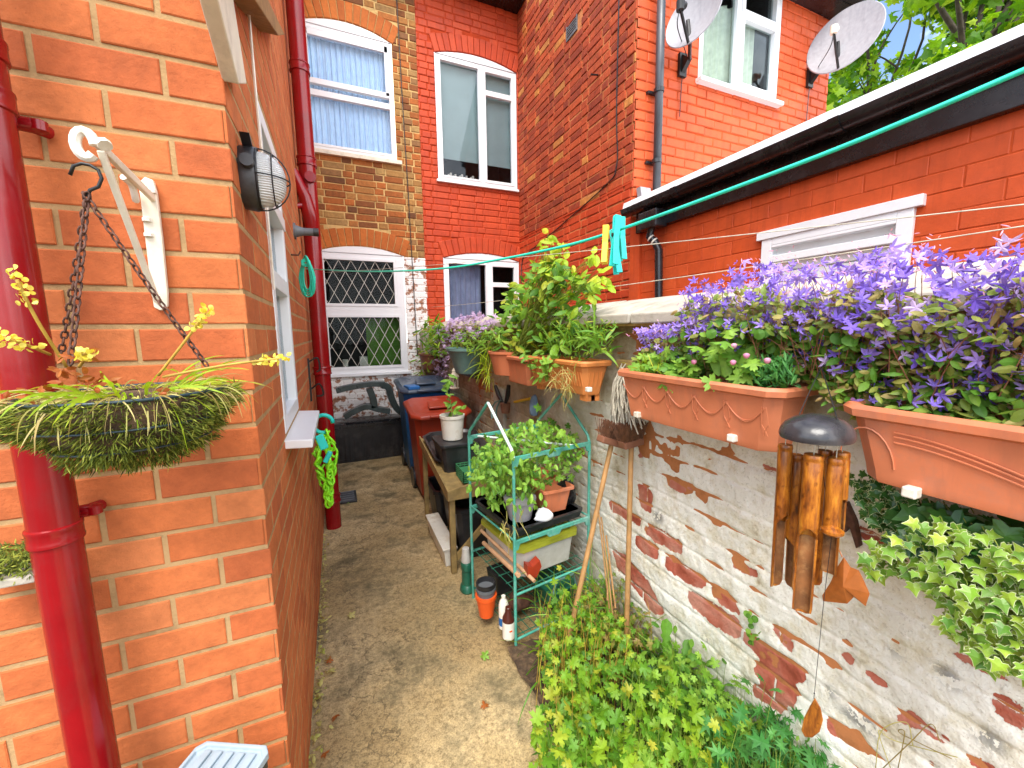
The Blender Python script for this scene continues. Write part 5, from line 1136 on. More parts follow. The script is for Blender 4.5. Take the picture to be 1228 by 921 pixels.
# ================================================================== washing line, wires, pegs
def lined(px): return 1/(.4+.00322*(px-362))
pts = [(362,322),(420,325),(480,325),(540,321),(600,311),(660,299),(700,289),(738,277),(800,255),(900,218),(1000,180),(1100,139),(1228,84),(1330,40)]
mb = MB(); mb.tube(smoothpath([atd(a, b_, lined(a)) for a, b_ in pts], 5), .0024, 8); o = mb.build('washing_line', K['rope'], smooth=True); tag(o, 'wet turquoise washing line stretched from the side wall to the top right corner', 'washing line')
for lab, la, lb in (('upper thin pale wire strung above the garden wall', (430,322,3.3), (1228,236,.9)), ('lower thin pale wire strung above the garden wall', (560,362,3.0), (1228,262,.9))):
    a, b_ = atd(*la), atd(*lb); a = a.lerp(b_, -.25); b_ = b_+(b_-a)*.2; mb = MB(); mb.tube([a.lerp(b_, k/20)+Vector((0,0,-.03*4*(k/20)*(1-k/20))) for k in range(21)], .0016, 5); o = mb.build('wire', K['mop'], smooth=True); tag(o, lab, 'wire')
def peg(a, b_, mat, lab, dd=0, rot=0):
    a, b_ = atd(a[0], a[1], lined(738)+dd), atd(b_[0], b_[1], lined(738)+dd); d = (b_-a); q = (-d).to_track_quat('Z', 'Y').to_matrix().to_4x4(); L_ = d.length
    t_ = thing('clothes_peg', b_, lab, 'clothes peg', 'clothes pegs on the turquoise line'); M_ = Matrix.Translation(b_) @ q @ Matrix.Rotation(rot, 4, 'Z')
    for s in (-1, 1):
        mb = MB(); mb.xf = M_; mb.prism([(-.0045, s*.0015, L_), (-.0045, s*.005, L_*.98), (-.0045, s*.0035, L_*.55), (-.0045, s*.0075, 0), (-.0045, s*.0045, 0), (-.0045, s*.0008, L_*.5)], (.009, 0, 0)); mb.build('jaw', mat, t_, bev=.0006)
    mb = MB(); mb.xf = M_; mb.tube([(-.006, 0, L_*.6), (.006, 0, L_*.6)], .0028, 8); mb.build('spring', K['dkmetal'], t_)
peg((727,270),(725,316),K['yellow_pl'],'yellow clothes peg left of the turquoise pegs')
peg((740,258),(736,318),K['teal_peg'],'turquoise clothes peg in front, hanging straight and longest',-.02,.8)
peg((735,275),(741,328),K['teal_peg'],'turquoise clothes peg hanging lowest of the three',-.01,-.5)
peg((745,260),(746,312),K['teal_peg'],'turquoise clothes peg at the right of the bunch',.01,.3)

# ================================================================== bamboo wind chime
CC = at(979, 521, 'x', .85); wc = thing('wind_chime', CC, 'varnished bamboo wind chime with a dark coconut cap between the two troughs', 'wind chime')
mb = MB(); sx = .0675
mb.lathe([(sx*1.0,-.006),(sx*1.03,.0),(sx*1.0,.010),(sx*.88,.022),(sx*.66,.032),(sx*.36,.038),(.002,.040)], tuple(CC), 28, 1, .85); mb.lathe([(sx*.97,-.006),(sx*.86,.01),(sx*.5,.022),(.002,.026)], tuple(CC), 28, 1, .85, cap=False)
coco = plain('coconut shell', (.035,.033,.036), .25, .4, 16, .5, .002, 40, dirt=(.10,.09,.09), dirtamt=.6); mb.build('cap', coco, wc, smooth='auto')
mb = MB(); hp = at(985, 440, 'x', .98)
for s in (-1, 1): mb.tube(smoothpath([hp, hp.lerp(CC, .5)+Vector((.0,s*.02,.01)), CC+Vector((.0, s*.035, .032))], 5), .0011, 5)
mb.tube([hp, hp+Vector((.1,0,.03))], .002, 5); mb.build('hanging_cord', K['black_pl'], wc)
bam_in = plain('raw bamboo inside', (.20,.075,.02), .6, .5, 18, .4, .001, 50, dirt=(.42,.22,.08), dirtamt=.6, dscale=40)
def bamboo(px0, py0, px1, py1, x, r, cutf, facing=-1.9, lab=None):
    a, b_ = at(px0, py0, 'x', x), at(px1, py1, 'x', x); d = b_-a; Ln = d.length; q = (-d).to_track_quat('Z', 'Y').to_matrix().to_4x4(); mb = MB(); dl = q.to_3x3().transposed() @ (Vector((0,0,CAMZ-.2))-a); mb.xf = Matrix.Translation(a) @ q @ Matrix.Rotation(math.atan2(dl.y, dl.x)+facing, 4, 'Z')
    k = 18; zs_ = [0, -.004, -.008, -.010, -.014, -.016, -Ln*cutf*.5, -Ln*cutf]; rr = [r*.93, r*1.0, r*1.02, r*.95, r*.95, r*1.0, r*.97, r*1.0]
    o_ = [[(rr[i]*math.cos(2*math.pi*j/k), rr[i]*math.sin(2*math.pi*j/k), zs_[i]) for j in range(k)] for i in range(len(zs_))]
    mb.loft(o_, True, False)
    # half shell tongue below: outer and inner surface
    hs = 14; sec = []
    for f_, op in ((0, .98), (.05, .75), (.13, .52), (.9, .50), (.97, .40), (1.0, .2)):
        z = -Ln*cutf-(Ln*(1-cutf))*f_; A_ = math.pi*op; row_ = [(r*math.cos(math.pi+A_*(2*j/hs-1)), r*math.sin(math.pi+A_*(2*j/hs-1)), z) for j in range(hs+1)]; row_ += [(r*.80*math.cos(math.pi+A_*(1-2*j/hs)), r*.80*math.sin(math.pi+A_*(1-2*j/hs)), z) for j in range(hs+1)]; sec.append(row_)
    mb.loft(sec); o = mb.build('tube', K['bamboo'], wc, smooth='auto'); mb = MB(); mb.xf = Matrix.Translation(a) @ q @ Matrix.Rotation(math.atan2(dl.y, dl.x)+facing, 4, 'Z'); mb.loft([[((p[0]*.985), p[1]*.985, p[2]) for p in row_[hs+1:]]+[((p[0]*.93), p[1]*.93, p[2]) for p in row_[hs+1:][::-1]] for row_ in sec[2:5]]); mb.build('tongue_lining', bam_in, o, smooth='auto')
    c2 = MB(); c2.tube([a+Vector((0,0,-.008)), Vector((a.x, a.y, CC.z+.005))], .0009, 5); c2.build('string', K['mop'], o)
bamboo(942, 533, 932, 706, .845, .0135, .46, .9)
bamboo(955, 545, 945, 706, .885, .0135, .6, -1.0)
bamboo(976, 545, 961, 738, .825, .0165, .43, .1)
bamboo(1003, 549, 992, 690, .86, .0145, .57, -.4)
bamboo(1010, 542, 1004, 640, .90, .0135, .55, .6)
bamboo(990, 540, 982, 700, .90, .0125, .62, 2.)
q = at(998, 637, 'x', .85); mb = MB(); mb.lathe([(.002,-.006),(.014,-.006),(.0185,-.002),(.0185,.003),(.013,.006),(.004,.012)], tuple(q), 18); mb.build('striker', K['bamboo'], wc, smooth='auto')
s0, s1 = at(999, 560, 'x', .85), at(976, 838, 'x', .84)
mb = MB(); mb.tube([Vector((CC.x, CC.y, CC.z)), q, at(988,720,'x',.85), s1], .0006, 4); mb.lathe([(.0005,-.002),(.002,0),(.0005,.002)], tuple(s1+Vector((0,0,.012))), 6); mb.build('clapper_string', K['black_pl'], wc)
mb = MB(); sail = [at(a_, b_, 'x', .84) for a_, b_ in ((977,838),(984,850),(987,864),(983,878),(974,885),(965,884),(961,876),(964,862),(971,848))]; mb.prism(sail, (.004,.002,0)); mb.build('wind_sail', K['bamboo'], wc, smooth='auto', bev=.001)
lf = [at(a_, b_, 'x', .875) for a_, b_ in ((1012,668),(1020,680),(1030,684),(1036,696),(1043,712),(1038,727),(1024,716),(1016,724),(987,721),(986,714),(996,698),(1004,680))]
mb = MB(); cpt = sum(lf, Vector())/len(lf)+Vector((-.012,0,0)); mb.add([cpt]+lf, [(0, i+1, (i+1) % len(lf)+1) for i in range(len(lf))]); mb.tube([at(1010,668,'x',.88), at(1004,655,'x',.885), at(990,640,'x',.89)], .0012, 5)
o = mb.build('dry_leaf', G['brownleaf']); tag(o, 'large crisp orange brown leaf caught behind the bamboo chime', 'leaf')
q = at(1012, 618, 'x', WX-.02); mb = MB(); mb.prism([at(a_, b_, 'x', WX-.02) for a_, b_ in ((1003,606),(1014,602),(1024,625),(1030,655),(1026,658),(1018,632),(1010,640),(1004,625))], (.02,0,0)); o = mb.build('iron_bracket', K['rust'], bev=.002); tag(o, 'rusty iron bracket on the wall behind the chime', 'bracket')

# ================================================================== teal rack and what it holds
RO = Vector((.675, 1.56, 0)); RA = R(8.5); RM = Matrix.Translation(RO) @ Matrix.Rotation(RA, 4, 'Z')
def rk(x, y, z): return RM @ Vector((x, y, z))
RW, RD = .445, .445
rack = thing('garden_rack', RO, 'teal tubular staging rack with two pointed gables, paint worn, beside the white wall', 'plant rack')
def rtube(name, pts, r=.0075, mat='rack', n=10): mb = MB(); mb.tube([rk(*p) for p in pts], r, n); return mb.build(name, K[mat], rack, smooth='auto')
for x, y in ((0,0),(RW,0),(0,RD),(RW,RD)): rtube('post', [(x,y,0),(x,y,.93)])
for x in (0, RW):
    mt_ = 'rack_white' if x == 0 else 'rack'
    rtube('gable', [(x,0,.93),(x,.015,.965),(x,RD/2-.01,1.135),(x,RD/2,1.142)], .0075, mt_); rtube('gable', [(x,RD/2,1.142),(x,RD/2+.01,1.135),(x,RD-.015,.965),(x,RD,.93)])
def rail(p, q, z, h=.028, w_=.012):
    mb = MB(); mb.xf = RM; a, b_ = Vector((*p, z)), Vector((*q, z)); d = (b_-a).normalized(); L_ = (b_-a).length; s = Vector((-d.y, d.x, 0))*w_/2
    pr = [(0,0),(0,-h*1.7),(.018,-h*1.7),(.028,-h*.75),(L_/2-.045,-h*.7),(L_/2-.03,-h*1.35),(L_/2+.03,-h*1.35),(L_/2+.045,-h*.7),(L_-.028,-h*.75),(L_-.018,-h*1.7),(L_,-h*1.7),(L_,0)]
    mb.prism([a+d*u+Vector((0,0,v))-s for u, v in pr], s*2); return mb.build('rail', K['rack'], rack, bev=.003)
for z in (.935, .545): rail((0,0),(RW,0),z); rail((0,RD),(RW,RD),z)
rail((0,0),(0,RD),.30,.02) if False else None
rtube('cross_bar', [(0,0,.28),(RW,0,.28)], .006); rtube('cross_bar', [(0,RD,.28),(RW,RD,.28)], .006); rtube('cross_bar', [(0,0,.055),(RW,0,.055)], .006); rtube('cross_bar', [(0,RD,.055),(RW,RD,.055)], .006)
rtube('cross_bar', [(.05,RD,.925),(RW-.08,0,.925)], .006, 'rack_white'); rtube('cross_bar', [(0,0,.545),(0,RD,.545)], .005); rtube('cross_bar', [(RW,0,.545),(RW,RD,.545)], .005)
for z in (.29, .065):
    mb = MB(); mb.xf = RM
    for k in range(12): u = .01+k*(RW-.02)/11; mb.tube([(u, 0, z), (u, RD, z)], .0022, 5)
    for k in range(7): u = .01+k*(RD-.02)/6; mb.tube([(0, u, z+.003), (RW, u, z+.003)], .0024, 5)
    mb.build('wire_shelf', K['dkgreen'], rack)
mb = MB(); mb.xf = RM
for k in range(6): u = .02+k*(RW-.04)/5; mb.tube([(u, 0, .53), (u, RD, .53)], .0022, 5)
mb.build('wire_shelf', K['dkgreen'], rack)
def rbox(mb, x0, x1, y0, y1, z0, z1, t=.9, c=.015):
    mb.xf = RM; cx, cy = (x0+x1)/2, (y0+y1)/2
    sh = lambda f_, z: [(cx+(p[0]-cx)*f_, cy+(p[1]-cy)*f_, z) for p in oring(x0, x1, y0, y1, 0, c)]
    mb.loft([sh(t, z0), sh(1, z1)])
t_ = thing('seed_tray', rk(.22,.2,.54), 'shallow black plastic tray on the middle shelf of the teal rack', 'tray')
mb = MB(); rbox(mb, .015, RW-.015, .02, RD-.02, .54, .575, .96); o_ = [oring(.01, RW-.01, .015, RD-.015, .575, .02), oring(.01, RW-.01, .015, RD-.015, .581, .02), oring(.025, RW-.025, .03, RD-.03, .581, .02), oring(.03, RW-.03, .035, RD-.035, .556, .02)]; mb.loft(o_); mb.build('tray', K['black_pl'], t_)
t_ = thing('plant_pot', rk(.10,.20,.575), 'pale grey pot half hidden by hanging leaves on the teal rack', 'plant pot')
mb = MB(); mb.xf = RM; mb.lathe([(.055,0),(.075,.09),(.08,.092),(.08,.105),(.072,.105)], (.115,.13,.575), 20); mb.build('pot', K['dish'], t_, smooth='auto')
t_ = thing('plant_trough', rk(.33,.2,.575), 'faded pink terracotta trough with soil on the teal rack shelf', 'planter', 'terracotta coloured wall planters')
del t_['group']
mb = MB(); mb.xf = RM @ Matrix.Translation((.315, .21, .577)) @ Matrix.Rotation(R(-6), 4, 'Z')
x0, x1, y0, y1 = -.085, .085, -.16, .16
mb.loft([oring(x0+.025,x1-.025,y0+.025,y1-.025,0,.01), oring(x0+.008,x1-.008,y0+.008,y1-.008,.11,.01), oring(x0-.006,x1+.006,y0-.006,y1+.006,.112,.01), oring(x0-.006,x1+.006,y0-.006,y1+.006,.128,.01), oring(x0+.006,x1-.006,y0+.006,y1-.006,.128,.01), oring(x0+.01,x1-.01,y0+.01,y1-.01,.10,.01)]); mb.build('trough', K['terracotta_pk'], t_, bev=.002)
def crumple(name, c, r, mat, lab, cat, seed, sz=(1,1,1)):
    mb = MB(); nseg, nr = 22, 14; prof = [(math.sin(math.pi*i/nr), -math.cos(math.pi*i/nr)) for i in range(nr+1)]; mb.lathe([(p*r, q*r) for p, q in prof], (0,0,0), nseg, cap=False)
    vs = []
    for v in mb.v:
        v = Vector(v); f_ = 1+.35*noise.noise(v*22+Vector((seed,0,0)))+.28*abs(noise.noise(v*48+Vector((seed,3,0)))); v = v*f_; vs.append((v.x*sz[0]+c[0], v.y*sz[1]+c[1], max(v.z*sz[2], -r*sz[2]*.8)+c[2]))
    mb.v = vs; o = mb.build(name, mat, smooth='auto'); return tag(o, lab, cat)
crumple('plastic_bag', rk(.405,.13,.64), .062, K['black_bag'], 'crumpled black plastic bag at the right end of the teal rack shelf', 'bag', 1, (.7,.9,1.15))
crumple('crumpled_paper', rk(.19,.04,.60), .042, K['paper'], 'crumpled white paper at the front edge of the teal rack tray', 'paper', 2, (1.1,.6,.75))
# big leafy plant
t_ = plant('leafy_plant', rk(.1,.2,.66), 'large leafy green plant spilling out of the teal rack over its front')
poly = [(560,560),(575,540),(600,520),(620,505),(645,500),(680,515),(705,545),(690,560),(660,560),(650,590),(655,605),(620,615),(600,600),(590,610),(575,590),(558,585)]
g = np.random.default_rng(60)
P_ = region(poly, 'y', 1.50, 1.95, 520, 60); leaves('foliage', G['fresh'], t_, P_, mixN(np.tile((-.3,-.7,.3),(520,1)), .6, .6, 60), g.uniform(.024,.046,520), OVAL, U=g.normal(size=(520,3))*.5+(-.2,-.3,-.7), seed=60)
P_ = region([(570,530),(640,505),(700,530),(690,565),(640,590),(600,590),(565,570)], 'y', 1.6, 2.0, 320, 61); leaves('inner_foliage', G['mid'], t_, P_, mixN(np.tile((-.3,-.7,.3),(320,1)), .6, .6, 61), g.uniform(.024,.045,320), LOBED, seed=61)
tips = P_[:70]; stems('stems', G['gstem'], t_, np.tile(tuple(rk(.12,.15,.64)), (70,1))+g.normal(size=(70,3))*.02, tips, .0022, .5, 62)
P_ = region([(590,600),(630,600),(625,635),(598,640)], 'y', 1.44, 1.5, 16, 62); straps('bare_stems', G['straw'], t_, P_, g.normal(size=(16,3))*.4+(0,0,-.8), .10, .004, .5, 63)
P_ = region([(645,485),(660,500),(700,520),(720,505),(735,530),(700,545),(650,520)], 'y', 1.75, 2.05, 60, 64)
leaves('back_foliage', G['mid'], t_, P_, mixN(np.tile((-.3,-.7,.3),(60,1)), .6, .6, 64), g.uniform(.03,.055,60), LOBED, seed=64)
# storage box with lime lid
t_ = thing('storage_box', rk(.2,.2,.29), 'cloudy plastic storage box with lime lid on the lower shelf of the teal rack', 'storage box')
mb = MB(); rbox(mb, .06, .415, .055, .43, .295, .445, .92, .03); mb.build('box', K['clear_pl'], t_, bev=.004)
mb = MB(); mb.xf = RM; mb.loft([oring(.05,.425,.045,.44,.435,.03), oring(.045,.43,.04,.445,.44,.03), oring(.045,.43,.04,.445,.462,.03), oring(.055,.42,.05,.435,.468,.03), oring(.07,.405,.065,.42,.468,.03), oring(.075,.40,.07,.415,.460,.03)]); mb.build('lid', K['limelid'], t_, smooth='auto')
mb = MB(); a_ = [at(*p,'y',1.575) for p in ((632,664),(641,668),(650,664),(652,676),(647,688),(636,686))]; mb.prism([RM @ Vector((.07,.0,.40)), RM @ Vector((.10,.0,.385)), RM @ Vector((.14,.0,.405)), RM @ Vector((.15,.0,.37)), RM @ Vector((.12,.0,.325)), RM @ Vector((.07,.0,.34))], (0,.045,0)); mb.build('sticker', K['brown_bin'], t_)
for (a1, b1, a2, b2, lab, r_) in ((577,636,641,697,'thicker wooden stick lying across the lower shelf of the teal rack',.009), (580,651,622,690,'shorter stout wooden stick below the long one in the teal rack',.011)):
    p, q = at(a1,b1,'x',.655), at(a2,b2,'y',1.535); mb = MB(); mb.tube([p, q], r_, 10); o = mb.build('stick', plain('pale stick', (.48,.28,.15), .6, .2, 20, .2), smooth='auto'); tag(o, lab, 'stick')
# pots and bottles on the bottom shelf
def lathe_thing(name, lab, cat, loc, parts_, group=None):
    t_ = thing(name, loc, lab, cat, group)
    for pn, prof, mat, *rest in parts_:
        mb = MB(); mb.lathe(prof, tuple(loc), 20); mb.build(pn, mat, t_, smooth='auto')
    return t_
orange_pl = plain('bright orange plastic', (.75,.10,.015), .35, .08, 10, 0)
q = at(583, 719, 'y', 1.76); q.z = .07
lathe_thing('plant_pot', 'bright orange plastic flower pot holding grey pots on the lowest rack shelf', 'plant pot', q, [('pot', [(.036,0),(.05,.095),(.054,.096),(.054,.112),(.048,.112)], orange_pl)])
q2 = q+Vector((0,0,.05)); lathe_thing('plant_pot', 'stack of dark grey plastic pots inside the bright orange pot', 'plant pot', q2, [('pot', [(.036,0),(.046,.085),(.05,.086),(.05,.10),(.046,.10)], K['grey_pl']), ('inner_pot', [(.036,.03),(.046,.105),(.049,.106),(.049,.125),(.044,.125),(.038,.05)], K['black_pl'])])
q = at(604, 730, 'y', 1.64); q.z = .07; t_ = lathe_thing('bottle', 'slim white bottle with blue label on the lowest rack shelf', 'bottle', q, [('body', [(.02,0),(.024,.004),(.024,.12),(.018,.14),(.010,.15),(.010,.165)], K['white_pl'])])
mb = MB(); mb.lathe([(.0245,.02),(.0245,.06)], tuple(q), 20, cap=False); mb.build('label', K['blue_bin'], t_, smooth=True)
q = at(610, 757, 'y', 1.575); q.z = .07; t_ = lathe_thing('jar', 'white labelled bottle with dark brown top at the front corner of the lowest shelf', 'bottle', q, [('body', [(.026,0),(.029,.003),(.029,.085)], K['white_pl']), ('neck', [(.029,.085),(.028,.10),(.016,.125),(.014,.15),(.012,.152)], plain('dark brown plastic', (.07,.015,.01), .3, .2, 10, 0))])
mb = MB(); mb.box(q+Vector((-.008,-.0298,.045)), q+Vector((.006,-.0285,.052))); mb.build('red_mark', orange_pl, t_)
t_ = thing('watering_bottle', at(560, 714, 'z', 0), 'dark green bottle feeder with clear top standing on the path beside the teal rack', 'bottle'); q = at(560, 708, 'z', 0)
mb = MB(); mb.lathe([(.035,0),(.04,.01),(.036,.035),(.027,.045),(.026,.13),(.03,.135),(.031,.175),(.028,.18)], tuple(q), 20, 1, 1.25); mb.build('body', K['dkgreen'], t_, smooth='auto')
mb = MB(); mb.lathe([(.027,.18),(.029,.19),(.024,.22),(.02,.26),(.016,.262)], tuple(q), 18, 1, 1.1); mb.build('clear_top', K['clear_pl'], t_, smooth='auto')

mb = MB(); mb.xf = RM; mb.box((.09,.10,.30), (.16,.104,.38), rx=.5, rz=.3); o = mb.build('seed_packet', K['paper'], bev=.0008); tag(o, 'small white seed packet between the sticks and the storage box', 'packet')
t_ = thing('plastic_trug', rk(.33,.10,.07), 'dark green plastic trug pushed to the right on the lowest rack shelf', 'trug'); mb = MB(); rbox(mb, .23, .42, .03, .25, .072, .17, .8, .03); mb.build('trug', K['dkgreen'], t_, bev=.004)
mb = MB(); mb.tube([rk(.25,.04,.165), rk(.27,.04,.23), rk(.38,.04,.23), rk(.40,.04,.165)], .006, 8); mb.build('handle', K['teal_pl'], t_, smooth='auto')
t_ = thing('plant_pot', rk(.12,.32,.07), 'black square pot at the back of the lowest rack shelf', 'plant pot'); mb = MB(); rbox(mb, .06, .18, .28, .40, .072, .19, .75, .005); mb.build('pot', K['black_pl'], t_, bev=.003)
crumple('cloth_rag', rk(.12,.16,.11), .05, K['rust'], 'dark brown rag heaped behind the bottles on the lowest rack shelf', 'rag', 9, (1.1,.9,.7))

# ================================================================== potting table, bins, crates
tb = thing('potting_table', (.80, 2.75, 0), 'weathered wooden potting table with a scalloped end and tray top, left of the teal rack', 'table')
f0, f1 = .555, 1.03; yA, yB = 2.25, 3.12; zA, zB = .535, .66
mb = MB(); mb.prism([(f0, yA, zA-.03), (f0, yB, zB-.03), (f0, yB, zB-.008), (f0, yA, zA-.008)], (f1-f0, 0, 0)); mb.build('table_top', K['wood'], tb, bev=.003)
mb = MB(); mb.prism([(f0-.012, yA, zA-.055), (f0-.012, yB, zB-.055), (f0-.012, yB, zB+.012), (f0-.012, yA, zA+.012)], (.012, 0, 0)); mb.prism([(f1, yA, zA-.055), (f1, yB, zB-.055), (f1, yB, zB+.012), (f1, yA, zA+.012)], (.012, 0, 0)); mb.prism([(f0-.012,yA,zA-.05),(f1+.012,yA,zA-.05),(f1+.012,yA,zA+.01)]+[(f1-(f1-f0)*k/14, yA, zA+.01+.035*math.sin(math.pi*k/14)) for k in range(1,14)]+[(f0-.012,yA,zA+.01)], (0,-.014,0)); mb.build('rim_boards', K['wood'], tb, bev=.002)
for x, y, z in ((f0+.02, yA+.03, zA), (f1-.02, yA+.03, zA), (f0+.02, yB-.04, zB), (f1-.02, yB-.04, zB)): mb = MB(); mb.box((x-.017, y-.017, 0), (x+.017, y+.017, z-.03)); mb.build('leg', K['wood'], tb, bev=.003)
mb = MB(); mb.prism([(f0+.04, yA+.012, .08), (f0+.04, yA+.012, .13), (f1-.04, yA+.012, zA-.03), (f1-.04, yA+.012, zA-.085)], (0, .015, 0)); mb.build('brace', K['wood'], tb, bev=.002)
top_z = lambda y: zA-.008+(zB-zA)*(y-yA)/(yB-yA)
t_ = thing('seed_tray', (.74, 2.85, top_z(2.85)), 'large black tray with raised rim on the far end of the potting table', 'tray')
mb = MB(); sh = lambda i, dz: [(p[0], p[1], top_z(p[1])+dz) for p in oring(f0+.01+i, f1-.05-i, 2.55+i, 3.10-i, 0, .07)]; mb.loft([sh(.03,.0), sh(.0,.04), sh(-.008,.042), sh(-.008,.048), sh(.008,.048), sh(.03,.012)]); mb.build('tray', K['black_pl'], t_, smooth='auto')
t_ = thing('mesh_basket', (.76, 2.36, top_z(2.36)), 'green mesh plastic basket on the near end of the potting table', 'basket')
mb = MB(); x0, x1, y0, y1 = .66, .98, 2.30, 2.47; zt_ = top_z(2.4)+.01
for k in range(12): u = x0+(x1-x0)*k/11; mb.box((u-.002, y0-.002, zt_), (u+.002, y0+.002, zt_+.07)); mb.box((u-.002, y1-.002, zt_), (u+.002, y1+.002, zt_+.07))
for k in range(6): v = zt_+.07*k/5; mb.box((x0, y0-.003, v-.002), (x1, y0+.003, v+.002)); mb.box((x0, y1-.003, v-.002), (x1, y1+.003, v+.002)); mb.box((x0-.003, y0, v-.002), (x0+.003, y1, v+.002)); mb.box((x1-.003, y0, v-.002), (x1+.003, y1, v+.002))
for k in range(6): u = y0+(y1-y0)*k/5; mb.box((x0-.002, u-.002, zt_), (x0+.002, u+.002, zt_+.07))
mb.box((x0, y0, zt_), (x1, y1, zt_+.004)); mb.box((x0+.01, y0+.01, zt_+.004), (x1-.01, y1-.01, zt_+.045)); mb.build('basket', plain('mid green plastic', (.05,.22,.09), .4, .2, 12, 0), t_)
q = at(543, 524, 'y', 2.62); q.z = at(543, 526, 'y', 2.62).z
t_ = thing('storage_box', (q.x, q.y, top_z(2.62)), 'black lidded plastic box under the cream pot on the potting table', 'storage box')
mb = MB(); mb.loft([oring(q.x-.09, q.x+.12, 2.50, 2.74, top_z(2.62)-.02, .02), oring(q.x-.11, q.x+.14, 2.48, 2.76, q.z-.025, .02), oring(q.x-.12, q.x+.15, 2.47, 2.77, q.z-.022, .02), oring(q.x-.12, q.x+.15, 2.47, 2.77, q.z-.002, .02)]); mb.build('box', K['black_pl'], t_, bev=.004)
pw = thing('plant_pot', q, 'cream white round plastic pot on the potting table', 'plant pot')
hh_ = at(543, 497, 'y', 2.62).z-q.z; rp = (at(558, 500, 'y', 2.62).x-at(528, 500, 'y', 2.62).x)/2*.93
mb = MB(); mb.lathe([(rp*.78,0),(rp*.85,.005),(rp*.97,hh_*.8),(rp*.98,hh_*.86),(rp*1.04,hh_*.88),(rp*1.05,hh_*1.0),(rp*.96,hh_*1.0),(rp*.9,hh_*.85)], tuple(q), 28); mb.build('pot', K['white_pl'], pw, smooth='auto')
mb = MB(); mb.lathe([(rp*.92, hh_*.86), (.001, hh_*.88)], tuple(q), 16); mb.build('soil', K['soil'], pw)
t_ = plant('young_plant', q+Vector((0,0,hh_)), 'small fresh seedling with paired pale leaves growing in the cream pot')
pp = [at(a_, b_, 'y', 2.62) for a_, b_ in ((545,494),(541,485),(536,470),(540,460),(544,455),(550,490),(538,492))]
mb = MB(); mb.tube([q+Vector((0,0,hh_*.9)), pp[1], pp[2], pp[3]], .004, 6); mb.build('stem', G['gstem'], t_)
P_ = np.array([tuple(pp[k % len(pp)]) for k in range(26)])+rng.normal(size=(26,3))*.012; leaves('foliage', G['fresh'], t_, P_, mixN(np.tile((-.2,-.7,.4),(26,1)), .7, .5, 70), rng.uniform(.04,.07,26), OVAL, seed=70)
# white panel, black crates under the table
t_ = thing('plastic_trough', (.575, 2.6, 0), 'long white plastic window box standing on the path edge beside the table leg', 'planter')
mb = MB(); mb.loft([[(.545,2.36,0),(.60,2.36,0),(.60,2.84,0),(.545,2.84,0)], [(.530,2.34,.12),(.61,2.34,.12),(.61,2.86,.12),(.530,2.86,.12)], [(.522,2.33,.122),(.618,2.33,.122),(.618,2.87,.122),(.522,2.87,.122)], [(.522,2.33,.135),(.618,2.33,.135),(.618,2.87,.135),(.522,2.87,.135)]]); mb.build('trough', K['white_pl'], t_, bev=.005)
for (x0,x1,y0,y1,h,lab) in ((.63,1.0,2.36,2.78,.36,'black plastic crate full of dark rubbish under the near end of the potting table'), (.60,1.0,2.86,3.2,.30,'black plastic crate under the far end of the potting table')):
    t_ = thing('crate', ((x0+x1)/2,(y0+y1)/2,0), lab, 'crate', 'black crates under the potting table')
    mb = MB(); mb.loft([oring(x0+.03,x1-.03,y0+.03,y1-.03,0,.03), oring(x0,x1,y0,y1,h-.03,.03), oring(x0-.012,x1+.012,y0-.012,y1+.012,h-.028,.03), oring(x0-.012,x1+.012,y0-.012,y1+.012,h,.03), oring(x0+.01,x1-.01,y0+.01,y1-.01,h,.03), oring(x0+.03,x1-.03,y0+.03,y1-.03,h-.15,.03)]); mb.build('crate', K['black_pl'], t_, bev=.003)
# wheelie bins
def bin_(x0, x1, y0, y1, h, body, lid, lab, rz=0, far=None):
    t_ = thing('wheelie_bin', ((x0+x1)/2, (y0+y1)/2, 0), lab, 'bin', 'wheelie bins'); cx, cy = (x0+x1)/2, (y0+y1)/2
    sh = lambda f_, z, ex=0: [(cx+(p[0]-cx)*f_, cy+(p[1]-cy)*f_, z) for p in oring(x0-ex, x1+ex, y0-ex, y1+ex, 0, .05)]
    mb = MB(); mb.loft([sh(.76, .04), sh(.80, .06), sh(.97, h-.10), sh(1.0, h-.06), sh(1.03, h-.055), sh(1.03, h-.02)]); mb.build('body', body, t_, smooth='auto')
    L_ = MB(); ln = lambda f_, z: [(cx+(p[0]-cx)*f_, cy+(p[1]-cy)*f_, z+.06*(p[1]-y0)/(y1-y0)) for p in oring(x0-.03, x1+.03, y0-.05, y1+.02, 0, .07)]
    L_.loft([ln(1.0, h-.045), ln(1.02, h-.03), ln(1.0, h-.01), ln(.88, h+.005), ln(.84, h+.002), ln(.6, h+.012), ln(.1, h+.02)]); L_.box((cx-.12, y0-.07, h-.035), (cx+.12, y0-.0, h-.012), bev=.01)
    L_.prism([(cx-.10, y0+.06, h+.02), (cx+.10, y0+.06, h+.02), (cx+.08, y0+.26, h+.045), (cx-.08, y0+.26, h+.045)], (0, 0, .018)); lo = L_.build('lid', lid, t_, smooth='auto', bev=.006)
    for x in (x0+.05, x1-.05): mb = MB(); mb.tube([(x-.025, y1-.03, .1), (x+.025, y1-.03, .1)], .1, 18); mb.build('wheel', K['black_pl'], t_, smooth='auto')
    return t_
bin_(.56, 1.03, 3.36, 3.84, .80, K['brown_bin'], K['brown_bin'], 'rust brown wheelie bin with brown lid behind the cream pot')
bn = bin_(.57, 1.05, 4.02, 4.55, .93, K['blue_bin'], K['bin_lid'], 'blue wheelie bin with dark blue grey lid near the back wall')
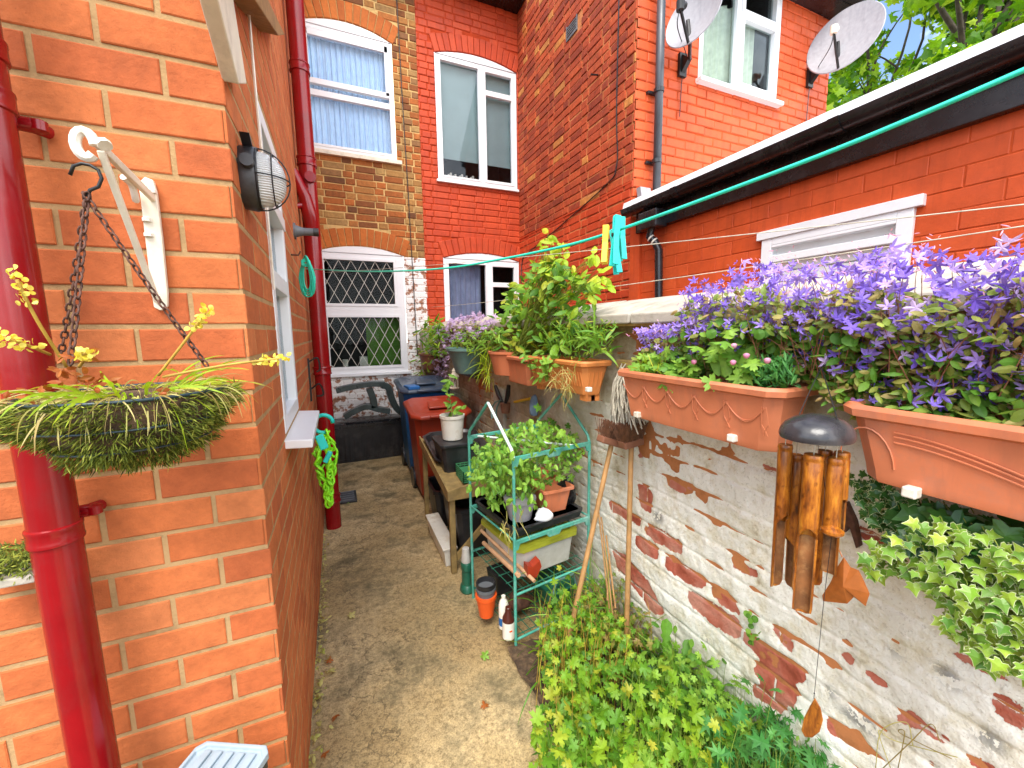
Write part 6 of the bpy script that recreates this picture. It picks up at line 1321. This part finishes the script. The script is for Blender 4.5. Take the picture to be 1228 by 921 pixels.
mb = MB(); mb.box((.60, 3.99, .915), (.72, 4.16, .955), rz=.15); mb.build('lid_patch', K['blue_bin'], bn, bev=.01)
mb = MB(); mb.xf = Matrix.Identity(4); mb.box((.57, 3.40, .08), (.60, 3.80, .72)); 
# black storage chest and plastic chair frame on it
t_ = thing('storage_chest', (.27, 5.0, 0), 'black ribbed plastic storage chest against the white painted back wall', 'storage box')
cx0, cx1, cy0, cy1, ch = -.12, .66, 4.86, 5.17, .47
mb = MB(); n = 60; ringf = lambda f_, z: [(cx0+(cx1-cx0)*k/n*1.0, cy0-(.006 if (k//2) % 2 else 0)*(1 if .03 < z < ch-.1 else 0)+(1-f_)*.1, z) for k in range(n+1)]+[(cx1, cy1, z), (cx0, cy1, z)]
mb.loft([ringf(.85, 0), ringf(.85, .04), ringf(.87, .041), ringf(1, ch-.09), ringf(1.0, ch-.085), ringf(1.0, ch-.06)]); mb.build('chest', K['black_pl'], t_, bev=0)
mb = MB(); mb.loft([oring(cx0-.02,cx1+.02,cy0-.03,cy1,ch-.06,.03), oring(cx0-.02,cx1+.02,cy0-.03,cy1,ch-.02,.03), oring(cx0,cx1,cy0-.01,cy1-.02,ch,.03)]); mb.build('lid', K['gutter'], t_, smooth='auto')
t_ = thing('plastic_chair', at(440, 498, 'y', 4.95), 'dark green black plastic garden chair lying on its side on the storage chest', 'chair')
darkg = plain('green black plastic', (.02,.035,.035), .3, .3, 8, 0, dirt=(.1,.14,.14), dirtamt=.5)
def flat(pts, y, w_, mat=darkg, nm_='arm', dy=.12):
    mb = MB(); P0 = [at(a_, b_, 'y', y) for a_, b_ in pts]; sm = smoothpath(P0, 4); ringz = []
    for i, p in enumerate(sm):
        d = (sm[min(i+1, len(sm)-1)]-sm[max(i-1, 0)]).normalized(); s = Vector((0,1,0)).cross(d).normalized()*w_/2; ringz.append([p-s, p+s, p+s+Vector((0,dy,0)), p-s+Vector((0,dy,0))])
    mb.loft(ringz); mb.build(nm_, mat, t_, bev=.006)
flat([(403,469),(420,465),(445,461),(462,461)], 4.80, .06); flat([(458,462),(466,465),(470,478),(476,490),(485,497)], 4.80, .075, nm_='back'); flat([(443,466),(448,480),(449,490)], 4.82, .075, nm_='seat_rail'); flat([(413,501),(425,494),(440,488),(452,491),(468,494)], 4.82, .06, nm_='leg')
# things hanging on the far part of the wall
q = at(545, 466, 'x', 1.02); t_ = thing('lantern', q, 'small cream metal lantern hanging on the wall above the brown bin', 'lantern')
mb = MB(); mb.lathe([(.045,0),(.048,.01),(.044,.014)], tuple(q), 12); mb.lathe([(.052,.115),(.045,.13),(.022,.15),(.018,.165),(.022,.17),(.014,.185),(.006,.20)], tuple(q), 12)
for k in range(6): a_ = k*math.pi/3; mb.tube([q+Vector((.04*math.cos(a_), .04*math.sin(a_), .01)), q+Vector((.04*math.cos(a_), .04*math.sin(a_), .12))], .005, 6)
mb.build('frame', K['white_wood'], t_, smooth='auto'); mb = MB(); mb.lathe([(.015,.012),(.015,.07)], tuple(q), 12); mb.build('candle', K['white_pl'], t_, smooth='auto')
mb = MB(); mb.tube([q+Vector((0,0,.195)), q+Vector((.16,0,.26))], .0025, 5); mb.build('hanger', K['dkmetal'], t_)
q = at(603, 486, 'x', 1.13); t_ = thing('garden_hand_tools', q, 'black handled hand tools and snips held by a loop on the far wall', 'hand tools'); del t_
t_ = col.objects[-1]
for pts, r_, mat in (([(594,463),(598,474),(603,484)], .018, 'black_pl'), ([(610,462),(609,474),(606,484)], .018, 'black_pl')):
    mb = MB(); mb.tube([at(a_, b_, 'x', 1.12) for a_, b_ in pts], [r_*.8, r_, r_*.7], 10); mb.build('handle', K[mat], t_, smooth='auto')
mb = MB(); mb.lathe([(.03,-.07),(.038,.0),(.04,.004),(.036,.004)], tuple(at(606, 484, 'x', 1.12)), 16); mb.build('holder', K['brown_pl'], t_, smooth='auto')
mb = MB(); mb.tube([at(a_, b_, 'x', 1.10) for a_, b_ in ((590,502),(589,490),(594,482),(600,480),(596,488),(594,503))], .007, 8); mb.build('snips', K['teal_pl'], t_, smooth='auto')
a_, b_ = at(617,482,'x',1.15), at(636,478,'x',1.15); mb = MB(); mb.tube([a_, b_], .010, 10); mb.tube([a_, a_+Vector((.03,0,0))], .004, 6); o = mb.build('handle', K['yellow_pl'], smooth='auto'); o.name = 'yellow_handle'; tag(o, 'short yellow tool handle fixed to the wall above the teal rack', 'handle')
crumple('cloth_bundle', at(640, 488, 'x', 1.12), .035, K['blue_cloth'], 'grey blue cloth gloves bundled on the wall behind the teal rack gable', 'gloves', 5, (.8,1.,1.9))
mb = MB(); q = at(597, 480, 'x', 1.15); mb.box(q+Vector((-.0,-.10,-.30)), q+Vector((.035,.10,.10))); o = mb.build('wall_board', K['stone'], bev=.004); tag(o, 'pale flat board fixed upright on the far wall behind the hand tools', 'board')
mb = MB(); q = at(560, 455, 'x', 1.13); mb.box(q+Vector((0,-.25,.03)), q+Vector((.045,.45,.08))); o = mb.build('wall_shelf', K['black_pl'], bev=.005); tag(o, 'dark narrow shelf under the grey green bowl', 'shelf')

# ================================================================== brooms, mop, canes
def broom(name, hx, hy, bx, by, x, lab, headw, cat='broom', head='bristle', ry=0):
    top = at(hx, hy, 'x', x); bot = at(bx, by, 'y', top.y-.05); t_ = thing(name, bot, lab, cat, 'brooms leaning on the white wall')
    d = (top-bot).normalized(); mb = MB(); mb.tube([bot-d*.35, bot, top], .011, 10); mb.build('handle', K['wood_handle'], t_, smooth='auto')
    M_ = Matrix.Translation(top) @ Matrix.Rotation(ry, 4, 'Y'); mb = MB(); mb.xf = M_; mb.box((-headw*.5,-.025,0),(headw*.5,.025,.03)); mb.build('head', K['brown_pl'], t_, bev=.006)
    mb = MB(); mb.xf = M_; g = random.Random(9)
    for k in range(420):
        x_, y_ = g.uniform(-headw*.48, headw*.48), g.uniform(-.022,.022); mb.tube([(x_, y_, .028), (x_*1.15+g.uniform(-.004,.004), y_*1.5, .06), (x_*1.28+g.uniform(-.008,.008), y_*2+g.uniform(-.008,.008), .10+g.uniform(-.006,.004))], .0012, 3, cap=False)
    mb.build('bristles', K[head], t_, fix=False); return t_
broom('broom', 733, 534, 697, 698, 1.07, 'brown bristled broom standing upside down and leaning left against the white wall', .14, ry=R(20))
broom('broom', 757, 535, 753, 692, 1.10, 'second upside down broom standing upright on a greenish handle, right of the leaning broom', .10, ry=R(-6))
t_ = thing('string_mop', at(752, 440, 'x', 1.05), 'old off white string mop hanging above the broom heads', 'mop'); mb = MB(); g = random.Random(12)
for k in range(130):
    a0 = at(752+g.uniform(-7,7), 440+g.uniform(-5,10), 'x', 1.13+g.uniform(-.02,.02)); e = at(752+g.uniform(-20,22), 500+g.uniform(-25,25), 'x', 1.10+g.uniform(-.04,.04)); m_ = a0.lerp(e, .5)+Vector((g.uniform(-.03,.0), g.uniform(-.02,.02), .01))
    mb.tube(smoothpath([a0, m_, e], 4), .0028, 5, cap=False)
mb.build('strings', K['mop'], t_, smooth=True, fix=False); mb = MB(); p = at(752,440,'x',1.13); mb.box(p+Vector((-.02,-.05,-.01)), p+Vector((.02,.05,.03))); mb.build('mop_head', K['wood'], t_, bev=.004)
for k, (x0_, x1_) in enumerate(((716,728),(721,731),(727,735),(731,729))):
    a0, b0 = at(x0_, 598+k*22, 'x', 1.13), at(x1_, 705, 'x', 1.06); mb = MB(); mb.tube([a0, b0, b0+(b0-a0)*.35], .004, 8); o = mb.build('garden_cane', K['wood_handle'], smooth='auto'); tag(o, ('tallest', 'second tallest', 'third tallest', 'shortest')[k]+' thin cane leaning on the wall at the foot of the brooms', 'cane', 'garden canes')

# ================================================================== weeds in the bed
def bedpts(poly, lo, hi, n, seed):
    P_ = region(poly, 'z', lo, hi, n, seed); P_[:, 0] = np.minimum(P_[:, 0], WX-.03); return P_
def weed(label, poly, lo, hi, n, smin, smax, mat, shape, seed, stem='gstem', k=90, extra=None):
    n = int(n*1.05); smin *= .68; smax *= .80; lo *= .5
    P_ = bedpts(poly, lo, hi, n, seed); c = P_.mean(0); t_ = plant('weed', (c[0], c[1], .04), label, 'weed', 'weeds in the bed below the white wall'); g = np.random.default_rng(seed)
    leaves('foliage', G[mat], t_, P_, mixN(np.tile((-.15,-.45,.6),(n,1)), .5, .75, seed), g.uniform(smin, smax, n), shape, seed=seed, curl=.25)
    ut = P_[::5]+np.array([0,0,1])*g.uniform(.02,.11,len(P_[::5]))[:,None]; leaves('upper_leaves', G[mat], t_, ut, mixN(np.tile((-.15,-.45,.6),(len(ut),1)), .5, .8, seed+3), g.uniform(smin, smax*1.1, len(ut)), shape, seed=seed+3); stems('upright_stems', G[stem], t_, ut*np.array([1,1,.2])+g.normal(size=ut.shape)*(.02,.02,0), ut, .0014, .1, seed+3)
    if extra: P2 = bedpts(poly, lo*.5, hi*.8, n//2, seed+1); leaves('under_leaves', G[extra], t_, P2, mixN(np.tile((-.15,-.4,.6),(n//2,1)), .5, .6, seed+1), g.uniform(smin, smax, n//2), shape, seed=seed+1)
    tips = P_[:k]; roots = tips*np.array([.55,.55,0])+np.array([c[0]*.45, c[1]*.45, .03])
    stems('stems', G[stem], t_, roots, tips, .0016, .4, seed); return t_
weed('bright lime green lobed weed at the bottom centre of the photo', [(640,860),(665,820),(720,800),(790,815),(830,850),(880,860),(870,935),(640,960)], .18, .36, 430, .035, .062, 'lime', LOBED, 80, extra='fresh')
weed('yellow green weed with many small leaves beside the rack foot', [(648,735),(670,705),(710,715),(745,755),(765,800),(710,820),(665,835),(645,800)], .16, .40, 380, .024, .042, 'lime', LOBED, 81, 'ystem', extra='mid')
weed('mid green small leaved weed in the middle of the bed', [(740,790),(800,780),(850,800),(900,850),(880,900),(830,880),(760,830)], .12, .30, 380, .022, .045, 'fresh', LOBED, 82, extra='dark')
weed('deeply cut blue green weed at the lower right of the bed', [(850,870),(900,840),(950,850),(1000,890),(1010,960),(850,960)], .18, .36, 210, .045, .085, 'blueg', CUT, 83, extra='mid')
weed('dark green leafy weed against the foot of the white wall', [(780,760),(830,780),(880,820),(860,850),(800,830),(760,800)], .10, .28, 210, .03, .055, 'mid', OVAL, 84, extra='dark')
weed('tangle of reddish stalks and sparse leaves at the foot of the canes', [(690,700),(740,690),(780,730),(790,770),(740,780),(700,750)], .10, .30, 200, .02, .04, 'olive', LOBED, 85, 'redstem', extra='mid')
weed('low dark green cover at the right bottom corner of the bed', [(960,880),(1000,890),(1060,921),(1060,980),(960,980)], .10, .25, 240, .02, .04, 'mid', OVAL, 86, extra='dark')
# strap leaved grass clumps
t_ = plant('grass_clump', (.72, 1.35, .05), 'arching blades of grass leaning out over the path beside the rack', 'grass'); P_ = bedpts([(640,760),(700,740),(720,800),(650,840)], .05, .1, 60, 87); straps('blades', G['lime'], t_, P_, rng.normal(size=(60,3))*.5+(-.3,-.3,1), .26, .007, 1.5, 10)
t_ = plant('iris_clump', (.95, 1.3, .05), 'yellowing strap leaves and orange stalks in the middle of the bed'); P_ = bedpts([(720,730),(780,760),(780,790),(720,780)], .05, .1, 50, 88); straps('blades', G['ylw'], t_, P_, rng.normal(size=(50,3))*.5+(.0,-.1,1), .26, .010, 1.2, 11); P_ = bedpts([(700,730),(780,760),(780,790),(700,780)], .05, .1, 50, 89); straps('stalks', G['ystem'], t_, P_, rng.normal(size=(50,3))*.5+(.0,-.1,1), .24, .004, .9, 12)
t_ = plant('grass_clump', (.8, 1.45, .05), 'tall thin grass and seed stalks between the rack foot and the brooms', 'grass'); P_ = bedpts([(640,730),(700,700),(760,720),(770,790),(700,800)], .05, .12, 110, 93); straps('blades', G['fresh'], t_, P_, rng.normal(size=(110,3))*.35+(-.05,-.1,1), .36, .005, 1.0, 13)
# dandelion leaves
t_ = plant('dandelion', at(800, 800, 'x', 1.05), 'dandelion with one tall toothed leaf standing against the white wall')
P_ = [tuple(at(797, 792, 'x', 1.06)), tuple(at(800, 800, 'x', 1.04)), tuple(at(806, 800, 'x', 1.06)), tuple(at(815, 800, 'x', 1.08))]
leaves('leaf', G['mid'], t_, P_, [(-.8,-.5,.2),(-.3,-.5,.8),(-.2,-.5,.8),(-.5,-.5,.5)], [.15,.12,.12,.1], [(p*.62, q) for p, q in DAND], U=[(.0,.05,1),(-.6,-.6,.2),(.3,-.8,.1),(.6,.3,.4)], curl=.08, seed=90)
t_ = plant('wall_weed', at(895, 765, 'x', WX), 'tiny green sprig growing out of the white brickwork'); P_ = region([(888,742),(900,735),(915,755),(905,775),(892,760)], 'x', WX-.04, WX-.01, 16, 91); leaves('foliage', G['mid'], t_, P_, mixN(np.tile((-.8,-.4,.3),(16,1)), .3, .5, 91), rng.uniform(.014,.022,16), ROUND, seed=91)
# dry twigs low on the wall, pale stalk
g = random.Random(4)
t_ = plant('dry_vine', at(1080, 880, 'x', WX-.01), 'thin dry vine stems clinging low on the white wall at the bottom right', 'vine'); mb = MB()
for k in range(4):
    a0 = at(1050+k*9, 921, 'x', WX-.02); mb.tube(smoothpath([a0, at(1055+g.uniform(-10,40), 885+g.uniform(-10,10), 'x', WX-.03), at(1075+g.uniform(-20,60), 870+g.uniform(-8,20), 'x', WX-.015), at(1120+g.uniform(-30,40), 890+g.uniform(-10,25), 'x', WX-.02)], 6), .001, 5)
mb.build('stems', G['straw'], t_, smooth=True)
# small weeds along the foot of the left wall, fallen leaves, drain
g = np.random.default_rng(92); n = 260; P_ = np.stack([XL+.005+np.abs(g.normal(size=n))*.02, g.uniform(1.1, 3.1, n), g.uniform(.0, .02, n)], 1)
t_ = plant('wall_foot_weeds', (XL+.02, 2.0, 0), 'moss and crumbs of weed along the foot of the orange side wall', 'moss'); t_['kind'] = 'stuff'; o = leaves('moss', G['straw'], t_, P_, g.normal(size=(n,3))*.5+(0,0,1), g.uniform(.01,.03,n), OVAL, seed=92)
FL = [((398,800),'pale fallen leaf near the left wall','straw'), ((394,792+8),'',''), ((345+27,792),'',''), ((394,795),'brown curled fallen leaf halfway along the left wall','brownleaf'), ((400,858),'orange fallen leaf on the path near the photo bottom','brownleaf'), ((418,740),'yellow fallen leaf by the left path edge','straw'), ((583,848),'small red fallen leaf on the right side of the path','brownleaf'), ((578,790),'fresh green fallen leaf near the rack foot','fresh'), ((417,603),'pale green leaf scrap lying on the drain cover','fresh'), ((385,905),'dark brown fallen leaf at the bottom of the path','brownleaf')]
k = 0
for (a_, b_), lab, mt_ in FL:
    if not lab: continue
    k += 1; p = at(a_, b_, 'z', .012); V_, F_ = leafset([tuple(p)], [(g.uniform(-.3,.3), g.uniform(-.3,.3), 1)], [g.uniform(.03,.045)], LOBED, fold=.25, curl=-.3, seed=100+k); mb = MB(); mb.v = V_.tolist(); mb.f = F_; o = mb.build('fallen_leaf', G[mt_], fix=False); tag(o, lab, 'leaf', 'fallen leaves on the path')
t_ = thing('drain_cover', at(412, 597, 'z', 0), 'dark square drain cover on the path beside the red soil pipe', 'drain cover'); q = at(415, 597, 'z', 0)
mb = MB(); mb.box((q.x-.10, q.y-.14, 0), (q.x+.09, q.y+.12, .018)); mb.build('cover', K['black_pl'], t_, bev=.003)
for k in range(5): mb = MB()
mb = MB(); [mb.box((q.x-.08, q.y-.12+k*.05, .018), (q.x+.07, q.y-.10+k*.05, .022)) for k in range(5)]; mb.build('grating', K['grey_pl'], t_)

# ================================================================== trees beyond the roofs
def tree(label, centers, dlo, dhi, nper, base_px, trunk, seed, rcl=.55, sz=(.16,.27)):
    g = np.random.default_rng(seed); cs = [atd(a_, b_, g.uniform(dlo, dhi)) for a_, b_ in centers]; b0 = atd(base_px[0], base_px[1], (dlo+dhi)/2); t_ = thing('tree', (b0.x, b0.y, 0), label, 'tree', 'trees beyond the red house')
    P_ = []; D_ = []
    for i, c in enumerate(cs):
        p, d = blob(c, (rcl, rcl, rcl*.7), nper, .5, seed+i); P_.append(p); D_.append(d)
    P_ = np.concatenate(P_); D_ = np.concatenate(D_); n = len(P_)
    leaves('crown', G['tree'], t_, P_, mixN(D_, .5, .7, seed), g.uniform(sz[0], sz[1], n), IVY, seed=seed, curl=.3)
    mb = MB(); hubs = [Vector((b0.x, b0.y, 0)), Vector((b0.x+.1, b0.y, b0.z*.5)), b0]; mb.tube(hubs, [trunk, trunk*.8, trunk*.6], 10)
    for c in cs[::5]: mb.tube(smoothpath([b0-Vector((0,0,g.uniform(0,1.2))), b0.lerp(c, .5)+Vector((g.uniform(-.6,.6), g.uniform(-.6,.6), g.uniform(-.6,.2))), c], 4), [trunk*.3*(1-.85*k/8)+.004 for k in range(9)], 6)
    mb.build('trunk', K['bark'], t_, smooth=True)
gg = random.Random(8)
c1 = []
while len(c1) < 95:
    a_, b_ = gg.uniform(1110, 1420), gg.uniform(-260, 110)
    c1.append((a_, b_))
tree('tall sycamore with bright leaves and a dark trunk at the top right', c1, 6.5, 9.5, 75, (1165, 60), .17, 200)
c2 = [(gg.uniform(985,1040), gg.uniform(20,150)) for _ in range(14)]+[(gg.uniform(1050,1130), gg.uniform(80,130)) for _ in range(9)]+[(gg.uniform(1000,1130), gg.uniform(-120,5)) for _ in range(18)]+[(gg.uniform(940,1000), gg.uniform(-150,-10)) for _ in range(8)]
tree('leafy tree with thin twigs directly behind the larger satellite dish', c2, 8.0, 11.0, 55, (1040, 160), .12, 300, .5, (.14,.25))
